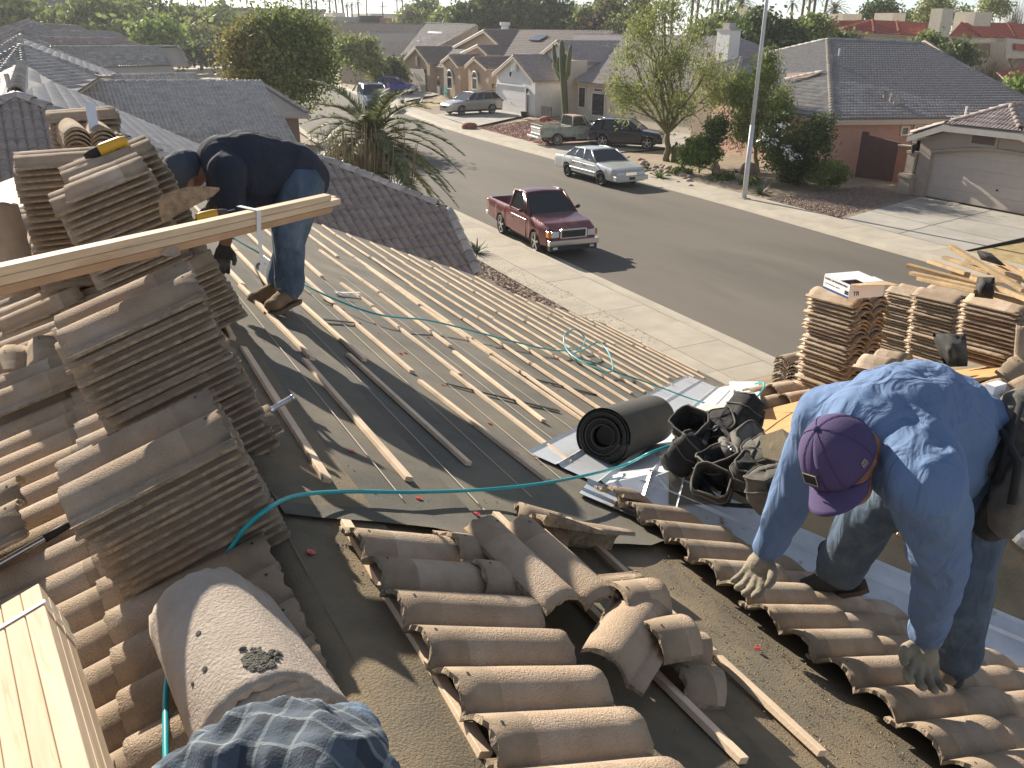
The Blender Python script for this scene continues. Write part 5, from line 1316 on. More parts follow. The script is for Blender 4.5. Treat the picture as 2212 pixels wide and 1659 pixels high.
# ---- W: white house
def white_house():
    h_ = thing('white_house', 'cream and white house with a gabled garage, sunlit tiles and a white chimney', 'house', (40, 60, 0))
    rf = Roof(h_, 'tile_mauve', limit=300, W=.36, E=.36)
    A_, B_, C_, X1 = gable(h_, rf, (1108, 121), (1062, 162), (1152, 176), 36.9, 5.5, 'stucco_white')
    yl = aX(1080, 200, X1).y; yr = aX(1141, 200, X1).y; zt = aX(1110, 185, X1).z
    garage_door(h_, (X1-.20, yl), (X1-.20, yr), zt, (-1, 0, 0), 'door_white')
    tr = MB(); tr.bb(X1-.33, X1-.2, yr-.1, yl+.1, zt, zt+.12); tr.bb(X1-.33, X1-.2, yr-.14, yr, .1, zt); tr.bb(X1-.33, X1-.2, yl, yl+.14, .1, zt); tr.out('door_trim', M['stucco_white'], h_)
    zv = aX(1110, 150, X1).z; ym = (A_.y)
    vf = MB().bb(X1-.28, X1-.2, ym-.45, ym+.45, zv-.1, zv+.75).out('gable_vent', M['stucco_white'], h_)
    for i in range(6): MB().bb(X1-.31, X1-.28, ym-.35, ym+.35, zv-.02+.12*i, zv+.05+.12*i).out('louver', M['trim_grey'], vf)
    coach_lamp(h_, aX(1069, 183, X1-.21), (-1, 0, 0)); coach_lamp(h_, aX(1143, 194, X1-.21), (-1, 0, 0)); coach_lamp(h_, aX(1107, 158, X1-.21), (-1, 0, 0))
    # tall gable
    A2, B2, C2, X2 = gable(h_, rf, (1203, 88), (1165, 119), (1243, 137), 40.0, 7, 'stucco_white', cap=False)
    # main street slope
    XR_ = 47.5; R0 = aX(1238, 76, XR_); R1 = aX(1597, 84, XR_); K = .43; zR = (R0.z+R1.z)/2; R0.z = R1.z = zR; XE = XR_-(zR-2.9)/K
    y0 = A2.y-.5; y1 = R1.y-7
    rf.face([R0, R1, Vector((XE, y1, 2.9)), Vector((XE, C2.y-1, 2.9))])
    rf.face([R1, Vector((XR_+7, y1, 2.9)), Vector((XE, y1, 2.9))])
    rf.face([Vector((XR_+7, y1, 2.9)), R1, R0, Vector((XR_+7, R0.y, 2.9))])
    caps(h_, R0, R1, 'tile_mauve', .13, .45); caps(h_, R1, Vector((XE, y1, 2.9)), 'tile_mauve', .13, .45)
    pk = aX(1253, 74, XR_-1.5); 
    rf.done('trim')
    # walls under the eave with recesses
    w_ = MB(); w_.bb(XE+.6, XR_+6, y1+.6, C2.y, 0, 2.8); w_.out('wall', M['stucco_cream'], h_)
    xw = XE+.6
    w_ = MB(); w_.bb(39.0, 41, C2.y-.3, C2.y+.5, 0, aX(1240, 130, 40).z); w_.bb(41, 42, C2.y-2.6, C2.y-.3, 0, 3.6); w_.out('entry_column', M['stucco_cream'], h_)
    for (u0, u1, v0, v1, mu) in ((1249, 1265, 187, 232, 1), (1277, 1306, 200, 250, 1), (1283, 1303, 190, 198, 1)):
        p, q = aX(u0, v1, xw-.02), aX(u1, v1, xw-.02); z0, z1 = min(p.z, q.z), aX((u0+u1)/2, v0, xw).z; z0 = max(z0, .15); z1 = min(max(z1, z0+.3), 2.75)
        window(h_, (xw-.02, p.y), (xw-.02, q.y), z0, z1, (-1, 0, 0), mull=mu, fr=.09)
    # chimney
    c = aX(1570, 100, 44.5); ch_ = MB().bb(c.x-.5, c.x+.5, c.y-.75, c.y+.6, 3.5, aX(1570, 66, 44.5).z).out('chimney', M['stucco_white'], h_); zt = aX(1570, 66, 44.5).z
    MB().bb(c.x-.58, c.x+.58, c.y-.83, c.y+.68, zt, zt+.12).bb(c.x-.3, c.x+.3, c.y-.4, c.y+.3, zt+.12, zt+.5).out('chimney_cap', M['trim_grey'], ch_)
    # board panel and planter
    o = MB().poly([aX(1170, 228, 37.0), aX(1192, 231, 37.0), aX(1192, 253, 37.0), aX(1170, 252, 37.0)], .05).out('panel', M['nylon'], None); tagp(o, 'dark framed panel leaning by the saguaro cactus', 'panel')
    p = aZ(1132, 253, .12); MB().tube([p, p+Vector((0, 0, .45))], [.22, .3], 12).out('planter_pot', M['nylon'], None).update_tag(); tagp(bpy.data.objects['planter_pot'], 'black planter pot by the white garage corner', 'planter')
M['tile_mauve'] = mat('tile_mauve', (.42, .37, .36), .7, .2, 4, .25, 120, obj=.18)
white_house()
# ---- B: beige house with two arched windows
def beige_house():
    h_ = thing('beige_house', 'beige stucco house with two small gables over arched windows', 'house', (42, 85, 0))
    rf = Roof(h_, 'tile_brown', limit=300, W=.36, E=.36)
    A_, B_, C_, X1 = gable(h_, rf, (897, 102), (867, 134), (924, 137), 40.0, 10, 'stucco_beige')
    yl, yr, zt = aX(886, 170, X1).y, aX(922, 170, X1).y, aX(905, 149, X1).z
    garage_door(h_, (X1-.2, yl), (X1-.2, yr), zt, (-1, 0, 0), 'door_beige'); coach_lamp(h_, aX(921, 152, X1-.2), (-1, 0, 0)); coach_lamp(h_, aX(877, 143, X1-.2), (-1, 0, 0))
    MB().bb(X1-.28, X1-.2, A_.y-.3, A_.y+.3, A_.z-2, A_.z-1).out('gable_vent', M['stucco_brown'], h_)
    for pk, lf, rt, X0, wu in (((969, 120), (950, 136), (989, 144), 38.9, (966, 978, 167, 192)), ((1023, 125), (1003, 144), (1050, 149), 37.9, (1020, 1032, 169, 194))):
        a2, b2, c2, x2 = gable(h_, rf, pk, lf, rt, X0, 5, 'stucco_beige')
        u0, u1, v0, v1 = wu; p, q = aX(u0, v1, x2-.2), aX(u1, v1, x2-.2); zz1 = aX((u0+u1)/2, v0, x2-.2).z
        window(h_, (x2-.2, p.y), (x2-.2, q.y), max(.4, min(p.z, q.z)), zz1, (-1, 0, 0), arch=True, fr=.12)
    gable(h_, rf, (1044, 66), (977, 103), (1080, 100), 44.5, 5, 'stucco_beige'); gable(h_, rf, (1031, 98), (994, 116), (1052, 118), 42, 4, 'stucco_beige', cap=False)
    XR_ = 49.; R0 = aX(1044, 66, XR_); R1 = aX(1330, 77, XR_); zR = R0.z; R1.z = zR; K = .47; XE = XR_-(zR-2.8)/K
    rf.face([R0, R1, Vector((XE, R1.y, 2.8)), Vector((XE, R0.y, 2.8))]); rf.face([R1, R0, Vector((2*XR_-XE, R0.y, 2.8)), Vector((2*XR_-XE, R1.y, 2.8))]); caps(h_, R0, R1, 'tile_brown', .13, .5)
    rf.done('trim'); MB().bb(XE+.6, 2*XR_-XE-.6, R1.y, R0.y, 0, 2.75).out('wall', M['stucco_beige'], h_)
    MB().bb(40.5, 46, aX(1060, 160, 41).y, aX(1000, 160, 41).y, 0, 2.7).out('side_wall', M['trim'], h_)
    p = aX(1091, 60, XR_); MB().tube([p+Vector((0, 0, -.8)), p+Vector((0, 0, .2)), p+Vector((0, 0, .25)), p+Vector((0, 0, .6))], [.4, .4, .6, .6], 10).out('roof_cowl', M['stucco_white'], h_)
    pl_ = aX(1163, 82, XR_-2); MB().box(pl_, (1.2, 2.2, .1), (Vector((.9, 0, .4)), Vector((0, 1, 0)), Vector((-.4, 0, .9)))).out('skylight', M['glass_dark'], h_)
    # pots by the door
beige_house()
def plain_house(name, label, faces, matn, wallm, caps_=(), walls=(), vents=()):
    h_ = thing(name, label, 'house', faces[0][0]-Vector((0, 0, faces[0][0].z))); rf = Roof(h_, matn, limit=150, W=.5, E=.45)
    for f in faces: rf.face(f)
    for a, b in caps_: caps(h_, a, b, matn, .16, .6)
    rf.done('trim')
    for w_ in walls: wallpoly(h_, w_, wallm, .2)
    return h_
a, b, c, d = aY(920, 50, 118), aY(1030, 55, 106), aY(939, 101, 100), aY(866, 121, 102)
hh = plain_house('plain_tiled_house', 'house behind the blue hatchback with a broad pale grey smooth roof slope', [[a, b, c, d]], 'tile_grey', 'stucco_tan', [(a, b)], [[c, b, b-Vector((0, 0, 5)), c-Vector((0, 0, 3))], [d+Vector((0, .3, -.1)), c+Vector((0, .3, -.1)), c+Vector((0, .3, -4)), d+Vector((0, .3, -4))]])
g_ = pl(a, b, d); MB().box(g_(940, 72), (3.4, 1.0, .25), ((b-a).normalized(), (d-a).normalized(), (b-a).cross(d-a).normalized())).out('skylight', M['white_plastic'], hh); MB().box(g_(909, 90), (.8, .8, .3)).out('roof_vent', M['white_plastic'], hh)
a, b, c, d = aY(796, 70, 122), aY(916, 72, 116), aY(872, 124, 103), aY(826, 121, 106); e = aY(738, 112, 116)
plain_house('ribbed_roof_house', 'house with a dark ribbed roof behind the thin leaning tree', [[a, b, c, d]], 'tile_steel', 'stucco_tan', [(a, b), (a, d)], [[d+Vector((0, 1, -.2)), c+Vector((0, 1, -.2)), c+Vector((0, 1, -4.5)), d+Vector((0, 1, -4.5))], [d+Vector((0, 1, -.2)), a+Vector((0, 1, -.2)), e+Vector((0, 1, -.2)), e+Vector((0, 1, -4)), d+Vector((0, 1, -4.5))]])
a, b, c, d = aY(712, 49, 150), aY(915, 54, 140), aY(915, 100, 122), aY(735, 108, 126)
plain_house('pinkish_roof_house', 'house far down the street with a long pinkish tile roof', [[a, b, c, d]], 'tile_brown', 'stucco_tan', [(a, b)], [[d+Vector((0, 1, -.2)), c+Vector((0, 1, -.2)), c+Vector((0, 1, -4.5)), d+Vector((0, 1, -4.5))]])
# ---- two storey building with red clay tiles
def red_building():
    h_ = thing('red_tiled_building', 'cream two storey apartment building with red clay tile roofs beyond the pink house', 'building', (100, 76, 0)); Yb = 75
    rf = Roof(h_, 'tile_red', limit=250, W=.5, E=.5)
    def F(lst): rf.face([aY(u, v, Yb+dy) for u, v, dy in lst])
    F([(1665, 40, 5), (1788, 46, 5), (1788, 70, 0), (1665, 66, 0)])
    F([(1788, 70, 0), (1885, 44, 4), (1889, 74, 0)])
    F([(1788, 46, 5), (1885, 44, 5), (1788, 69, 1)])
    F([(1885, 44, 4), (1937, 47, 4), (1943, 75, 0), (1889, 74, 0)])
    F([(1937, 47, 5), (2024, 51, 5), (1925, 75, 1)])
    F([(1920, 75, 0), (2024, 51, 4), (2022, 80, 0)])
    F([(2046, 81, -1), (2075, 50, 3), (2117, 82, -1)])
    F([(2075, 50, 3), (2138, 50, 3), (2149, 83, -1), (2117, 82, -1)])
    F([(2138, 50, 3), (2176, 50, 3), (2194, 84, -1), (2149, 83, -1)])
    F([(2176, 50, 3), (2240, 55, 3), (2240, 88, -1), (2194, 84, -1)])
    caps(h_, aY(1885, 44, Yb+4), aY(1889, 74, Yb), 'tile_red', .25, .6); caps(h_, aY(1937, 47, Yb+4), aY(1943, 72, Yb), 'tile_red', .25, .6); caps(h_, aY(2176, 50, Yb+3), aY(2194, 84, Yb-1), 'tile_red', .25, .6); caps(h_, aY(2075, 50, Yb+3), aY(2117, 82, Yb-1), 'tile_red', .25, .6)
    rf.done('stucco_cream')
    def wq(lst, dy, m='stucco_cream', n='wall'): MB().poly([aY(u, v, Yb+dy) for u, v in lst], .3, (0, -1, 0)).out(n, M[m], h_)
    wq([(1665, 66), (1890, 74), (2024, 80), (2030, 170), (1665, 170)], .8); wq([(2030, 80), (2250, 88), (2250, 190), (2020, 190)], -.2)
    wq([(2045, 83), (2150, 84), (2152, 92), (2045, 92)], -.8, 'stucco_cream', 'band')
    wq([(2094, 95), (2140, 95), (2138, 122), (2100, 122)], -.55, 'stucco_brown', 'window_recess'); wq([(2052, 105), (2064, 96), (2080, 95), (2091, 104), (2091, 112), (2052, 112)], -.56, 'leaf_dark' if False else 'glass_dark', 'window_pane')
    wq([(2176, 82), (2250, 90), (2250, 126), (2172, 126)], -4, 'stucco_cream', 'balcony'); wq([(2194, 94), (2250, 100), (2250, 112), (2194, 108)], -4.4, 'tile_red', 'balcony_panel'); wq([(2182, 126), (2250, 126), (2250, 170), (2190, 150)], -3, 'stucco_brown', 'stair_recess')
    def block(u0, u1, v0, v1, d0, d1, m='stucco_cream', n='chimney'):
        a_, b_ = aY((u0), v1, Yb+d0), aY(u1, v1, Yb+d0); zt = aY((u0+u1)/2, v0, Yb+d0).z; return MB().bb(a_.x, b_.x, Yb+d0, Yb+d1, a_.z-3, zt).out(n, M[m], h_)
    block(2022, 2046, 18, 100, -2.6, -1.0); block(2103, 2140, 26, 50, 2, 5, n='roof_block'); block(1927, 1955, 28, 45, 8, 11, n='roof_block'); block(1820, 1860, 30, 46, 8, 12, n='roof_block')
    block(1826, 1860, 66, 86, -2.5, -1.2, 'stucco_pink', 'chimney')
    wq([(2215, 150), (2260, 160), (2260, 170), (2190, 160)], -10, 'tile_red', 'lower_roof')
red_building()
rr_ = thing('red_lower_roof', 'red tile roof corner at the far right edge behind the pink house', 'roof', aY(2200, 170, 60)-Vector((0, 0, 2))); rf = Roof(rr_, 'tile_red', W=.5, E=.5); rf.face([aY(2150, 160, 60), aY(2240, 135, 64), aY(2260, 200, 58), aY(2180, 172, 58)]); rf.done('stucco_cream')
b_ = MB(); p = aY(1590, 30, 92); 
o = MB().bb(aY(1628, 30, 92).x, aY(1655, 30, 92).x, 92, 95, 0, aY(1640, 14, 92).z).out('stucco_tower', M['stucco_cream'], None); tagp(o, 'plain cream chimney block rising behind the trees left of the lamp post', 'building')
o = MB().bb(aY(1690, 60, 96).x, aY(1800, 60, 96).x, 96, 100, 0, aY(1720, 42, 96).z).out('far_house', M['stucco_pink'], None); tagp(o, 'low pink wall of a far house behind the trees by the lamp post', 'house')
# ---- lamp post
p = aZ(1607, 430, .1); lp = thing('street_light_pole', 'tall thin pale grey street light pole on the far verge', 'lamp post', p)
top = p+Vector((0, 0, 11.0)); u1 = (Vector(p)).lerp(top, .29)
MB().tube([p, p+Vector((0, 0, 3.1))], [.105, .10], 14).out('lower_pole', M['pole'] if 'pole' in M else M['trim_grey'], lp, smooth=True)
M['pole'] = mat('painted_pole', (.55, .58, .60), .55, .08, 3, obj=0)
MB().tube([p+Vector((0, 0, 3.1)), top], [.085, .06], 14).out('upper_pole', M['pole'], lp, smooth=True); MB().bb(p.x-.18, p.x+.18, p.y-.18, p.y+.18, .08, .16).out('base_plate', M['concrete'], lp)
bpy.data.objects['lower_pole'].data.materials[0] = M['pole']
# ---- far industrial buildings and walls
def fbox(name, label, cat, u0, u1, v0, v1, Yd, m, depth=20, roof=None, wins=()):
    a_, b_ = aY(u0, v0, Yd), aY(u1, v0, Yd); r_ = thing(name, label, cat, (a_.x, Yd, 0)); zt = (aY(u0, v0, Yd).z+aY(u1, v0, Yd).z)/2
    MB().bb(a_.x, b_.x, Yd, Yd+depth, -2, zt).out('wall', M[m], r_)
    if roof: MB().bb(a_.x-.5, b_.x+.5, Yd-.6, Yd+depth+.5, zt, zt+roof[1]).out('roof', M[roof[0]], r_)
    for (a0, a1, c0, c1) in wins:
        p, q = aY(a0, c0, Yd-.05), aY(a1, c1, Yd-.05); MB().bb(min(p.x, q.x), max(p.x, q.x), Yd-.12, Yd-.02, min(p.z, q.z), max(p.z, q.z)).out('window_pane', M['glass_dark'], r_)
    return r_
M['roof_blue'] = mat('blue_grey_metal_roof', (.13, .15, .18), .6, .1, .5, obj=0); M['white_build'] = mat('white_building', (.55, .53, .48), .9, .1, .3, obj=0); M['tan_build'] = mat('tan_building', (.42, .37, .29), .9, .1, .3, obj=0); M['dark_fence'] = mat('dark_screen_fence', (.03, .035, .04), .9, .1, .3, obj=0)
fbox('warehouse', 'tan warehouse with a tall blue grey roof at the top left corner', 'building', 25, 176, 20, 60, 190, 'tan_build', 30, ('roof_blue', 3.4), [(86, 100, 24, 32)])
fbox('warehouse', 'long blue grey roofed warehouse against the sky at the upper left', 'building', 176, 345, 19, 50, 215, 'tan_build', 30, ('roof_blue', 2.4), [(350, 357, 30, 38)])
fbox('office_building', 'low white office building beyond the parked cars', 'building', 346, 450, 22, 60, 205, 'white_build', 20, ('tan_build', .8), [(392, 398, 32, 42), (405, 436, 33, 39), (455, 470, 38, 50)])
fbox('office_building', 'flat dark roofed building right of the white office', 'building', 440, 700, 24, 50, 260, 'tan_build', 20, ('roof_blue', .8))
fbox('yard_fence', 'dark screened yard fence below the palms', 'fence', 776, 826, 34, 50, 200, 'dark_fence', 1)
fbox('yard_fence', 'grey yard wall left of the dark screened fence', 'fence', 690, 776, 36, 52, 202, 'trim_grey', 1)
fbox('storage_shed', 'small white roofed shed behind the yard wall', 'building', 718, 746, 27, 40, 210, 'white_build', 6)
fbox('low_warehouse', 'long low pale warehouse on the horizon right of the fence', 'building', 800, 960, 30, 50, 290, 'white_build', 20)
fbox('brick_building', 'small reddish building beside the dark yard fence', 'building', 826, 862, 39, 52, 198, 'block_orange', 6)
o = MB().poly([aY(378, 90, 150), aY(500, 93, 150), aY(500, 127, 150), aY(378, 125, 150)], .3, (0, -1, 0)).out('boundary_wall', M['block_brown2'] if 'block_brown2' in M else M['block_brown'], None); M['block_brown2'] = mat('red_brown_block', (.26, .12, .09), .9, .15, .6, obj=0); o.data.materials[0] = M['block_brown2']; tagp(o, 'long reddish brown boundary wall beyond the cross street', 'wall')
# pale cross road seen over the roofs
o = mk('side_road', [aZ(398, 129), aZ(520, 128), aZ(640, 262), aZ(560, 190), aZ(430, 180), aZ(395, 150)], [(0, 1, 2, 3, 4, 5)], M['concrete']); o['kind'] = 'structure'; o.location.z = .02
# ================================================================== vehicles
def paint(name, c, rough=.32, metal=.25, var=.05, spots=None, **k): return mat(name, c, rough, var, 1.6, metal=metal, coat=.6, obj=0, spots=spots, **k)
M['tyre'] = mat('tyre_rubber', (.025, .024, .023), .85, .2, 9, obj=0); M['alloy'] = mat('alloy_wheel', (.50, .50, .50), .35, .08, 9, metal=.8, obj=0); M['dark_trim'] = mat('black_trim', (.025, .025, .027), .6, .15, 9, obj=0)
M['lamp_clear'] = mat('headlight_lens', (.62, .64, .66), .12, .1, 9, obj=0, spec=.8); M['lamp_red'] = mat('taillight_lens', (.45, .02, .02), .2, .1, 9, obj=0); M['lamp_amber'] = mat('amber_lens', (.65, .22, .02), .2, .1, 9, obj=0); M['plate'] = mat('number_plate', (.6, .6, .55), .5, .1, 9, obj=0)
M['car_glass'] = mat('car_glass', (.018, .022, .024), .05, .1, 2, spec=.9, obj=0)
def vehicle(label, fpx, rpx, S, group=None, name='parked_car', dist_flip=False, fixed=None):
    Fp = aZ(fpx[0], fpx[1], S.get('gz', .02)); Rp = aZ(rpx[0], rpx[1], S.get('gz', .02)); wb = S['wb']
    hd = Fp-Rp; sc_ = max(.9, min(1.14, hd.length/wb)); mid = (Fp+Rp)/2; hd.z = 0; hd.normalize(); perp = Vector((-hd.y, hd.x, 0))
    if perp.dot(mid-CAMP) < 0: perp = -perp
    if fixed: hd = Vector(fixed).normalized(); perp = Vector((-hd.y, hd.x, 0)); perp = perp if perp.dot(mid-CAMP) > 0 else -perp
    w = S['w']/2; ctr = mid+perp*(w*.86*sc_); ctr -= hd*((S['fa']+S['ra'])/2*sc_)
    root = thing(name, label, S.get('cat', 'car'), ctr, math.atan2(hd.y, hd.x), group); root.scale = (sc_, sc_, sc_)
    body = MB(); L0, L1 = S['x0'], S['x1']; xs = sorted(set([round(L0+(L1-L0)*i/int((L1-L0)/.055), 4) for i in range(int((L1-L0)/.055)+1)]+[round(x+d, 4) for x in S.get('cuts', ()) for d in (-.004, .004)]))
    it = lambda k, x: float(np.interp(x, [a for a, b in S[k]], [b for a, b in S[k]]))
    Rw = S['r']; Ra = Rw+.055; G = []
    for x in xs:
        hw = it('plan', x)*w; zt = it('top', x); zb = it('bot', x) if 'bot' in S else .22; zi = it('inner', x) if 'inner' in S else zt+.02
        za = 0
        for xw in (S['fa'], S['ra']):
            dx = abs(x-xw)
            if dx < Ra: za = max(za, Rw+math.sqrt(Ra*Ra-dx*dx))
        fl = .018 if za > 0 else 0
        sec = [(0, zb), (hw-.08, zb), (hw-.01, zb+.05), (hw+.004, zb+.5*(zt-zb)), (hw-.004, zt-.16), (hw-.03, zt-.05), (hw-.055, zt-.012), (hw-.095, zt), (hw-.10 if 'inner' in S else (hw-.1)*.55, zi if 'inner' in S else zt+.015), (0, zi if 'inner' in S else zt+.03)]
        sec = [(y+(fl if 2 <= i <= 4 else 0), max(z, min(za, zt-.06)) if i < 6 else z) for i, (y, z) in enumerate(sec)]
        G.append([(x, y, z) for y, z in sec]+[(x, -y, z) for y, z in sec[::-1]])
    body.grid(G); n = len(G[0]); b0 = len(body.v)
    body.f.append(tuple(range(n-1, -1, -1))); body.f.append(tuple((len(xs)-1)*n+k for k in range(n)))
    bo = body.out('body', S['paint'], root, smooth=True, world=False)
    md = bo.modifiers.new('e', 'EDGE_SPLIT'); md.split_angle = R(38)
    # wheels
    for xw in (S['fa'], S['ra']):
        for sy in (-1, 1):
            y = sy*(w-.11); tw = S.get('tw', .2)
            wh = MB(); pr = [(0, Rw-.07), (.02, Rw-.02), (.05, Rw), (tw-.05, Rw), (tw-.02, Rw-.02), (tw, Rw-.07)]; N = 28; Gw = []
            for (d, r_) in pr: Gw.append([(xw+r_*math.cos(2*math.pi*i/N), y+sy*(tw/2-d), Rw+r_*math.sin(2*math.pi*i/N)) for i in range(N+1)])
            wh.grid(Gw); wheel = wh.out('wheel', M['tyre'], root, True, False)
            rm = MB(); ro = Rw-.075; yo = y+sy*(tw/2-.03); k5 = S.get('spokes', 6)
            rm.tube([(xw, yo-sy*.09, Rw), (xw, yo-sy*.085, Rw)], [ro, ro], 20); rim_b = rm.out('rim_well', M['dark_trim'], wheel, False, False)
            rm = MB(); rm.grid([[(xw+r_*math.cos(2*math.pi*i/N), yo+sy*e, Rw+r_*math.sin(2*math.pi*i/N)) for i in range(N+1)] for r_, e in ((ro+.005, 0), (ro-.01, .012), (ro-.035, 0), (ro-.04, -.08))])
            rm.cyl((xw, yo-sy*.03, Rw), (xw, yo+sy*.01, Rw), .055, 12)
            for i in range(k5):
                a = 2*math.pi*i/k5+.3; rm.bar((xw+.03*math.cos(a), yo, Rw+.03*math.sin(a)), (xw+(ro-.015)*math.cos(a), yo-sy*.004, Rw+(ro-.015)*math.sin(a)), .035 if k5 > 5 else .06, .02, (0, 1, 0))
            rm.out('rim', M[S.get('rim', 'alloy')], wheel, False, False)
            ar = MB(); ar.tube([(xw+(Ra-.01)*math.cos(math.pi*i/12), sy*(w-.30), Rw+(Ra-.01)*math.sin(math.pi*i/12)) for i in range(13)], .03, 4)
    ub = MB(); ub.bb(S['ra']-.3, S['fa']+.3, -w*.75, w*.75, .2, .4); ub.out('underbody', M['dark_trim'], root, world=False)
    # cabin: rear base, rear top, front top, front base (x), with side widths
    c = S['cab']; zb0 = c['zb']; zt0 = c['zt']; wb_ = w*c.get('wb', .93); wt_ = w*c.get('wt', .76); xr0, xr1, xf1, xf0 = c['x']; cs = c.get('split', [])
    zbx = lambda x: it('top', x)-.01 if c.get('follow') else zb0
    B = lambda x, sy: Vector((x, sy*wb_, zbx(x))); T = lambda x, sy: Vector((x, sy*wt_, zt0-.03*abs((x-(xr1+xf1)/2)/((xf1-xr1)/2))**2))
    nf = lambda *P: MB().poly(P, .012)
    # glass panes
    MB().poly([B(xf0, -1)+Vector((0, .05, 0)), B(xf0, 1)-Vector((0, .05, 0)), T(xf1, 1)-Vector((0, .04, 0)), T(xf1, -1)+Vector((0, .04, 0))], .015).out('windscreen', M['car_glass'], root, world=False)
    MB().poly([B(xr0, 1)-Vector((0, .05, 0)), B(xr0, -1)+Vector((0, .05, 0)), T(xr1, -1)+Vector((0, .04, 0)), T(xr1, 1)-Vector((0, .04, 0))], .015).out('rear_window', M['car_glass'], root, world=False)
    xs2 = [0]+cs+[1]
    for sy in (-1, 1):
        for i in range(len(xs2)-1):
            a, b = xs2[i]+.02, xs2[i+1]-.02; bx = lambda t: xr0+(xf0-xr0)*t; tx = lambda t: xr1+(xf1-xr1)*t
            MB().poly([B(bx(a), sy)+Vector((0, 0, .03)), B(bx(b), sy)+Vector((0, 0, .03)), T(tx(b), sy)-Vector((0, 0, .03)), T(tx(a), sy)-Vector((0, 0, .03))], .012).out('side_window', M['car_glass'], root, world=False)
        pm = MB()
        for i, t in enumerate(xs2):
            r_ = c.get('pil', .028)*(1.0 if 0 < i < len(xs2)-1 else 1.25)
            if i == 0 and c.get('dpil'): 
                t2 = c['dpil']; pm.poly([B(bx(0), sy), B(bx(t2), sy), T(tx(t2), sy), T(tx(0), sy)], .03)
            pm.tube([B(bx(t), sy)-Vector((0, 0, .03)), T(tx(t), sy)], [r_*1.1, r_], 6)
        pm.tube([T(xr1, sy), T((xr1+xf1)/2, sy), T(xf1, sy)], .032, 6)
        pm.tube([B(xr0, sy), B((xr0+xf0)/2, sy), B(xf0, sy)], .022, 6)
        pm.out('window_pillars', S.get('pillar', S['paint']), root, True, world=False)
    G = []
    for i in range(9):
        x = xr1+(xf1-xr1)*i/8; row = []
        for j in range(9):
            q = -1+2*j/8; row.append((x, q*(wt_+.01), zt0+.045*(1-q*q)-.035*abs((x-(xr1+xf1)/2)/((xf1-xr1)/2))**2))
        G.append(row)
    rfm = MB(); rfm.grid(G); ro = rfm.out('car_roof', S.get('roofm', S['paint']), root, True, world=False); md = ro.modifiers.new('s', 'SOLIDIFY'); md.thickness = .03
    MB().bb(xr1+.2, xf1-.1, -w*.6, w*.6, .5, zb0+.05).out('seats', M['dark_trim'], root, world=False)
    # doors: thin raised panels with seams
    for sy in (-1, 1):
        for (a, b) in S.get('doors', ()):
            zt_ = it('top', (a+b)/2)-.17; hw = it('plan', (a+b)/2)*w+.012
            dm = MB(); dm.poly([(a, sy*hw, .36), (b, sy*hw, .36), (b, sy*(hw-.006), zt_), (a, sy*(hw-.006), zt_)], .02, (0, sy, 0)); d_ = dm.out('door', S['paint'], root, world=False); bev(d_, .004)
            MB().bb(a+.06, a+.20, min(sy*hw, sy*(hw+.02)), max(sy*hw, sy*(hw+.02)), zt_-.10, zt_-.07).out('door_handle', S.get('handlem', M['dark_trim']), d_, world=False)
        mx = xf0-.25; hw = it('plan', mx)*w
        m_ = MB(); m_.tube([(mx, sy*(hw-.02), zbx(mx)+.05), (mx, sy*(hw+.06), zbx(mx)+.08)], .02, 6); m_.ell((mx, sy*(hw+.12), zbx(mx)+.10), .05, .09, .06, 8, 6); m_.out('wing_mirror', S.get('mirror', M['dark_trim']), root, True, world=False)
    for (nm, m_, bx_) in S.get('bits', ()):
        q = MB()
        for b_ in bx_: q.bb(*b_)
        o = q.out(nm, M[m_] if isinstance(m_, str) else m_, root, world=False); bev(o, .008)
    return root
def mir(n, m, x0, x1, y0, y1, z0, z1): return [(n, m, [(x0, x1, y0, y1, z0, z1)]), (n, m, [(x0, x1, -y1, -y0, z0, z1)])]
red = paint('dark_red_paint', (.125, .018, .022), .36, .3, .1, spots=(.24, .075, .065), spotsize=1.1, thr=.62, soft=.12)
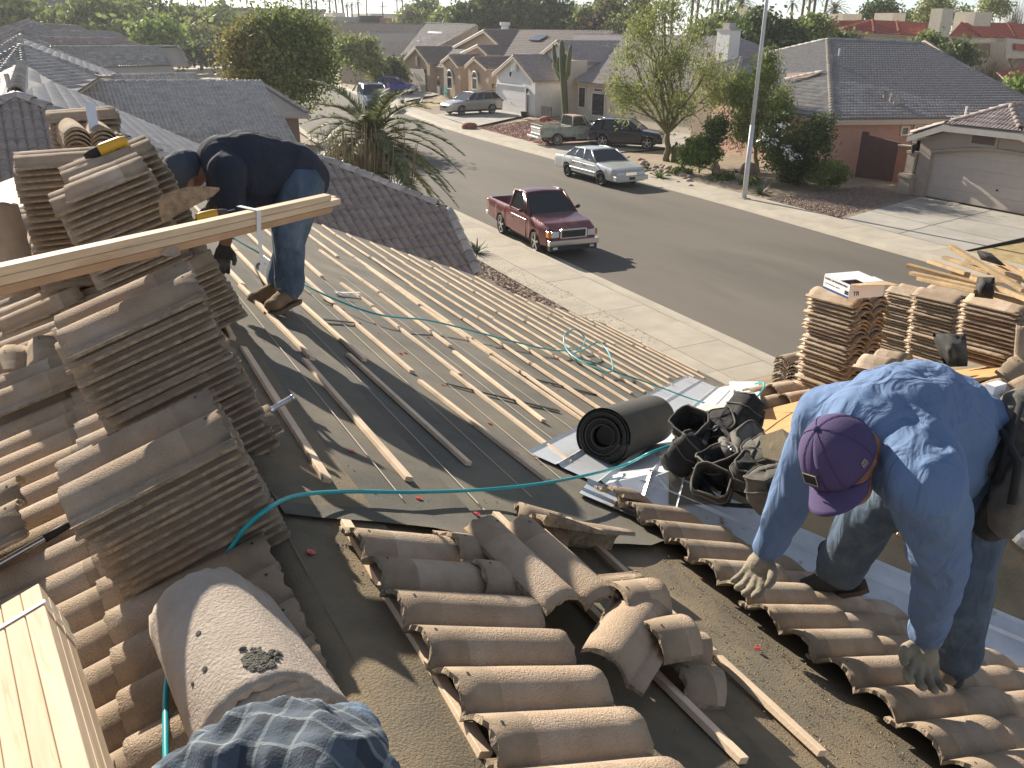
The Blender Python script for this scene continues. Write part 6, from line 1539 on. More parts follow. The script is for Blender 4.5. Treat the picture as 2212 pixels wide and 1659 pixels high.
S = dict(wb=2.62, w=1.69, r=.33, x0=-2.38, x1=2.38, fa=1.48, ra=-1.14, paint=red, cat='pickup truck', spokes=5, gz=.01,
         plan=[(-2.38, .92), (-2.2, .97), (1.9, .98), (2.25, .92), (2.38, .80)], top=[(-2.38, 1.02), (-.42, 1.04), (-.40, 1.05), (.55, 1.05), (.95, 1.03), (2.0, .93), (2.30, .86), (2.38, .74)], inner=[(-2.38, 1.0), (-2.31, 1.0), (-2.30, .52), (-.52, .52), (-.50, 1.04), (.55, 1.06), (.95, 1.06), (2.0, .97), (2.38, .80)], cuts=(-2.305, -.51, -.41),
         bot=[(-2.38, .42), (-1.6, .34), (1.9, .30), (2.38, .34)], cab=dict(zb=1.04, zt=1.58, x=(-.42, -.36, .38, 1.02), split=[.86], pil=.032, wt=.76), doors=((-.28, .85),), mirror=M['dark_trim'],
         bits=[('bumper', 'chrome', [(2.34, 2.47, -.80, .80, .40, .55)]), ('lower_valance', 'dark_trim', [(2.25, 2.42, -.76, .76, .24, .40)]), ('grille', 'dark_trim', [(2.36, 2.405, -.36, .36, .62, .82)]), ('grille_surround', 'chrome', [(2.37, 2.42, -.40, .40, .81, .855), (2.37, 2.42, -.40, .40, .585, .62), (2.37, 2.42, -.43, -.38, .60, .84), (2.37, 2.42, .38, .43, .60, .84)])]
         + mir('headlight', 'lamp_clear', 2.25, 2.385, .46, .70, .62, .80)+mir('corner_lamp', 'lamp_amber', 2.18, 2.36, .70, .79, .62, .80)+mir('fog_lamp', 'lamp_clear', 2.40, 2.44, .52, .66, .29, .36)+mir('taillight', 'lamp_red', -2.40, -2.34, .66, .78, .66, .95)+[('tailgate', red, [(-2.42, -2.36, -.64, .64, .52, 1.0)]), ('rear_bumper', 'chrome', [(-2.52, -2.38, -.78, .78, .42, .54)])])
vehicle('dark red compact pickup truck parked against the near kerb, faded hood and chrome bumper', (1160, 546), (1087, 506), S, name='pickup_truck')
silver = paint('pale_silver_paint', (.50, .52, .52), .35, .3, .04)
S = dict(wb=2.91, w=1.95, r=.33, x0=-2.70, x1=2.68, fa=1.62, ra=-1.29, paint=silver, spokes=9, rim='dark_trim', gz=.01,
         plan=[(-2.70, .82), (-2.5, .93), (-1.5, .98), (1.6, .98), (2.4, .92), (2.68, .80)], top=[(-2.70, .80), (-2.62, .92), (-1.6, 1.0), (-1.2, 1.02), (.9, .99), (1.3, .97), (2.4, .84), (2.62, .76), (2.68, .66)],
         bot=[(-2.70, .36), (2.68, .28)], cab=dict(zb=1.0, zt=1.44, x=(-1.62, -.98, .42, 1.16), split=[.30, .62], pil=.03, wt=.70, follow=True), doors=((-.85, .10), (.14, 1.15)), mirror=silver,
         bits=[('grille', 'chrome', [(2.62, 2.70, -.30, .30, .55, .70)]), ('front_bumper', silver, [(2.55, 2.78, -.88, .88, .34, .54)]), ('number_plate', 'dark_trim', [(2.76, 2.80, -.16, .16, .38, .50)]), ('side_moulding', silver, [(-1.0, 1.2, -.995, -.97, .5, .56), (-1.0, 1.2, .97, .995, .5, .56)])]
         + mir('headlight', 'lamp_clear', 2.50, 2.685, .38, .72, .58, .70)+mir('corner_lamp', 'lamp_amber', 2.42, 2.60, .73, .82, .58, .68)+mir('taillight', 'lamp_red', -2.71, -2.62, .5, .8, .62, .78))
vehicle('pale silver full size sedan parked at the far kerb, facing the camera', (1300, 401), (1228, 381), S, name='silver_sedan')
black = paint('black_paint', (.022, .025, .032), .18, .3, .05)
S = dict(wb=2.92, w=1.93, r=.37, x0=-2.40, x1=2.40, fa=1.46, ra=-1.46, paint=black, spokes=5, cat='car', gz=.13,
         plan=[(-2.40, .86), (-2.2, .96), (1.9, .98), (2.3, .88), (2.4, .74)], top=[(-2.40, .95), (-2.33, 1.12), (-1.0, 1.13), (1.0, 1.10), (1.3, 1.08), (2.1, .98), (2.35, .82), (2.40, .70)],
         bot=[(-2.40, .38), (2.40, .32)], cab=dict(zb=1.11, zt=1.70, x=(-2.26, -1.95, .25, 1.10), split=[.22, .52, .80], pil=.03, wt=.74, dpil=.10), doors=((-1.0, -.02), (.02, 1.1)), handlem=black, mirror=black,
         bits=mir('taillight', 'lamp_red', -2.43, -2.30, .52, .90, .82, .98)+mir('headlight', 'lamp_clear', 2.2, 2.37, .5, .8, .72, .86)+[('number_plate', 'plate', [(-2.45, -2.42, -.26, .26, .72, .88)]), ('rear_bumper', 'trim_grey', [(-2.50, -2.36, -.86, .86, .42, .56)]), ('rear_badge_bar', 'chrome', [(-2.43, -2.40, -.34, .34, .90, .93)]), ('window_trim', 'chrome', [(-2.0, 1.0, -.905, -.89, 1.105, 1.125), (-2.0, 1.0, .89, .905, 1.105, 1.125)]), ('roof_rail', 'chrome', [(-1.7, .2, -.68, -.64, 1.70, 1.74), (-1.7, .2, .64, .68, 1.70, 1.74)])])
vehicle('black sport utility vehicle on the driveway beside the old white pickup', (1397, 322), (1301, 317), S, name='black_suv')
oldw = paint('chalky_white_paint', (.40, .44, .40), .8, 0, .15, spots=(.26, .24, .18), spotsize=2.2, thr=.6, soft=.1); oldr = mat('rusty_cab_roof', (.36, .20, .15), .85, .25, 2.5, obj=0, spots=(.5, .45, .40), spotsize=2.5)
S = dict(wb=3.25, w=1.98, r=.38, x0=-2.55, x1=2.65, fa=1.85, ra=-1.40, paint=oldw, roofm=oldr, cat='pickup truck', spokes=12, gz=.13,
         plan=[(-2.55, .92), (-2.4, .95), (2.3, .96), (2.65, .90)], top=[(-2.55, 1.18), (-.32, 1.18), (-.30, 1.20), (1.0, 1.18), (2.4, 1.12), (2.65, 1.0)], inner=[(-2.55, 1.16), (-2.49, 1.16), (-2.48, .66), (-.42, .66), (-.40, 1.19), (1.0, 1.2), (2.4, 1.15), (2.65, 1.02)], cuts=(-2.485, -.41, -.31),
         bot=[(-2.55, .52), (2.65, .42)], cab=dict(zb=1.19, zt=1.80, x=(-.34, -.24, .62, 1.02), split=[.8], pil=.045, wt=.80), doors=((-.1, .95),), mirror=oldw, handlem=M['chrome'],
         bits=[('tailgate', oldw, [(-2.60, -2.54, -.78, .78, .66, 1.12)]), ('tailgate_rib', 'chrome', [(-2.62, -2.60, -.78, .78, .70, .74), (-2.62, -2.60, -.78, .78, 1.06, 1.10)]), ('rear_bumper', 'chrome', [(-2.80, -2.60, -.92, .92, .46, .58)]), ('tow_hitch', 'dark_trim', [(-2.9, -2.7, -.05, .05, .38, .44)]), ('bed_rail', 'stucco_cream', [(-2.5, -.5, -.95, -.91, 1.24, 1.28), (-2.5, -.5, .91, .95, 1.24, 1.28), (-2.5, -2.46, -.95, .95, 1.24, 1.28), (-1.5, -1.46, -.95, -.91, 1.16, 1.26), (-1.5, -1.46, .91, .95, 1.16, 1.26)])]+mir('taillight', 'lamp_red', -2.62, -2.58, .82, .92, .80, .98))
vehicle('old chalky white pickup truck with a rusty cab roof, parked nose in', (1298, 310), (1203, 314), S, name='old_pickup_truck')
champ = paint('champagne_silver_paint', (.40, .385, .35), .3, .35, .04)
S = dict(wb=2.75, w=1.84, r=.34, x0=-2.38, x1=2.38, fa=1.40, ra=-1.35, paint=champ, spokes=9, gz=.13,
         plan=[(-2.38, .84), (-2.2, .95), (1.9, .98), (2.3, .86), (2.38, .72)], top=[(-2.38, .92), (-2.30, 1.08), (-1.0, 1.06), (1.0, 1.0), (1.3, .99), (2.1, .86), (2.34, .74), (2.38, .66)],
         bot=[(-2.38, .34), (2.38, .28)], cab=dict(zb=1.04, zt=1.56, x=(-2.20, -1.72, .20, 1.15), split=[.22, .50, .78], pil=.028, wt=.73, follow=True), doors=((-.95, .02), (.06, 1.1)), handlem=champ, mirror=champ,
         bits=mir('taillight', 'lamp_red', -2.40, -2.20, .62, .88, .84, 1.0)+mir('headlight', 'lamp_clear', 2.1, 2.33, .5, .84, .66, .80)+[('lower_cladding', 'dark_trim', [(-2.2, 2.2, -.95, -.90, .26, .36), (-2.2, 2.2, .90, .95, .26, .36)]), ('roof_rack', 'dark_trim', [(-1.6, .2, -.64, -.60, 1.60, 1.64), (-1.6, .2, .60, .64, 1.60, 1.64), (-1.0, -.96, -.6, .6, 1.60, 1.63), (-.2, -.16, -.6, .6, 1.60, 1.63)]), ('grille', 'dark_trim', [(2.34, 2.39, -.3, .3, .5, .66)])])
vehicle('champagne silver station wagon on the driveway of the white garage', (995, 249), (1064, 245), S, name='station_wagon')
blue = paint('steel_blue_paint', (.03, .085, .155), .25, .35, .05)
S = dict(wb=3.1, w=2.03, r=.40, x0=-2.65, x1=2.68, fa=1.65, ra=-1.45, paint=blue, spokes=8, gz=.02,
         plan=[(-2.65, .90), (-2.4, .96), (2.2, .97), (2.55, .90), (2.68, .82)], top=[(-2.65, 1.05), (-2.58, 1.22), (1.2, 1.20), (1.5, 1.18), (2.4, 1.10), (2.62, 1.0), (2.68, .85)],
         bot=[(-2.65, .42), (2.68, .36)], cab=dict(zb=1.2, zt=1.88, x=(-2.52, -2.28, .45, 1.28), split=[.24, .50, .78], pil=.035, wt=.80), doors=((-.9, .12), (.16, 1.2)), handlem=blue, mirror=blue,
         bits=[('grille', 'chrome', [(2.66, 2.72, -.55, .55, .74, .80), (2.66, 2.72, -.55, .55, .86, .92), (2.66, 2.72, -.55, .55, .98, 1.02)]), ('roof_rail', 'chrome', [(-2.0, .3, -.78, -.74, 1.90, 1.94), (-2.0, .3, .74, .78, 1.90, 1.94)]), ('front_bumper', 'dark_trim', [(2.62, 2.76, -.9, .9, .4, .58)])]+mir('headlight', 'lamp_clear', 2.55, 2.71, .60, .92, .80, 1.0)+mir('taillight', 'lamp_red', -2.67, -2.55, .84, .95, .8, 1.15))
vehicle('large steel blue sport utility vehicle parked at the far kerb behind the palm', (815, 243), (757, 229), S, name='blue_suv', fixed=(-.20, -1, 0))
cob = paint('cobalt_blue_paint', (.02, .035, .26), .25, .3, .05)
S = dict(wb=2.6, w=1.77, r=.31, x0=-2.0, x1=2.05, fa=1.27, ra=-1.30, paint=cob, spokes=7, gz=.13,
         plan=[(-2.0, .86), (-1.8, .96), (1.6, .97), (1.95, .84), (2.05, .72)], top=[(-2.0, .95), (-1.94, 1.08), (.9, 1.02), (1.2, .98), (1.8, .84), (2.0, .72), (2.05, .64)],
         bot=[(-2.0, .34), (2.05, .28)], cab=dict(zb=1.02, zt=1.54, x=(-1.86, -1.55, .10, 1.10), split=[.26, .56, .8], pil=.03, wt=.74), doors=((-.75, .12), (.16, 1.05)), handlem=cob, mirror=cob,
         bits=mir('taillight', 'lamp_red', -2.03, -1.90, .6, .82, .86, 1.25)+mir('headlight', 'lamp_clear', 1.75, 1.98, .5, .8, .64, .78))
vehicle('cobalt blue hatchback on the driveway of the beige house', (880, 204), (824, 203), S, name='blue_hatchback')
# far parked cars across the lot
def fcar(u, v, Yd, c, label, L=4.6):
    p = aY(u, v, Yd); p.z = max(p.z, -.5); r_ = thing('distant_car', label, 'car', p); mm = paint('far_car_paint', c)
    G = [[(p.x+x*L/4.6, p.y+y, p.z+z) for y, z in ((-.85, .3), (-.88, .7), (-.8, t), (.8, t), (.88, .7), (.85, .3))] for x, t in ((-2.2, .8), (-1.5, .95), (-1.1, 1.35), (.6, 1.4), (1.2, .95), (2.2, .8))]
    MB().grid(G).out('body', mm, r_); MB().bb(p.x-1.0, p.x+.7, p.y-.86, p.y+.86, p.z+.95, p.z+1.28).out('side_window', M['car_glass'], r_)
    for x in (-1.4, 1.4): MB().cyl((p.x+x, p.y-.9, p.z+.32), (p.x+x, p.y-.7, p.z+.32), .32, 10).out('wheel', M['tyre'], r_)
for u, v, c, lab in ((433, 87, (.6, .6, .6), 'white distant car directly behind the brown boundary wall'), (392, 62, (.5, .5, .5), 'leftmost silver car in the far lot below the white office'), (404, 61, (.65, .65, .65), 'second pale car from the left in the far lot'), (415, 61, (.3, .3, .32), 'dark grey car third in the far lot row'), (426, 62, (.6, .6, .6), 'fourth pale car in the far lot row'), (438, 62, (.5, .48, .42), 'rightmost beige car in the far lot row')):
    fcar(u, v, 165 if v > 80 else 195, c, lab)
# ================================================================== vegetation
vr = np.random.default_rng(5)
def leaves(blobs, n, size, clump=.35, per=22, droop=0., aspect=1.6, shell=.55, flat=0.):
    """small leaf quads in clumps spread through ellipsoids (c, (rx, ry, rz))"""
    vol = np.array([a[1][0]*a[1][1]*a[1][2] for a in blobs]); vol = vol**.75; vol /= vol.sum(); nc = max(1, n//per)
    ids = vr.choice(len(blobs), nc, p=vol); C = np.array([list(b[0]) for b in blobs])[ids]; Rr = np.array([list(b[1]) for b in blobs])[ids]
    d = vr.normal(size=(nc, 3)); d /= np.linalg.norm(d, axis=1)[:, None]; rad = shell+(1-shell)*vr.random(nc)**.6; rad *= vr.uniform(.78, 1.10, nc)
    inn = vr.random(nc) < .22; rad[inn] *= vr.random(inn.sum())
    cc = C+d*Rr*rad[:, None]; k = vr.integers(0, nc, n); cs = clump*vr.uniform(.5, 1.3, nc)
    p = cc[k]+vr.normal(size=(n, 3))*(cs[k]*.5)[:, None]*np.array([1, 1, .75+droop])
    a = vr.normal(size=(n, 3)); 
    if droop: a = a*(1-droop)+np.array([0, 0, -1.6])*droop
    a /= np.linalg.norm(a, axis=1)[:, None]; b = np.cross(a, vr.normal(size=(n, 3))); b /= np.linalg.norm(b, axis=1)[:, None]
    s_ = size*vr.uniform(.55, 1.35, n); A = a*(s_*aspect*.5)[:, None]; B = b*(s_*.5)[:, None]
    V = np.stack([p-A, p-A*.1+B, p+A, p-A*.1-B], 1).reshape(-1, 3); F = np.arange(4*n).reshape(-1, 4)
    return V, F
def lmesh(name, V, F, m, parent):
    me = bpy.data.meshes.new(name); inv = np.array(wm(parent).inverted()) if parent else np.eye(4); V = V@inv[:3, :3].T+inv[:3, 3]
    me.vertices.add(len(V)); me.vertices.foreach_set('co', V.ravel()); me.loops.add(F.size); me.loops.foreach_set('vertex_index', F.ravel().astype(np.int32))
    me.polygons.add(len(F)); me.polygons.foreach_set('loop_start', np.arange(0, F.size, 4, dtype=np.int32)); me.materials.append(M[m]); me.update(calc_edges=True); me.validate()
    o = bpy.data.objects.new(name, me); link(o); o.parent = parent; return o
def limb(mb, p, q, r0, r1, wob=.12, seg=6, n=7, seed=0):
    p = Vector(p); q = Vector(q); L = (q-p).length; pts = []; rs_ = []
    for i in range(seg+1):
        t = i/seg; o = Vector((mnoise.noise((seed, t*2.5, 1)), mnoise.noise((seed, t*2.5, 7)), mnoise.noise((seed, t*2.5, 13))*.4))*wob*L*math.sin(math.pi*min(1, t*1.1)) if 0 < i < seg else Vector()
        pts.append(p.lerp(q, t)+o); rs_.append(r0+(r1-r0)*t)
    mb.tube(pts, rs_, n); return pts
def ptree(label, base, Yd, blobs, m, n, size, trunk=.12, bark='bark', limbs=7, name='tree', group=None, clump=None, droop=0., depth=1., m2=None, twigs=0, aspect=1.6, shell=.5, z0=0., wob=.12):
    """tree whose crown is given as pixel blobs (u, v, radius or (ru, rv)) on the plane Y=Yd"""
    B = [] 
    for b in blobs:
        c = aY(b[0], b[1], Yd+(b[3] if len(b) > 3 else 0)); ru, rv = b[2] if isinstance(b[2], tuple) else (b[2], b[2]); sc_ = (c-CAMP).dot(fwd)/FP
        B.append((c, (ru*sc_, max(ru, rv)*sc_*depth*.8, rv*sc_)))
    bp = Vector(base) if len(base) == 3 else aY(base[0], base[1], Yd); bp.z = z0 if len(base) < 3 else bp.z
    t = thing(name, label, 'tree' if 'tree' in name or 'palm' in name else 'shrub', bp, group=group)
    V, F = leaves(B, n, size, clump or size*5, droop=droop, aspect=aspect, shell=shell)
    mix = m2 and vr.random(len(F)) < .5
    if m2:
        # the second leaf kind gathers on one side
        cx = V[F[:, 0], 0]; sel = (cx+vr.normal(size=len(cx))*np.ptp(cx)*.10 < np.quantile(cx, .14))
        crown = lmesh('crown', V, F[~sel], m, t); lmesh('crown', V, F[sel], m2, t)
    else: lmesh('crown', V, F, m, t)
    if trunk:
        mb = MB(); cen = sum((b[0] for b in B), Vector())/len(B); low = min(b[0].z-b[1][2]*.3 for b in B); fork = bp.lerp(Vector((cen.x*.6+bp.x*.4, cen.y*.5+bp.y*.5, max(low, bp.z+.5))), .55)
        limb(mb, bp-Vector((0, 0, .1)), fork, trunk, trunk*.7, wob, 6, 9, seed=bp.x)
        bb = sorted(B, key=lambda b: -b[1][0])[:limbs]
        for i, b in enumerate(bb):
            pts = limb(mb, fork, b[0]+Vector((0, 0, b[1][2]*.3)), trunk*.5, trunk*.10, .14, 6, 6, seed=i*3.3+bp.x)
            for k in range(twigs):
                j = 2+k % 4; q = b[0]+Vector((vr.normal()*b[1][0]*.6, vr.normal()*b[1][1]*.6, vr.normal()*b[1][2]*.6)); limb(mb, pts[j], q, trunk*.16, trunk*.04, .12, 4, 4, seed=i+k*1.7)
        mb.out('trunk', M[bark], t, True)
    return t
# big tree left of the centre
ptree('large dense tree with golden leaves on its left side, behind the near roofs', (612, 262), 58, [(600, 115, 82), (545, 125, 62), (668, 135, 58), (618, 55, 42), (700, 155, 28), (512, 95, 26), (565, 62, 40), (645, 185, 42), (505, 155, 24), (560, 185, 40), (680, 75, 36)], 'leaf_mid', 30000, .15, .28, limbs=9, m2='leaf_gold', clump=1.2, shell=.35)
ptree('bright green round tree beyond the near roofs at the upper left', (345, 110), 140, [(322, 80, 22), (362, 76, 24), (345, 62, 15), (345, 92, 20)], 'leaf_bright', 3600, .5, .2, clump=2.2)
for i, (u, v, r_, n, Yd, m, lab) in enumerate([(18, 32, (42, 34), 2600, 165, 'leaf_mid', 'dusty tree at the top left corner'), (140, 60, (34, 30), 2200, 168, 'leaf_mid', 'dusty olive tree before the tan warehouse'), (205, 45, (48, 42), 3800, 160, 'leaf_mid', 'broad dark tree right of the tan warehouse'), (272, 60, (50, 40), 3800, 158, 'leaf_mid', 'broad olive tree under the long warehouse roof'), (325, 36, (34, 24), 1800, 175, 'leaf_dark', 'dark tree at the right end of the long warehouse'), (250, 92, (40, 24), 2000, 150, 'leaf_mid', 'low olive tree behind the far grey roof ridge'), (398, 48, (26, 22), 1500, 175, 'leaf_olive', 'pale olive tree before the white office'), (455, 65, (30, 24), 1500, 170, 'leaf_dark', 'dark tree right of the far parked cars'), (480, 48, (24, 22), 1200, 180, 'leaf_mid', 'small tree behind the large golden green tree'), (428, 76, (16, 12), 700, 160, 'leaf_olive', 'yellow olive bush in the far lot'), (300, 90, (22, 18), 1000, 148, 'leaf_mid', 'low tree left of the bright green one')]):
    ptree(lab, (u, v+r_[1]+8), Yd, [(u, v, r_), (u-r_[0]*.5, v+4, (r_[0]*.5, r_[1]*.6)), (u+r_[0]*.5, v-2, (r_[0]*.5, r_[1]*.7)), (u+3, v-r_[1]*.5, (r_[0]*.4, r_[1]*.5))], m, n, .62, .3, limbs=4, clump=3.0)
for u, v, r_, lab in ((408, 107, 13, 'leftmost dark round bush before the brown wall'), (435, 108, 10, 'second dark bush before the brown wall'), (466, 112, 11, 'third bush before the brown wall'), (402, 126, 9, 'low bush at the foot of the brown wall'), (455, 125, 12, 'green dome shaped bush on the pale road edge'), (478, 84, 9, 'small dark bush above the brown wall')):
    ptree(lab, (u, v+r_), 146, [(u, v, (r_, r_*.75))], 'leaf_dark', 500, .42, 0, name='bush', clump=1.6)
# dark ficus mass and the trees along the far side
for i, (u, v, r_, n, Yd, m, lab) in enumerate([(1005, 45, (32, 28), 3000, 150, 'leaf_dark', 'leftmost dark dense tree of the row behind the brown roofs'), (1062, 30, (42, 42), 5200, 152, 'leaf_dark', 'second dark dense tree of the row behind the brown roofs'), (1118, 38, (44, 44), 5200, 148, 'leaf_dark', 'middle dark dense tree of the row behind the brown roofs'), (1178, 38, (42, 44), 5200, 150, 'leaf_dark', 'fourth dark dense tree of the row behind the brown roofs'), (1220, 50, (30, 32), 3000, 148, 'leaf_dark', 'rightmost dark dense tree of the row behind the brown roofs'), (918, 30, (24, 28), 2200, 185, 'leaf_mid', 'narrow tree left of the red mast'), (895, 44, (34, 16), 1800, 182, 'leaf_olive', 'low dusty bushy tree behind the pale grey roof'), (960, 50, (22, 22), 1800, 165, 'leaf_mid', 'tree just right of the red mast'), (1270, 50, (26, 30), 2000, 140, 'leaf_mid', 'yellow green tree right of the dark row'), (1310, 30, (24, 46), 2400, 138, 'leaf_olive', 'tall thin crowned tree behind the white house'), (1348, 62, (30, 26), 2000, 132, 'leaf_olive', 'pale green tree behind the white house ridge'), (1285, 62, (16, 18), 1200, 137, 'leaf_reddish', 'small reddish brown tree behind the white house'), (1380, 30, (18, 40), 1600, 134, 'leaf_olive', 'slim tree behind the mesquite crown'), (1560, 66, (44, 22), 2600, 95, 'leaf_mid', 'broad tree behind the chimney of the white house')]):
    if m == 'leaf_reddish' and m not in M: M[m] = leafm('leaf_reddish', (.10, .055, .035))
    ptree(lab, (u, v+r_[1]+10), Yd, [(u, v, r_), (u-r_[0]*.55, v+r_[1]*.2, (r_[0]*.5, r_[1]*.7)), (u+r_[0]*.55, v+r_[1]*.1, (r_[0]*.5, r_[1]*.75)), (u+2, v-r_[1]*.55, (r_[0]*.5, r_[1]*.5))], m, n, .55, .28, limbs=4, clump=2.2)
for u, v, r_, n, Yd, m, lab in [(1640, 68, (44, 38), 5200, 72, 'leaf_dark', 'dark green tree right behind the lamp post'), (1600, 100, (36, 32), 3400, 70, 'leaf_dark', 'dark tree left of the lamp post behind the entry roof'), (1705, 88, (34, 30), 3600, 70, 'leaf_dark', 'dark green tree above the pink house roof'), (1752, 70, (34, 30), 3200, 72, 'leaf_mid', 'rounded green tree before the red roofs'), (1798, 86, (22, 10), 900, 73, 'leaf_dark', 'low hedge bush before the red roofed building'), (1900, 26, (40, 26), 3400, 105, 'leaf_dark', 'dark round tree above the red roofs'), (1962, 40, (14, 11), 700, 108, 'leaf_dark', 'small dark tree right of the round one above the red roofs'), (2018, 22, (40, 34), 3600, 95, 'leaf_olive', 'shaggy olive tree left of the tall cream chimney'), (2080, 42, (22, 18), 1300, 96, 'leaf_mid', 'green tree between the cream chimney and the roof block'), (2148, 12, (30, 28), 2200, 100, 'leaf_olive', 'brownish palm like tree at the top right'), (2068, 124, (36, 24), 3200, 66, 'leaf_dark', 'dark green bushy tree under the cream chimney'), (2006, 92, (22, 14), 1200, 70, 'leaf_mid', 'low green bush left of the cream chimney foot'), (1830, 88, (10, 8), 500, 73, 'leaf_mid', 'small green bush by the pink chimney'), (2208, 195, (22, 24), 1500, 52, 'leaf_bright', 'yellow green bush at the right picture edge')]:
    ptree(lab, (u, v+r_[1]+14), Yd, [(u, v, r_), (u-r_[0]*.55, v+r_[1]*.2, (r_[0]*.5, r_[1]*.7)), (u+r_[0]*.55, v+r_[1]*.1, (r_[0]*.5, r_[1]*.75)), (u, v-r_[1]*.5, (r_[0]*.5, r_[1]*.5))], m, n, .30, .2, limbs=4, clump=1.4)
def twiggy(label, base, Yd, blob, n, m='leaf_dry', name='bare_tree', r0=.08, z0=0):
    c = aY(blob[0], blob[1], Yd); sc_ = (c-CAMP).dot(fwd)/FP; bp = aY(base[0], base[1], Yd); bp.z = z0; t = thing(name, label, 'tree' if 'tree' in name else 'shrub', bp); mb = MB()
    for i in range(n):
        q = c+Vector((vr.normal()*blob[2]*sc_*.5, vr.normal()*blob[2]*sc_*.5, vr.normal()*blob[3]*sc_*.5)); st_ = bp.lerp(q, vr.uniform(.0, .45)); limb(mb, st_, q, r0*vr.uniform(.3, .8), r0*.10, .12, 4, 3, seed=i*1.3)
    mb.out('branches', M[m], t); return t
twiggy('bare grey twiggy shrub before the cream apartment wall', (2130, 190), 62, (2135, 140, 55, 34), 500, r0=.04); twiggy('leafless pale tree at the top right corner', (2195, 70), 98, (2195, 28, 30, 36), 260, r0=.09)
# leaning small tree by the blue hatchback
ptree('thin leaning olive tree behind the big blue vehicle', (760, 180), 100, [(775, 118, (46, 34)), (745, 110, (24, 22)), (810, 140, (26, 26)), (790, 95, (26, 14)), (815, 160, (16, 14))], 'leaf_olive', 5200, .26, .12, limbs=6, clump=1.0, twigs=2, bark='bark_pale')
ptree('dark bush against the beige house wall behind the blue hatchback', (855, 182), 99, [(852, 150, (16, 24)), (868, 170, (14, 14)), (845, 170, (12, 12))], 'leaf_dark', 1800, .26, .08, name='bush', clump=.8)
# mesquite in front of the white house
ptree('airy palo verde tree with a forked trunk in the planting bed across the street', (30.6, 38.2, .1), 38.4, [(1398, 70, (58, 50)), (1435, 22, (60, 40)), (1362, 125, (42, 38)), (1452, 130, (62, 46)), (1530, 150, (56, 38)), (1372, 205, (58, 34)), (1335, 178, (30, 30)), (1462, 222, (60, 38)), (1545, 205, (48, 40)), (1345, 235, (26, 26)), (1500, 78, (40, 34)), (1420, 175, (50, 40)), (1585, 180, (20, 30))], 'leaf_olive', 17000, .062, .20, 'bark_green', 11, clump=.62, droop=.45, aspect=3.0, shell=.15, twigs=7, name='palo_verde_tree', m2=None, wob=.2)
ptree('wispy green tree drooping right of the lamp post before the pink house', (1640, 300), 34.5, [(1650, 170, (44, 40)), (1618, 225, (40, 46)), (1682, 225, (36, 44)), (1660, 130, (28, 24)), (1590, 200, (28, 40)), (1640, 280, (40, 40)), (1600, 280, (30, 40))], 'leaf_mid', 14000, .062, .14, 'bark_green', 7, clump=.4, droop=.5, aspect=2.6, shell=.3, twigs=4)
ptree('large rounded shrub with white blossoms beside the pink house', (1735, 385), 29.2, [(1742, 310, (60, 52)), (1780, 268, (28, 24)), (1700, 335, (50, 44)), (1668, 300, (34, 36)), (1735, 365, (60, 24)), (1690, 260, (26, 24))], 'leaf_dark', 15000, .085, .07, name='flowering_shrub', clump=.35, shell=.5)
V, F = leaves([(aY(1680, 290, 28.6), (.9, .5, .6)), (aY(1700, 320, 28.6), (.9, .5, .6))], 120, .10, .3); lmesh('blossoms', V, F, 'white_plastic', bpy.data.objects['flowering_shrub'])
ptree('low dense green shrub in front of the brown block wall', (1793, 400), 27.2, [(1793, 374, (38, 28)), (1775, 382, (24, 18)), (1815, 380, (22, 20))], 'leaf_mid', 6500, .07, .05, name='green_shrub', clump=.26)
ptree('bright green ball shaped shrub left of the arched entry', (1512, 355), 34.0, [(1512, 326, (46, 34)), (1490, 336, (26, 24)), (1534, 336, (26, 22))], 'leaf_bright', 9000, .075, .06, name='round_shrub', clump=.25, aspect=2.4)
ptree('dark shaded bush inside the arched entry', (1545, 330), 33.2, [(1550, 280, (22, 34))], 'leaf_dark', 2500, .09, .04, name='entry_bush', clump=.3)
for (u, v, lab) in ((1470, 372, 'low green clump beneath the palo verde tree'), (1560, 385, 'low spiky clump left of the lamp post base'), (1620, 395, 'grey green clump right beside the lamp post base'), (1700, 388, 'low weeds between the lamp post and the round shrub')):
    ptree(lab, (u, v+10), aZ(u, v+8).y, [(u, v, (24, 12)), (u+12, v+3, (16, 9))], 'leaf_mid' if u < 1600 else 'leaf_olive', 1400, .07, 0, name='low_shrub', clump=.2, aspect=3)
# agaves and rosettes
def rosette(label, P, r, n=26, m='leaf_agave', up=.7, name='agave', w_=.09, group=None):
    t = thing(name, label, 'plant', P, group=group); q = random.Random(int(P[0]*10)); 
    for k in range(n):
        a = 6.283*k*.382; e = .25+up*(k/n)*1.1; L = r*q.uniform(.8, 1.1); d = Vector((math.cos(a)*math.cos(e), math.sin(a)*math.cos(e), math.sin(e))); s_ = d.cross(Vector((0, 0, 1))).normalized(); V = []
        for i, (tt, ww) in enumerate(((0, .7), (.35, 1), (.75, .6), (1, .02))):
            c = Vector(P)+d*L*tt-Vector((0, 0, .25*L*tt*tt*(1-k/n))); V += [c-s_*w_*ww*.5*r*2, c-Vector((0, 0, .02*r)), c+s_*w_*ww*.5*r*2]
        F = []
        for i in range(3): F += [(i*3, i*3+1, i*3+4, i*3+3), (i*3+1, i*3+2, i*3+5, i*3+4)]
        mk('leaf', V, F, M[m], t, True)
    return t
rosette('left agave on the gravel in front of the beige house', aZ(870, 224, .1), .75); rosette('right larger agave on the gravel in front of the beige house', aZ(903, 226, .1), .9)
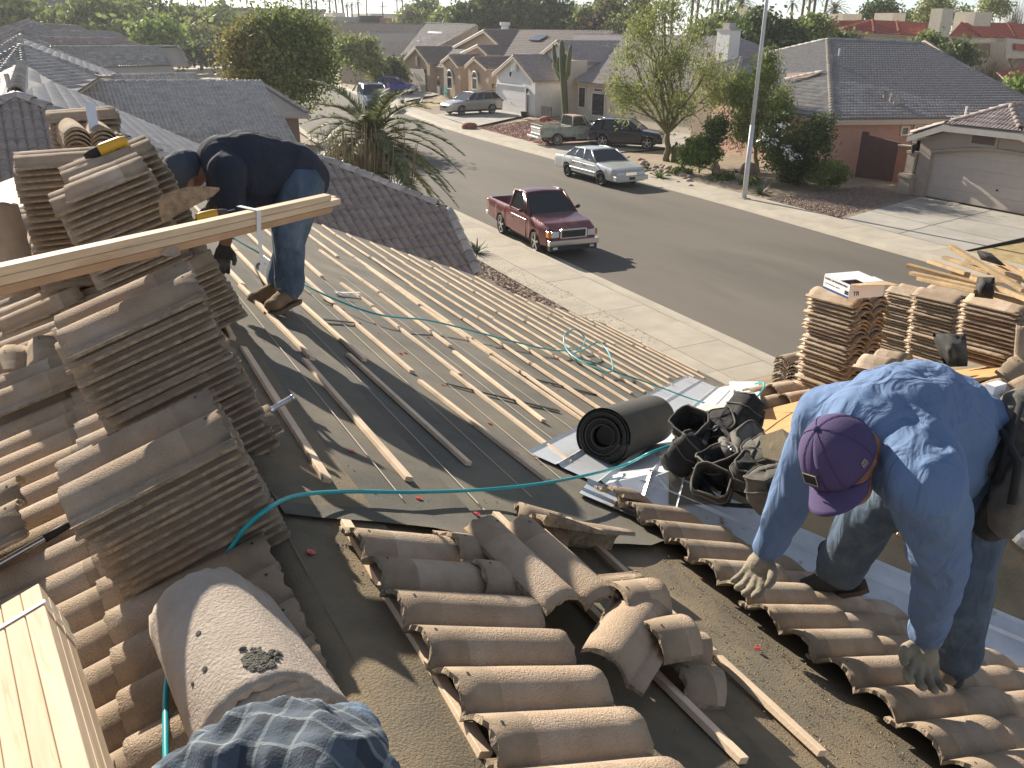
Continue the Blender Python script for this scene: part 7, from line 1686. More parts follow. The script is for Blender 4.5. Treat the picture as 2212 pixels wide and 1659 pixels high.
rosette('spiky grey green plant at the foot of the lamp post', aZ(1642, 420, .1), .75, 34, w_=.05); rosette('dark spreading plant by the rocks under the palo verde', aZ(1425, 385, .1), .6, 22, 'leaf_dark', w_=.12); rosette('small agave between rocks left of the trunk', aZ(1398, 366, .1), .4, 18)
rosette('bluish spiky plant on the gravel yard beside the near pavement', aZ(1030, 548, .1), .55, 26, w_=.06); rosette('small yucca left of the lamp post rocks', aZ(1590, 372, .1), .35, 20, w_=.05)
# date palm and dry shrub in the neighbour's yard
def palm(label, P, crown_r, nf, trunk_r, m='leaf_palm', name='palm_tree', lean=(0, 0), leaf=.045, nl=34, gl=None, seed=1, low=-.5, z0=0, group=None):
    P = Vector(P); base = Vector((P.x-lean[0], P.y-lean[1], z0)); t = thing(name, label, 'palm', base, group=group); q = random.Random(seed)
    mb = MB(); limb(mb, base, P, trunk_r*1.15, trunk_r, .01, 8, 8, seed); mb.out('trunk', M['bark'], t, True)
    V = []; F = []; st = MB()
    for k in range(nf):
        a = 6.283*k*.382+q.uniform(-.2, .2); e = 1.35-(1.35-low)*(k/nf)**.85; d = Vector((math.cos(a), math.sin(a), 0)); L = crown_r*q.uniform(.85, 1.1); pts = []
        for i in range(9):
            tt = i/8; pts.append(P+d*(L*tt*math.cos(e*(1-.35*tt)))+Vector((0, 0, L*tt*math.sin(e)*(1-.25*tt)-.55*L*tt**2.2*max(.2, math.cos(e)))))
        st.tube(pts, [.02*crown_r/2.5*(1-.8*i/8) for i in range(9)], 4, False)
        for j in range(nl):
            tt = .12+.88*j/nl; x = tt*8; i = min(7, int(x)); p = pts[i].lerp(pts[i+1], x-i); tv = (pts[i+1]-pts[i]).normalized(); sd = tv.cross(Vector((0, 0, 1))).normalized(); upv = sd.cross(tv)
            ll = crown_r*.155*math.sin(math.pi*min(1, tt*.85+.12))**.6
            for s_ in (-1, 1):
                dv = (sd*s_*.75+tv*.65+upv*.25+Vector((q.uniform(-.1, .1), q.uniform(-.1, .1), q.uniform(-.35, .05)))).normalized(); wv = tv*leaf*.5; b0 = len(V); V += [p-wv, p+wv, p+dv*ll]; F.append((b0, b0+1, b0+2))
    st.out('frond_stem', M['leaf_olive' if not gl else gl], t); mk('fronds', V, F, M[m], t)
    return t
pc = aY(805, 300, 20.8); palm('date palm with arching fronds in the yard between the two near houses', pc, 2.25, 50, .24, nl=54, leaf=.075, seed=4, low=-.75)
t = thing('dry_shrub', 'leafless pale shrub of upright stalks in front of the date palm', 'shrub', (6.2, 20.0, 0)); mb = MB(); q = random.Random(4)
for i in range(150):
    u = q.gauss(775, 42); p = aY(u, 410, 19.6+q.uniform(-.5, .5)); p.z = 0; top = aY(u+q.gauss(0, 22), q.uniform(262, 350), 19.6+q.uniform(-.6, .6)); limb(mb, Vector((p.x*.6+2.6, p.y, .1)), top, .028, .010, .08, 5, 3, seed=i*.7)
mb.out('stalks', M['leaf_dry'], t)
# saguaro
def saguaro():
    b = aX(1222, 262, 37.4); b.z = .1; t = thing('saguaro_cactus', 'tall saguaro cactus with raised arms before the white house', 'cactus', b); s_ = lambda u, v: aX(u, v, 37.4)
    def rib(pts, r_, nm):
        N = 28; P = [Vector(p) for p in pts]; V = []
        for i, p in enumerate(P):
            tv = (P[min(i+1, len(P)-1)]-P[max(i-1, 0)]).normalized(); a = Vector((0, 1, 0)); a = (a-tv*a.dot(tv)).normalized(); c = tv.cross(a); rr_ = r_[i]
            V.append([p+(a*math.cos(2*math.pi*k/N)+c*math.sin(2*math.pi*k/N))*rr_*(1+.10*(1 if k % 2 else -1)) for k in range(N+1)])
        mb = MB(); mb.grid(V); mb.f.append(tuple(len(mb.v)-1-k for k in range(N))); mb.out(nm, M['cactus'], t, True)
    rib([b, s_(1219, 200), s_(1216, 150), s_(1214, 110), s_(1213, 92), s_(1213, 87)], [.20, .24, .25, .22, .16, .06], 'stem')
    rib([s_(1212, 172), s_(1203, 155), s_(1196, 142), s_(1195, 136)], [.16, .17, .14, .06], 'arm')
    rib([s_(1214, 165), s_(1204, 150), s_(1199, 130), s_(1196, 105), s_(1195, 96)], [.14, .16, .17, .14, .05], 'arm')
    rib([s_(1218, 176), s_(1227, 160), s_(1229, 130), s_(1232, 105), s_(1233, 95)], [.16, .17, .17, .14, .05], 'arm')
    rib([s_(1214, 168), s_(1207, 152), s_(1205, 134), s_(1206, 124)], [.12, .13, .12, .05], 'arm'); rib([s_(1221, 175), s_(1224, 150), s_(1222, 125), s_(1223, 116)], [.12, .13, .12, .05], 'arm')
saguaro()
p = aZ(1458, 350, .1); t = thing('small_cactus', 'short columnar cactus beside the palo verde trunk', 'cactus', p); mb = MB()
for dx, h_ in ((0, 1.1), (.22, .9), (-.2, .7), (.1, .5)): mb.tube([p+Vector((0, dx, 0)), p+Vector((0, dx, h_*.9)), p+Vector((0, dx, h_))], [.09, .09, .03], 10)
mb.out('stems', M['cactus'], t)
# stones
def boulder(label, P, r, m, seed, flat=.75, cat='boulder', group=None):
    mb = MB(); mb.ell((0, 0, 0), r, r*.85, r*flat, 12, 8, .0, seed)
    V = [Vector(v)*(1+.28*mnoise.noise((v[0]/r+seed, v[1]/r, v[2]/r))) for v in mb.v]; o = mk('boulder', V, mb.f, M[m], None, True); o.location = P; return tagp(o, label, cat, group)
boulder('red flat topped boulder on the red gravel by the driveway', aZ(1015, 274, .25), .62, 'stone_red', 1, .6); boulder('tan boulder beside the lamp post planting', aZ(1618, 368, .25), .55, 'stone_tan', 2, .7); boulder('small tan boulder left of the lamp post', aZ(1545, 362, .2), .3, 'stone_tan', 5, .7); boulder('red boulder behind the old pickup bed', aZ(1178, 258, .2), .5, 'stone_red', 7, .6)
q = random.Random(8)
for i in range(46):
    u, v = q.uniform(1378, 1500), 0; v = 348+(u-1378)*.30+q.uniform(-8, 20); boulder('river stone in the pile around the palo verde trunk', aZ(u, v, .12), q.uniform(.09, .24), q.choice(['stone', 'stone', 'stone_tan']), i, .6, 'stone', 'stones piled around the palo verde trunk')
for i in range(10):
    boulder('pale stone edging the bed left of the lamp post', aZ(1510+i*9+q.uniform(-3, 3), 381+i*2.0+q.uniform(-4, 4), .1), q.uniform(.08, .16), 'stone', i+90, .6, 'stone', 'stones edging the bed by the lamp post')
# gravel as real pebbles near the yards (stuff)
def pebbles(name, label, pts, n, r, m, z=.105):
    V = []; F = []; q = np.random.default_rng(3); a, b, c, d = [np.array(p) for p in pts]
    for i in range(n):
        s_, t_ = q.random(2); p = (a*(1-s_)+b*s_)*(1-t_)+(d*(1-s_)+c*s_)*t_; h_ = r*q.uniform(.5, 1.4); b0 = len(V); an = q.random()*6.28
        for k in range(4): V.append((p[0]+h_*math.cos(an+k*1.57)*q.uniform(.6, 1.1), p[1]+h_*math.sin(an+k*1.57)*q.uniform(.6, 1.1), z))
        V.append((p[0], p[1], z+h_*.8)); F += [(b0, b0+1, b0+4), (b0+1, b0+2, b0+4), (b0+2, b0+3, b0+4), (b0+3, b0, b0+4)]
    o = mk(name, V, F, M[m]); o['kind'] = 'stuff'; o['label'] = label; return o
M['pebble_brown'] = mat('pebble_brown', (.27, .20, .155), .9, .5, 6, obj=0); M['pebble_red'] = mat('pebble_red', (.36, .21, .165), .9, .45, 3, obj=0)
pebbles('gravel', 'brown gravel of the near front yard', [(8.2, 14.5), (12.0, 14.5), (12.2, 25), (8.2, 25)], 9000, .035, 'pebble_brown')
pebbles('gravel', 'red gravel in front of the white house', [(kf(46)+1.9, 46.8), (36.5, 51), (36.5, 62), (kf(58)+1.9, 58.2)], 7000, .06, 'pebble_red')
pebbles('gravel', 'brown gravel by the garage driveway', [(kf(23)+1.9, 22.8), (34, 25), (34, 27.5), (kf(26)+1.9, 27.0)], 5000, .05, 'pebble_brown')
# grass clumps on the dry lawns
V, F = leaves([(Vector((30, 12.5, .12)), (4.0, 4.4, .02))], 9000, .05, .2, shell=.0, aspect=2.5); o = lmesh('dry_grass', V, F, 'leaf_dry', None); o['kind'] = 'stuff'; o['label'] = 'dry yellow grass by the right driveway'
# far palms, poles and masts on the horizon
pk = [(650, -6, 40, 210), (661, 6, 42, 230), (672, -2, 40, 215), (683, 2, 40, 225), (711, 0, 42, 235), (724, -4, 42, 220), (738, -8, 45, 215), (749, 10, 45, 240), (760, 8, 46, 245), (773, 4, 44, 220), (868, -8, 45, 260), (1498, -6, 60, 135), (1511, -12, 60, 130), (1540, -8, 60, 135), (1553, -14, 60, 130), (1573, -4, 58, 140), (1712, 6, 50, 125), (1740, -16, 50, 125), (1751, -10, 50, 128), (1763, -14, 50, 122), (1789, -12, 50, 125), (1238, 2, 60, 170), (1455, -10, 60, 145), (2128, -4, 50, 105)]
sides = ['leftmost', 'second', 'third', 'fourth', 'fifth', 'sixth', 'seventh', 'eighth', 'ninth', 'tenth']
for i, (u, vt, vb, Yd) in enumerate(pk):
    P = aY(u, vt, Yd); r_ = 1.5 if Yd > 190 else 1.6
    lab = (sides[i]+' of the distant slim palms above the horizon left of centre') if i < 10 else ('lone slim palm behind the dark yard fence' if i == 10 else ['leftmost', 'second', 'third', 'fourth', 'fifth'][i-11]+' tall palm in the group left of the lamp post' if i < 16 else ['first', 'second', 'third', 'fourth', 'fifth'][i-16]+' palm trunk right of the lamp post top' if i < 21 else ['slim palm right of the dark tree row', 'slim palm above the palo verde crown', 'palm rising behind the olive tree at the top right'][i-21])
    palm(lab, P, r_*1.3, 14, .22 if Yd > 190 else .24, name='tall_palm', leaf=.25, nl=9, seed=i, low=-1.0, lean=(random.uniform(-1, 1), 0), group='tall palms on the horizon')
palm('short full palm above the red roofs', aY(1803, 22, 118), 3.2, 30, .35, leaf=.3, nl=12, seed=77, low=-.5, name='short_palm'); palm('full date palm left of the lamp post top', aY(1601, 10, 112), 3.4, 34, .4, leaf=.3, nl=12, seed=78, low=-.7, name='short_palm')
palm('small round palm near the red mast', aY(880, 22, 180), 2.6, 26, .3, leaf=.3, nl=10, seed=79, low=-.7, name='short_palm')
for i, (u, vt, vb, Yd) in enumerate([(571, -12, 30, 200), (606, -10, 30, 205), (620, 4, 32, 240), (791, -12, 34, 210), (826, 3, 36, 198), (857, -8, 36, 205), (945, -12, 46, 190), (950, 18, 45, 195), (417, 8, 28, 240), (443, -8, 26, 230), (426, 12, 60, 190), (1175, -12, 40, 210)]):
    a, b = aY(u, vb+6, Yd), aY(u, vt, Yd); a.z = 0; nm = 'red_mast' if u == 945 else 'utility_pole'
    t = thing(nm, 'red radio mast on the horizon behind the beige roofs' if u == 945 else ['leftmost', 'second', 'third', 'fourth', 'fifth', 'sixth', '', 'seventh', 'eighth', 'ninth', 'tenth', 'eleventh'][i]+' grey utility pole on the horizon, counted as listed from the centre left', 'pole', a, group=None if u == 945 else 'utility poles on the horizon')
    if u != 945: t['label'] = 'thin grey utility pole far away on the horizon'
    MB().tube([a, b], [.22, .14] if u != 945 else [.7, .35], 6).out('shaft', M['block_orange'] if u == 945 else M['stucco_brown'], t)
    if u != 945 and u != 606: MB().box(b-Vector((0, 0, 1)), (2.2, .15, .15)).out('crossarm', M['stucco_brown'], t)
# far hills / horizon tree line so that the ground does not end bare
V, F = leaves([(Vector((x, 330+30*math.sin(x), 2.0)), (14, 8, 3.2+1.2*math.sin(x*1.7))) for x in range(-240, 420, 18)], 26000, 1.3, 3.0); o = lmesh('distant_tree_line', V, F, 'leaf_mid', None); o['kind'] = 'stuff'; o['label'] = 'hazy line of distant trees along the horizon'
# ================================================================== people
def blob(name, caps_, voxel, m, parent, wr=0., wscale=14., smooth=6, squash=None, seed=0, wdir=None):
    """one continuous surface grown over tapered capsules (p0, r0, p1, r1) and ellipsoids ('e', c, (ax, ay, az vectors))"""
    mb = MB()
    for c in caps_:
        if c[0] == 'e':
            _, P, A = c; V = []; F = []; nu, nv = 20, 14; P = Vector(P)
            for j in range(nv+1):
                ph = math.pi*j/nv
                for i in range(nu): th = 2*math.pi*i/nu; V.append(P+A[0]*(math.sin(ph)*math.cos(th))+A[1]*(math.sin(ph)*math.sin(th))+A[2]*math.cos(ph))
            for j in range(nv):
                for i in range(nu): F.append((j*nu+i, j*nu+(i+1) % nu, (j+1)*nu+(i+1) % nu, (j+1)*nu+i))
            mb.add(V, F); continue
        p0, r0, p1, r1 = c; p0 = Vector(p0); p1 = Vector(p1); d = p1-p0; L = d.length; d.normalize() if L > 1e-6 else None
        pts = []; rs_ = []
        for k in range(5): a = math.pi/2*(1-k/4); pts.append(p0-d*r0*math.sin(a)*.98); rs_.append(max(r0*math.cos(a), r0*.05))
        for k in range(1, 5): pts.append(p0+d*L*k/5); rs_.append(r0+(r1-r0)*k/5)
        for k in range(5): a = math.pi/2*k/4; pts.append(p1+d*r1*math.sin(a)*.98); rs_.append(max(r1*math.cos(a), r1*.05))
        mb.tube(pts, rs_, 16)
    me = bpy.data.meshes.new(name); me.from_pydata([tuple(v) for v in mb.v], [], mb.f); me.update()
    bm = bmesh.new(); bm.from_mesh(me); bmesh.ops.recalc_face_normals(bm, faces=bm.faces); bm.to_mesh(me); bm.free()
    o = bpy.data.objects.new(name, me); link(o)
    md = o.modifiers.new('r', 'REMESH'); md.mode = 'VOXEL'; md.voxel_size = voxel
    md = o.modifiers.new('s', 'SMOOTH'); md.factor = .6; md.iterations = smooth
    dg = bpy.context.evaluated_depsgraph_get(); dg.update(); m2 = bpy.data.meshes.new_from_object(o.evaluated_get(dg)); bpy.data.objects.remove(o)
    if wr:
        no = [v.normal.copy() for v in m2.vertices]
        for v, n_ in zip(m2.vertices, no):
            p = v.co; q = p*wscale
            if wdir: q = q-Vector(wdir)*q.dot(Vector(wdir))*.72
            a = mnoise.noise((q.x+seed, q.y, q.z)); b = mnoise.noise((q.x*2.3, q.y*2.3+seed, q.z*2.3))
            f_ = (1-abs(a)*2.6); v.co = p+n_*wr*(f_*.8+b*.55)
    m2.materials.clear(); m2.materials.append(M[m]); m2.polygons.foreach_set('use_smooth', [True]*len(m2.polygons)); m2.name = name
    if parent:
        inv = wm(parent).inverted(); m2.transform(inv)
    o = bpy.data.objects.new(name, m2); link(o); o.parent = parent; return o
def chain(pts, rs_): return [(pts[i], rs_[i], pts[i+1], rs_[i+1]) for i in range(len(pts)-1)]
def hand(parent, W, fdir, side, curl, m='glove', s=1.0, thumb=1, name='glove', spread=.25):
    """W wrist, fdir towards the fingers, side across the palm (towards the thumb), curl the direction fingers bend to"""
    f = Vector(fdir).normalized(); sd = Vector(side); sd = (sd-f*sd.dot(f)).normalized(); c = f.cross(sd); c = c if c.dot(Vector(curl)) > 0 else -c; W = Vector(W); P = []
    P += chain([W-f*.04*s, W, W+f*.04*s], [.034*s, .032*s, .036*s])
    kn = W+f*.085*s
    for k, (L, r_) in enumerate(((.070, .0125), (.078, .0130), (.073, .0125), (.058, .0112))):
        o = sd*(.032-.0215*k)*s; b = W+f*.03*s+o*.7; k0 = kn+o+f*(-.004*k)*s; d1 = (f+sd*(spread*(1.5-k)*.4)+c*.25).normalized(); d2 = (f+sd*(spread*(1.5-k)*.3)+c*.75).normalized(); d3 = (f+c*1.3).normalized()
        p1 = k0+d1*L*.45*s; p2 = p1+d2*L*.33*s; p3 = p2+d3*L*.28*s; P += chain([b, k0, p1, p2, p3], [.019*s, .0150*s, r_*1.05*s, r_*s, r_*.85*s])
    t0 = W+f*.025*s+sd*.025*s; d1 = (sd*.9+f*.75+c*.2).normalized(); t1 = t0+d1*.036*s; d2 = (f+sd*.45+c*.35).normalized(); t2 = t1+d2*.030*s; t3 = t2+(f+c*.3).normalized()*.022*s
    P += chain([W+f*.01*s, t0, t1, t2, t3], [.022*s, .019*s, .0165*s, .0145*s, .0115*s])
    return blob(name, P, .0045, m, parent, .0012, 60, 3)
def boot(parent, ankle, toe, upv, m, name='boot', L=.30):
    a = Vector(ankle); t = Vector(toe); f = (t-a); f = f.normalized(); u = Vector(upv); u = (u-f*u.dot(f)).normalized(); sd = f.cross(u)
    base = a-u*.07
    P = chain([a+u*.08, a+u*.0, base-f*.015+u*.03], [.058, .056, .050])+chain([base-f*.03+u*.02, base+f*.07+u*.022, base+f*.15+u*.005, base+f*.19+u*.0], [.042, .046, .044, .036])+[('e', base+f*.185+u*.004, (f*.05, sd*.048, u*.036)), ('e', base-f*.035+u*.02, (f*.045, sd*.04, u*.05))]
    b_ = blob(name, P, .008, m, parent, .002, 40, 4)
    mb = MB(); out = [(-.085, .032), (-.05, .042), (.03, .036), (.10, .044), (.18, .05), (.225, .036), (.245, .0)]
    ring = [base+f*x+sd*y for x, y in out]+[base+f*x-sd*y for x, y in out[-2::-1]]
    mb.poly([p-u*.028 for p in ring], .022, u); mb.out('sole', M['sole'], b_)
    lc = MB()
    for k in range(5): q = a+u*(.055-.026*k)+f*(.052+.016*k); lc.tube([q+sd*.022, q+f*.008+u*.004, q-sd*.022], .003, 5)
    lc.out('lace', M['trim'], b_); return b_
# ---------------------------------------------------------------- left worker
def worker_left():
    Y0 = 4.95; J = lambda u, v, dy=0.: aY(u, v, Y0+dy)
    t = thing('person', 'worker bent double over the upper stacks in navy shirt, jeans and tan boots', 'person', PA(620, 662, 0))
    pel, ab, ch, sh, nk, hd = J(652, 388), J(600, 368), J(535, 358), J(485, 350), J(448, 362), J(400, 380)
    hipR, hipL = J(648, 402, -.10), J(655, 398, .10); knR, knL = J(622, 505, -.14), J(632, 500, .12); anR, anL = J(624, 622, -.10), J(606, 608, .12)
    sR, sL = J(492, 372, -.19), J(482, 338, .19); eR, eL = J(500, 462, -.20), J(470, 440, .20); wR, wL = J(486, 528, -.14), J(455, 450, .12)
    body = chain([pel, ab, ch, sh], [.145, .145, .165, .12])+chain([sh, nk, hd], [.09, .06, .07])+[('e', hd, (Vector((-.115, 0, -.02)), Vector((0, .078, 0)), Vector((0, 0, .098))))]
    for h_, k_, a_ in ((hipR, knR, anR), (hipL, knL, anL)): body += chain([pel, h_, k_, a_], [.12, .095, .065, .045])
    for s_, e_, w_ in ((sR, eR, wR), (sL, eL, wL)): body += chain([sh, s_, e_, w_], [.08, .065, .046, .033])
    up_ = Vector((-.75, 0, .35)).normalized(); body += [('e', hd+Vector((-.06, -.02, -.11)), (Vector((.03, 0, 0)), Vector((0, .016, 0)), Vector((0, 0, .03)))), ('e', hd+Vector((.02, -.082, -.03)), (Vector((.022, 0, 0)), Vector((0, .012, 0)), Vector((0, 0, .032))))]
    blob('body', body, .011, 'skin_dark', t, 0, smooth=4)
    sh_ = chain([J(652, 386), J(632, 372), ab, ch, sh], [.155, .172, .180, .195, .150])+chain([sh, J(462, 357)], [.12, .075])+chain([ch, J(520, 420), J(600, 430)], [.15, .10, .11])
    for s_, e_ in ((sR, eR), (sL, eL)): sh_ += chain([sh, s_, e_.lerp(s_, .25)], [.12, .098, .080])
    blob('shirt', sh_, .011, 'shirt_navy', t, .010, 8, 5, seed=3, wdir=(.2, 0, 1))
    tr = chain([J(656, 400), pel], [.13, .14])
    for h_, k_, a_ in ((hipR, knR, anR), (hipL, knL, anL)): tr += chain([pel, h_, k_, a_.lerp(k_, .08)], [.13, .128, .092, .080])+[(a_.lerp(k_, .2), .088, a_.lerp(k_, .06), .085)]
    blob('jeans', tr, .010, 'denim', t, .010, 11, 4, seed=9, wdir=(0, 0, 1))
    boot(t, anR+Vector((0, 0, .01)), PA(552, 650, .10)+Vector((0, -.0, 0)), (0, 0, 1), 'boot'); boot(t, anL+Vector((0, 0, .0)), PA(548, 620, .10), (0, 0, 1), 'boot')
    hand(t, wR, (J(478, 568, -.14)-wR), (1, 0, 0), (0, -1, 0), 'nylon'); hand(t, wL, (-.6, -.1, -.8), (1, 0, 0), (0, -1, 0), 'nylon')
    # cap
    cap = [('e', hd+Vector((-.022, 0, .028)), (Vector((-.118, 0, -.06)), Vector((0, .098, 0)), Vector((-.03, 0, .098))))]
    blob('cap', cap+[(hd+Vector((-.10, -.04, -.06)), .02, hd+Vector((-.10, .04, -.06)), .02)], .009, 'cap_navy', t, .003, 18, 3)
    MB().tube([nk+Vector((.0, 0, .05)), nk+Vector((0, -.065, .0)), nk+Vector((0, -.03, -.05))], .008, 5).out('collar', M['shirt_blue'], t)
worker_left()
# ---------------------------------------------------------------- right worker
def worker_right():
    D = aD
    t = thing('person', 'large worker in blue shirt and purple cap bending to set tiles on the right', 'person', PA(1990, 1500, 0))
    pel, wa, mid, ch, ub = D(2088, 985, 3.06), D(2048, 940, 2.98), D(1985, 912, 2.86), D(1930, 925, 2.74), D(1886, 932, 2.67)
    nk, hd = D(1872, 962, 2.58), D(1818, 992, 2.50); s1, s2 = D(1795, 905, 2.82), D(2000, 1045, 2.52)
    e1, w1 = D(1718, 1060, 2.98), D(1652, 1195, 3.14); e2, w2 = D(2032, 1225, 2.80), D(1998, 1385, 3.12)
    h1, k1, a1 = D(2040, 1010, 3.14), D(1888, 1098, 3.42), D(1810, 1232, 3.72); h2, k2, a2 = D(2100, 1040, 3.08), D(2075, 1235, 3.22), D(2058, 1420, 3.44)
    up_ = (D(1770, 935, 2.42)-hd).normalized(); fw_ = (D(1790, 1085, 2.44)-hd); fw_ = (fw_-up_*fw_.dot(up_)).normalized(); sd = up_.cross(fw_)
    body = chain([pel, wa, mid, ch, ub], [.15, .155, .16, .17, .14])+chain([ub, nk, hd], [.10, .068, .07])+[('e', hd, (fw_*.10, sd*.078, up_*.105)), ('e', hd+fw_*.035-up_*.075, (fw_*.06, sd*.055, up_*.06))]
    body += [('e', hd+fw_*.108-up_*.035, (fw_*.022, sd*.014, up_*.03))]+[('e', hd+sd*q*.080-up_*.01-fw_*.01, (fw_*.022, sd*.010, up_*.032)) for q in (-1, 1)]+[('e', hd+fw_*.085+sd*q*.032-up_*.012, (fw_*.010, sd*.014, up_*.009)) for q in (-1, 1)]+[('e', hd+fw_*.094-up_*.082, (fw_*.010, sd*.024, up_*.008))]
    for a_, b_, c_ in ((h1, k1, a1), (h2, k2, a2)): body += chain([pel, a_, b_, c_], [.13, .10, .068, .045])
    for a_, b_, c_ in ((s1, e1, w1), (s2, e2, w2)): body += chain([ch, a_, b_, c_], [.10, .07, .048, .032])
    blob('body', body, .010, 'skin', t, 0, smooth=4)
    sh_ = chain([D(2085, 962, 3.02), wa, mid, ch, ub], [.155, .178, .190, .188, .155])+chain([ub, D(1878, 955, 2.60)], [.11, .08])+chain([D(1980, 990, 2.82), D(2045, 1000, 2.92)], [.14, .13])
    for a_, b_, c_ in ((s1, e1, w1), (s2, e2, w2)): sh_ += chain([ch.lerp(a_, .4), a_, b_, c_.lerp(b_, .10)], [.14, .108, .072, .050])
    blob('shirt', sh_, .0085, 'shirt_blue', t, .010, 10, 4, seed=5, wdir=(.5, .3, .8))
    co = MB(); ring = []; nn = (hd-ub).normalized(); xa = nn.cross(Vector((0, 0, 1))).normalized(); ya = nn.cross(xa); cc = nk.lerp(ub, .25)
    for i in range(25): a = 2*math.pi*i/24; ring.append(cc+xa*math.cos(a)*.088+ya*math.sin(a)*.088)
    co.tube(ring, .009, 6, False); co.out('collar', M['shirt_blue'], t, True)
    tr = chain([wa.lerp(pel, .75), pel], [.165, .172])
    for a_, b_, c_ in ((h1, k1, a1), (h2, k2, a2)): tr += chain([pel, a_, b_, c_.lerp(b_, .10)], [.155, .135, .102, .088])+[(c_.lerp(b_, .26), .094, c_.lerp(b_, .08), .094)]
    blob('jeans', tr, .0095, 'denim_dk', t, .010, 9, 4, seed=2, wdir=(0, 0, 1))
    boot(t, a1+Vector((0, 0, .01)), D(1655, 1262, 3.74), (0, 0, 1), 'boot_black'); boot(t, a2+Vector((0, 0, .0)), D(1975, 1500, 3.20), (0, 0, 1), 'boot')
    hand(t, w1, (D(1622, 1262, 3.12)-w1), (D(1700, 1215, 3.10)-w1), (-.6, -.3, -.6), s=1.12, spread=.5)
    hand(t, w2, (D(1988, 1480, 3.06)-w2), (D(1935, 1395, 3.05)-w2), (-.6, -.4, -.2), s=1.18, spread=.7)
    # cap: crown, six seams, button, brim, patch
    cr = MB(); G = []; nu = 36; nv = 10
    for j in range(nv+1):
        ph = math.pi/2*j/nv*1.05; G.append([hd+up_*(.012+.125*math.cos(ph))+(fw_*math.cos(a)*.118+sd*math.sin(a)*.100)*math.sin(ph)*(1-.014*(abs(math.sin(3*a))**.3 < .45)) for a in [2*math.pi*i/nu for i in range(nu+1)]])
    cr.grid(G); cap = cr.out('cap', M['cap_purple'], t, True); md = cap.modifiers.new('s', 'SOLIDIFY'); md.thickness = .004
    sm = MB()
    for k in range(6):
        a = math.pi*k/3+.52; sm.tube([hd+up_*(.0125+.1265*math.cos(math.pi/2*j/8))+(fw_*math.cos(a)*.1195+sd*math.sin(a)*.1015)*math.sin(math.pi/2*j/8) for j in range(9)], .0012, 4)
    sm.out('seams', M['cap_purple'], cap); MB().ell(hd+up_*.139, .009, .009, .009, 8, 6).out('button', M['cap_purple'], cap, True)
    br = MB(); G = []
    for j in range(7):
        r_ = j/6; G.append([hd+up_*(.010-.030*(math.sin(a)**2)-.018*r_)+fw_*((.100+.082*r_)*math.cos(a)**.6 if abs(a) < 1.55 else 0)+sd*math.sin(a)*(.098-.006*r_) for a in [(-1.25+2.5*i/18) for i in range(19)]])
    br.grid(G); bo = br.out('brim', M['cap_purple'], cap, True); md = bo.modifiers.new('s', 'SOLIDIFY'); md.thickness = .004
    a = -.30; c = hd+up_*.055+fw_*math.cos(a)*.112+sd*math.sin(a)*.096
    n_ = (fw_*math.cos(a)+sd*math.sin(a)+up_*.45).normalized(); tx = up_.cross(n_).normalized(); ty = n_.cross(tx)
    MB().box(c, (.052, .034, .003), (tx, ty, n_)).out('cap_patch', M['nylon'], cap)
    MB().bar(c+tx*.024+ty*.015+n_*.002, c-tx*.024+ty*.015+n_*.002, .002, .001, n_).bar(c+tx*.024-ty*.015+n_*.002, c-tx*.024-ty*.015+n_*.002, .002, .001, n_).bar(c+tx*.024+ty*.015+n_*.002, c+tx*.024-ty*.015+n_*.002, .002, .001, n_).bar(c-tx*.024+ty*.015+n_*.002, c-tx*.024-ty*.015+n_*.002, .002, .001, n_).out('patch_border', M['trim'], cap)
    a = 1.25; c = hd+up_*.03+fw_*math.cos(a)*.117+sd*math.sin(a)*.100; n_ = (fw_*math.cos(a)+sd*math.sin(a)).normalized(); tx = up_.cross(n_).normalized(); em = MB()
    for k in range(4): em.tube([c+tx*(-.008+.005*k)+up_*(-.010)+n_*.001, c+tx*(-.010+.006*k)+up_*.0+n_*.002, c+tx*(-.006+.004*k)+up_*.010+n_*.001], .0012, 4)
    em.out('cap_emblem', M['trim'], cap)
    # tool belt hanging at the hip
    def pouch(P, sx, sy, sz, rz, lab, m='nylon', seed=0):
        P = Vector(P); mm = Matrix.Rotation(rz, 3, 'Z'); ax = (mm@Vector((1, 0, 0)), mm@Vector((0, 1, 0)), Vector((0, 0, 1)))
        return blob(lab, [('e', P, (ax[0]*sx*.62, ax[1]*sy*.62, ax[2]*sz*.62)), (P-ax[2]*sz*.3-ax[0]*sx*.25, sy*.42, P-ax[2]*sz*.3+ax[0]*sx*.25, sy*.42), (P+ax[2]*sz*.3-ax[0]*sx*.28, sy*.38, P+ax[2]*sz*.3+ax[0]*sx*.28, sy*.38)], .009, m, t, .007, 16, 2, seed=seed)
    wc = D(2128, 960, 3.05); bp = []
    MB().tube([D(2150, 855, 3.12), D(2168, 900, 3.0), D(2160, 960, 2.9), D(2135, 1010, 2.88), D(2100, 1040, 2.9)], [.022]*5, 8).out('tool_belt', M['nylon'], t, True)
    pouch(D(2195, 905, 3.05), .16, .10, .16, .4, 'tool_pouch', 'leather', 1); pouch(D(2190, 985, 2.98), .18, .11, .20, .2, 'tool_pouch', 'nylon', 2); pouch(D(2188, 1075, 2.95), .16, .10, .22, .5, 'tool_pouch', 'leather', 3); pouch(D(2150, 1105, 3.02), .12, .09, .16, .1, 'tool_pouch', 'nylon', 4)
    MB().tube([D(2165, 930, 2.86), D(2200, 1000, 2.82), D(2185, 1090, 2.82)], .012, 6).tube([D(2205, 870, 2.9), D(2180, 960, 2.84), D(2155, 1040, 2.86)], .012, 6).out('belt_strap', M['nylon'], t, True)
    MB().box(D(2150, 838, 3.0), (.06, .03, .03)).out('white_tag', M['white_plastic'], t)
worker_right()
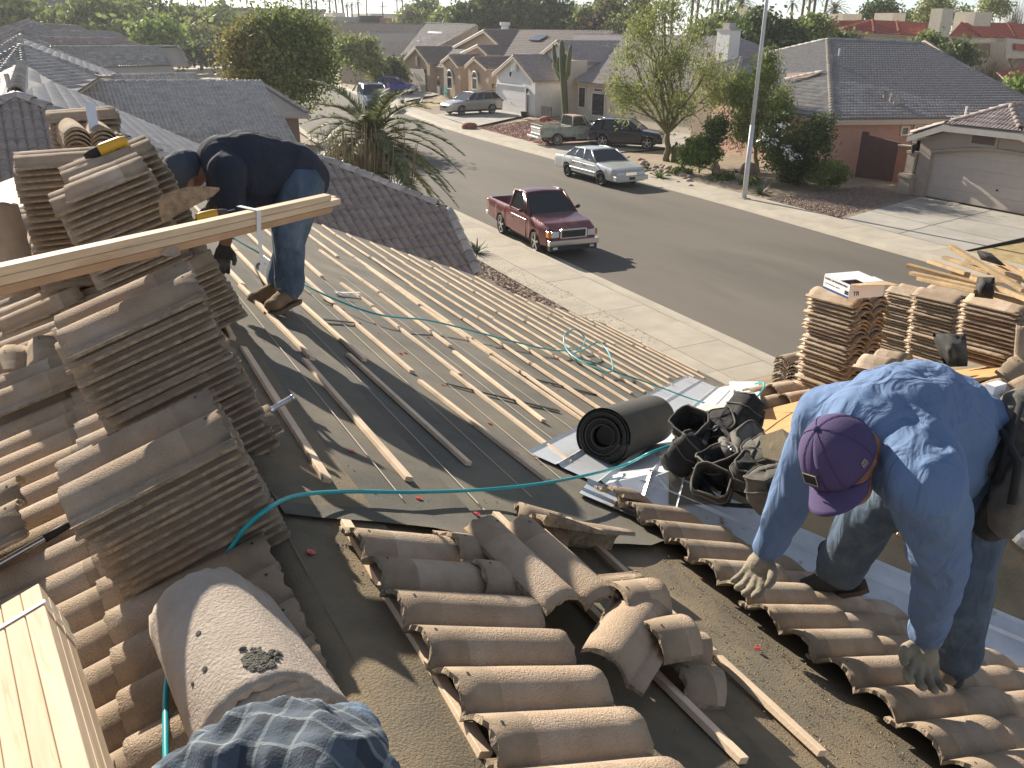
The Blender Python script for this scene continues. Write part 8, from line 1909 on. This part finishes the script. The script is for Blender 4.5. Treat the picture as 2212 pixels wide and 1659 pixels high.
# ---------------------------------------------------------------- tool bag heap
def toolbag():
    t = thing('tool_bag', 'heap of black nylon tool bags and pouches by the valley metal', 'tool bag', PD2(1590, 1060, .0)); q = random.Random(12)
    def P_(u, v, h=0.): 
        p = PD2(u, v+26, 0); return p+Vector((0, 0, .05+h))
    B = lambda u, v, d_: aD(u, v, d_)
    base = [(1480, 985, 4.30), (1500, 930, 4.42), (1560, 930, 4.42), (1612, 960, 4.30), (1560, 1010, 4.12), (1620, 1030, 3.98), (1665, 1060, 3.88), (1540, 1050, 4.02), (1600, 900, 4.50), (1650, 1000, 4.05)]
    for k, (u, v, d_) in enumerate(base):
        c = B(u, v, d_-.12); sx, sy, sz = q.uniform(.07, .10), q.uniform(.06, .09), q.uniform(.07, .11); a = q.uniform(0, 3); ax = Vector((math.cos(a), math.sin(a), q.uniform(-.3, .3))).normalized(); zz_ = Vector((q.uniform(-1, 1), q.uniform(-1, .4), 1)); zz_ = (zz_-ax*zz_.dot(ax)).normalized(); ay = zz_.cross(ax)
        e_ = lambda i, j, l: c+ax*sx*i*.75+ay*sy*j*.75+zz_*sz*l*.75
        def rg(l, sc_=1.): return [c+ax*(math.copysign(abs(math.cos(x))**.55, math.cos(x))*sx*sc_*(1+.16*mnoise.noise((x, l*1.3, k))))+ay*(math.copysign(abs(math.sin(x))**.55, math.sin(x))*sy*sc_*(1+.2*mnoise.noise((x*1.3, l*2+5, k))))+zz_*(sz*l+.016*mnoise.noise((x*1.7, l, k+4))) for x in [2*math.pi*i/26 for i in range(27)]]
        lv = [(-1.1, .3), (-1.05, .75), (-.7, .95), (-.2, 1.05), (.3, 1.0), (.8, .92), (1.0, .97), (1.0, .90), (.5, .84), (-.5, .8)]
        if k % 3 != 1: lv = lv[:7]+[(1.08, .7), (1.12, .35), (1.13, .03)]
        MB().grid([rg(l, q_) for l, q_ in lv]).out('pouch', M['leather' if k in (3, 6, 9) else 'nylon'], t, True)
        MB().tube(rg(1.02, .95), .005, 5, False).tube(rg(.35, 1.03), .004, 5, False).out('piping', M['leather'], t, True)
        if k % 2 == 0:
            G = [[e_(-1.15+2.3*i/6, -1.2-.5*math.sin(j*.5), 1.0-.42*j)+Vector((0, 0, .015*mnoise.noise((i*.9, j*.9, k)))) for i in range(7)] for j in range(5)]; o = MB().grid(G).out('flap', M['nylon' if k % 4 else 'leather'], t, True); md = o.modifiers.new('s', 'SOLIDIFY'); md.thickness = .006
    st = [[(1455, 1005, 4.2), (1440, 998, 4.25), (1425, 985, 4.3), (1420, 975, 4.32)], [(1500, 900, 4.3), (1545, 905, 4.25), (1580, 950, 4.1), (1575, 1000, 4.0)], [(1500, 1010, 4.05), (1560, 1045, 3.9), (1620, 1075, 3.8), (1600, 1010, 3.9)], [(1620, 930, 4.2), (1665, 965, 4.0), (1700, 1020, 3.85), (1712, 1080, 3.8)], [(1530, 985, 4.0), (1510, 1040, 3.95), (1560, 1090, 3.85), (1640, 1095, 3.8), (1670, 1040, 3.85)], [(1590, 895, 4.35), (1605, 940, 4.15), (1590, 1000, 4.0)], [(1540, 905, 4.3), (1520, 960, 4.12), (1480, 1010, 4.1)]]
    for s_ in st:
        P = [B(*p) for p in s_]; G = []
        pts = MB(); 
        for i, p in enumerate(P): 
            if i: pts.bar(P[i-1], p, .026, .004, (0, -.4, 1))
        pts.out('webbing_strap', M['nylon'], t)
    for (u, v, d_) in ((1545, 925, 4.15), (1562, 955, 4.05), (1577, 968, 4.0), (1618, 985, 3.95), (1590, 1045, 3.85), (1655, 1085, 3.78)):
        c = B(u, v, d_); mb = MB(); mb.tube([c+Vector((.016*math.cos(a), -.006*math.sin(a), .018*math.sin(a))) for a in [2*math.pi*i/10 for i in range(11)]], .0028, 5, False); mb.out('buckle_ring', M['chrome'], t, True)
    for (a, b, r_, m) in (((1560, 950, 4.1), (1575, 985, 4.0), .02, 'leather'), ((1588, 940, 4.12), (1600, 985, 4.0), .024, 'leather'), ((1476, 960, 4.15), (1490, 990, 4.1), .012, 'red_cap'), ((1432, 996, 4.2), (1462, 1006, 4.15), .016, 'black_rubber')):
        MB().tube([B(*a), B(*b)], [r_, r_*.9], 10).out('tool_handle', M[m], t, True)
toolbag()
# ---------------------------------------------------------------- cloth at the bottom edge
M['plaid'] = mat('plaid_flannel', (.10, .13, .17), .95, .1, 8, .3, 300, obj=0)
def plaid_nodes():
    m = M['plaid']; nt = m.node_tree; b = nt.nodes['Principled BSDF']; tc = nd(nt, 'ShaderNodeTexCoord'); mp = nd(nt, 'ShaderNodeMapping'); mp.inputs['Rotation'].default_value = (.25, .1, .75); nt.links.new(tc.outputs['Object'], mp.inputs[0]); outs = []
    for i, ax in enumerate(('X', 'Y')):
        w_ = nd(nt, 'ShaderNodeTexWave', wave_type='BANDS', bands_direction=ax, wave_profile='SIN', inp={'Scale': 8.2, 'Distortion': .4}); nt.links.new(mp.outputs[0], w_.inputs[0]); r_ = nd(nt, 'ShaderNodeMapRange', inp={1: .45, 2: .55}); nt.links.new(w_.outputs['Fac'], r_.inputs[0]); outs.append(r_)
        w2 = nd(nt, 'ShaderNodeTexWave', wave_type='BANDS', bands_direction=ax, wave_profile='SIN', inp={'Scale': 8.2, 'Distortion': .4, 'Phase Offset': 1.57}); nt.links.new(mp.outputs[0], w2.inputs[0]); r2_ = nd(nt, 'ShaderNodeMapRange', inp={1: .955, 2: .975}); nt.links.new(w2.outputs['Fac'], r2_.inputs[0]); outs.append(r2_)
    c = None; base = (.035, .046, .062, 1)
    for r_, col in zip((outs[0], outs[2], outs[1], outs[3]), ((.10, .13, .165, 1), (.10, .13, .165, 1), (.26, .30, .31, 1), (.26, .30, .31, 1))):
        mx = nd(nt, 'ShaderNodeMix', data_type='RGBA', blend_type='MIX'); f_ = nd(nt, 'ShaderNodeMath', operation='MULTIPLY', inp={1: .55}); nt.links.new(r_.outputs[0], f_.inputs[0]); nt.links.new(f_.outputs[0], mx.inputs[0])
        if c is None: mx.inputs[6].default_value = base
        else: nt.links.new(c, mx.inputs[6])
        mx.inputs[7].default_value = col; c = mx.outputs[2]
    nt.links.new(c, b.inputs['Base Color'])
plaid_nodes()
kn = thing('person', 'knee and plaid flannel of the photographer at the bottom edge, before the ridge tiles', 'person', PC(600, 1700, 0))
K = lambda u, v, d_: aD(u, v, d_)
blob('plaid_shirt', chain([K(500, 1730, 1.12), K(560, 1655, 1.16), K(650, 1612, 1.18), K(690, 1650, 1.12), K(740, 1760, 1.02)], [.062, .056, .050, .045, .05])+chain([K(470, 1760, 1.05), K(600, 1700, 1.05), K(700, 1740, 1.0)], [.08, .09, .08])+[('e', K(610, 1680, 1.10), (Vector((.12, 0, 0)), Vector((0, .08, 0)), Vector((0, 0, .06))))], .006, 'plaid', kn, .012, 17, 3, seed=4)
blob('jeans', chain([K(750, 1590, 1.25), K(742, 1650, 1.15), K(760, 1740, 1.05)], [.045, .05, .06]), .006, 'denim', kn, .005, 22, 3, seed=6)
# ---------------------------------------------------------------- two people far down the street
def far_person(label, u, vt, vb, Yb, top, legs, hat, skirt=False):
    p = aZ(u, vb, .12); h_ = aY(u, vt, p.y).z-.12; s_ = h_/1.72; t = thing('person', label, 'person', p, math.radians(35)); P = lambda x, y, z: p+Vector((x*s_, y*s_, z*s_))
    blob('body', chain([P(0, 0, .95), P(0, 0, 1.2), P(0, 0, 1.42)], [.13, .14, .12])+chain([P(0, 0, 1.42), P(.02, 0, 1.58)], [.06, .08])+[('e', P(.02, 0, 1.62), (Vector((.09, 0, 0)), Vector((0, .08, 0)), Vector((0, 0, .11))))]+chain([P(0, .1, .92), P(.03, .11, .5), P(0, .12, .08)], [.09, .07, .05])+chain([P(0, -.1, .92), P(-.03, -.11, .5), P(0, -.1, .08)], [.09, .07, .05])+chain([P(0, .2, 1.38), P(.04, .24, 1.12), P(.16, .2, 1.0)], [.06, .045, .04])+chain([P(0, -.2, 1.38), P(.04, -.24, 1.12), P(.1, -.22, .9)], [.06, .045, .04]), .022, 'skin', t)
    blob('shirt', chain([P(0, 0, .98), P(0, 0, 1.2), P(0, 0, 1.38)], [.15, .165, .15])+chain([P(0, .12, 1.38), P(.03, .23, 1.2)], [.085, .07])+chain([P(0, -.12, 1.38), P(.03, -.23, 1.2)], [.085, .07]), .022, top, t, .01, 9)
    if skirt: blob('long_dress', chain([P(0, 0, 1.0), P(0, 0, .5), P(0, 0, .15)], [.16, .2, .22]), .025, legs, t, .02, 8)
    else: blob('trousers', chain([P(0, 0, .95), P(0, .09, .85), P(0, .1, .55), P(0, .11, .12)], [.15, .12, .10, .085])+chain([P(0, -.09, .85), P(0, -.1, .55), P(0, -.1, .12)], [.12, .10, .085]), .022, legs, t, .01, 9)
    blob('cap' if hat != 'hairm' else 'hair', [('e', P(0, 0, 1.68), (Vector((.105, 0, 0)), Vector((0, .095, 0)), Vector((0, 0, .075))))], .018, hat, t)
M['purple'] = mat('purple_cloth', (.16, .05, .20), .9, .1, 6, obj=0); M['hairm'] = mat('dark_hair', (.03, .02, .015), .7, .2, 20, obj=0)
far_person('distant person in black top, white cap and pale shorts by the arched window', 948, 166, 209, 0, 'nylon', 'stucco_white', 'white_plastic'); far_person('distant person in a purple robe beside the blue hatchback', 840, 178, 210, 0, 'purple', 'purple', 'hairm', True)
for i, (u, m) in enumerate(((961, 'hose'), (968, 'hose'))):
    p = aZ(u, 209, .12); t = thing('yard_ornament', ('left' if i == 0 else 'right')+' teal garden chair by the arched window', 'garden chair', p); mb = MB(); mb.box(p+Vector((0, 0, .45)), (.5, .5, .06)); mb.box(p+Vector((.22, 0, .8)), (.05, .5, .7))
    for a in (-.2, .2):
        for b in (-.2, .2): mb.bar(p+Vector((a, b, 0)), p+Vector((a, b, .45)), .04, .04, (1, 0, 0))
    mb.out('chair_frame', M['hose'], t)
# ================================================================== air
mh = bpy.data.materials.new('haze_air'); mh.use_nodes = True; nt = mh.node_tree; nt.nodes.remove(nt.nodes['Principled BSDF']); vo = nt.nodes.new('ShaderNodeVolumePrincipled'); vo.inputs['Color'].default_value = (.93, .96, 1, 1); vo.inputs['Density'].default_value = .00032; vo.inputs['Anisotropy'].default_value = .35; nt.links.new(vo.outputs[0], nt.nodes['Material Output'].inputs['Volume'])
hz = MB().bb(-920, 1220, -220, 1620, -3, 24).out('haze', mh); hz['kind'] = 'stuff'; hz['label'] = 'thin bright haze over the street'
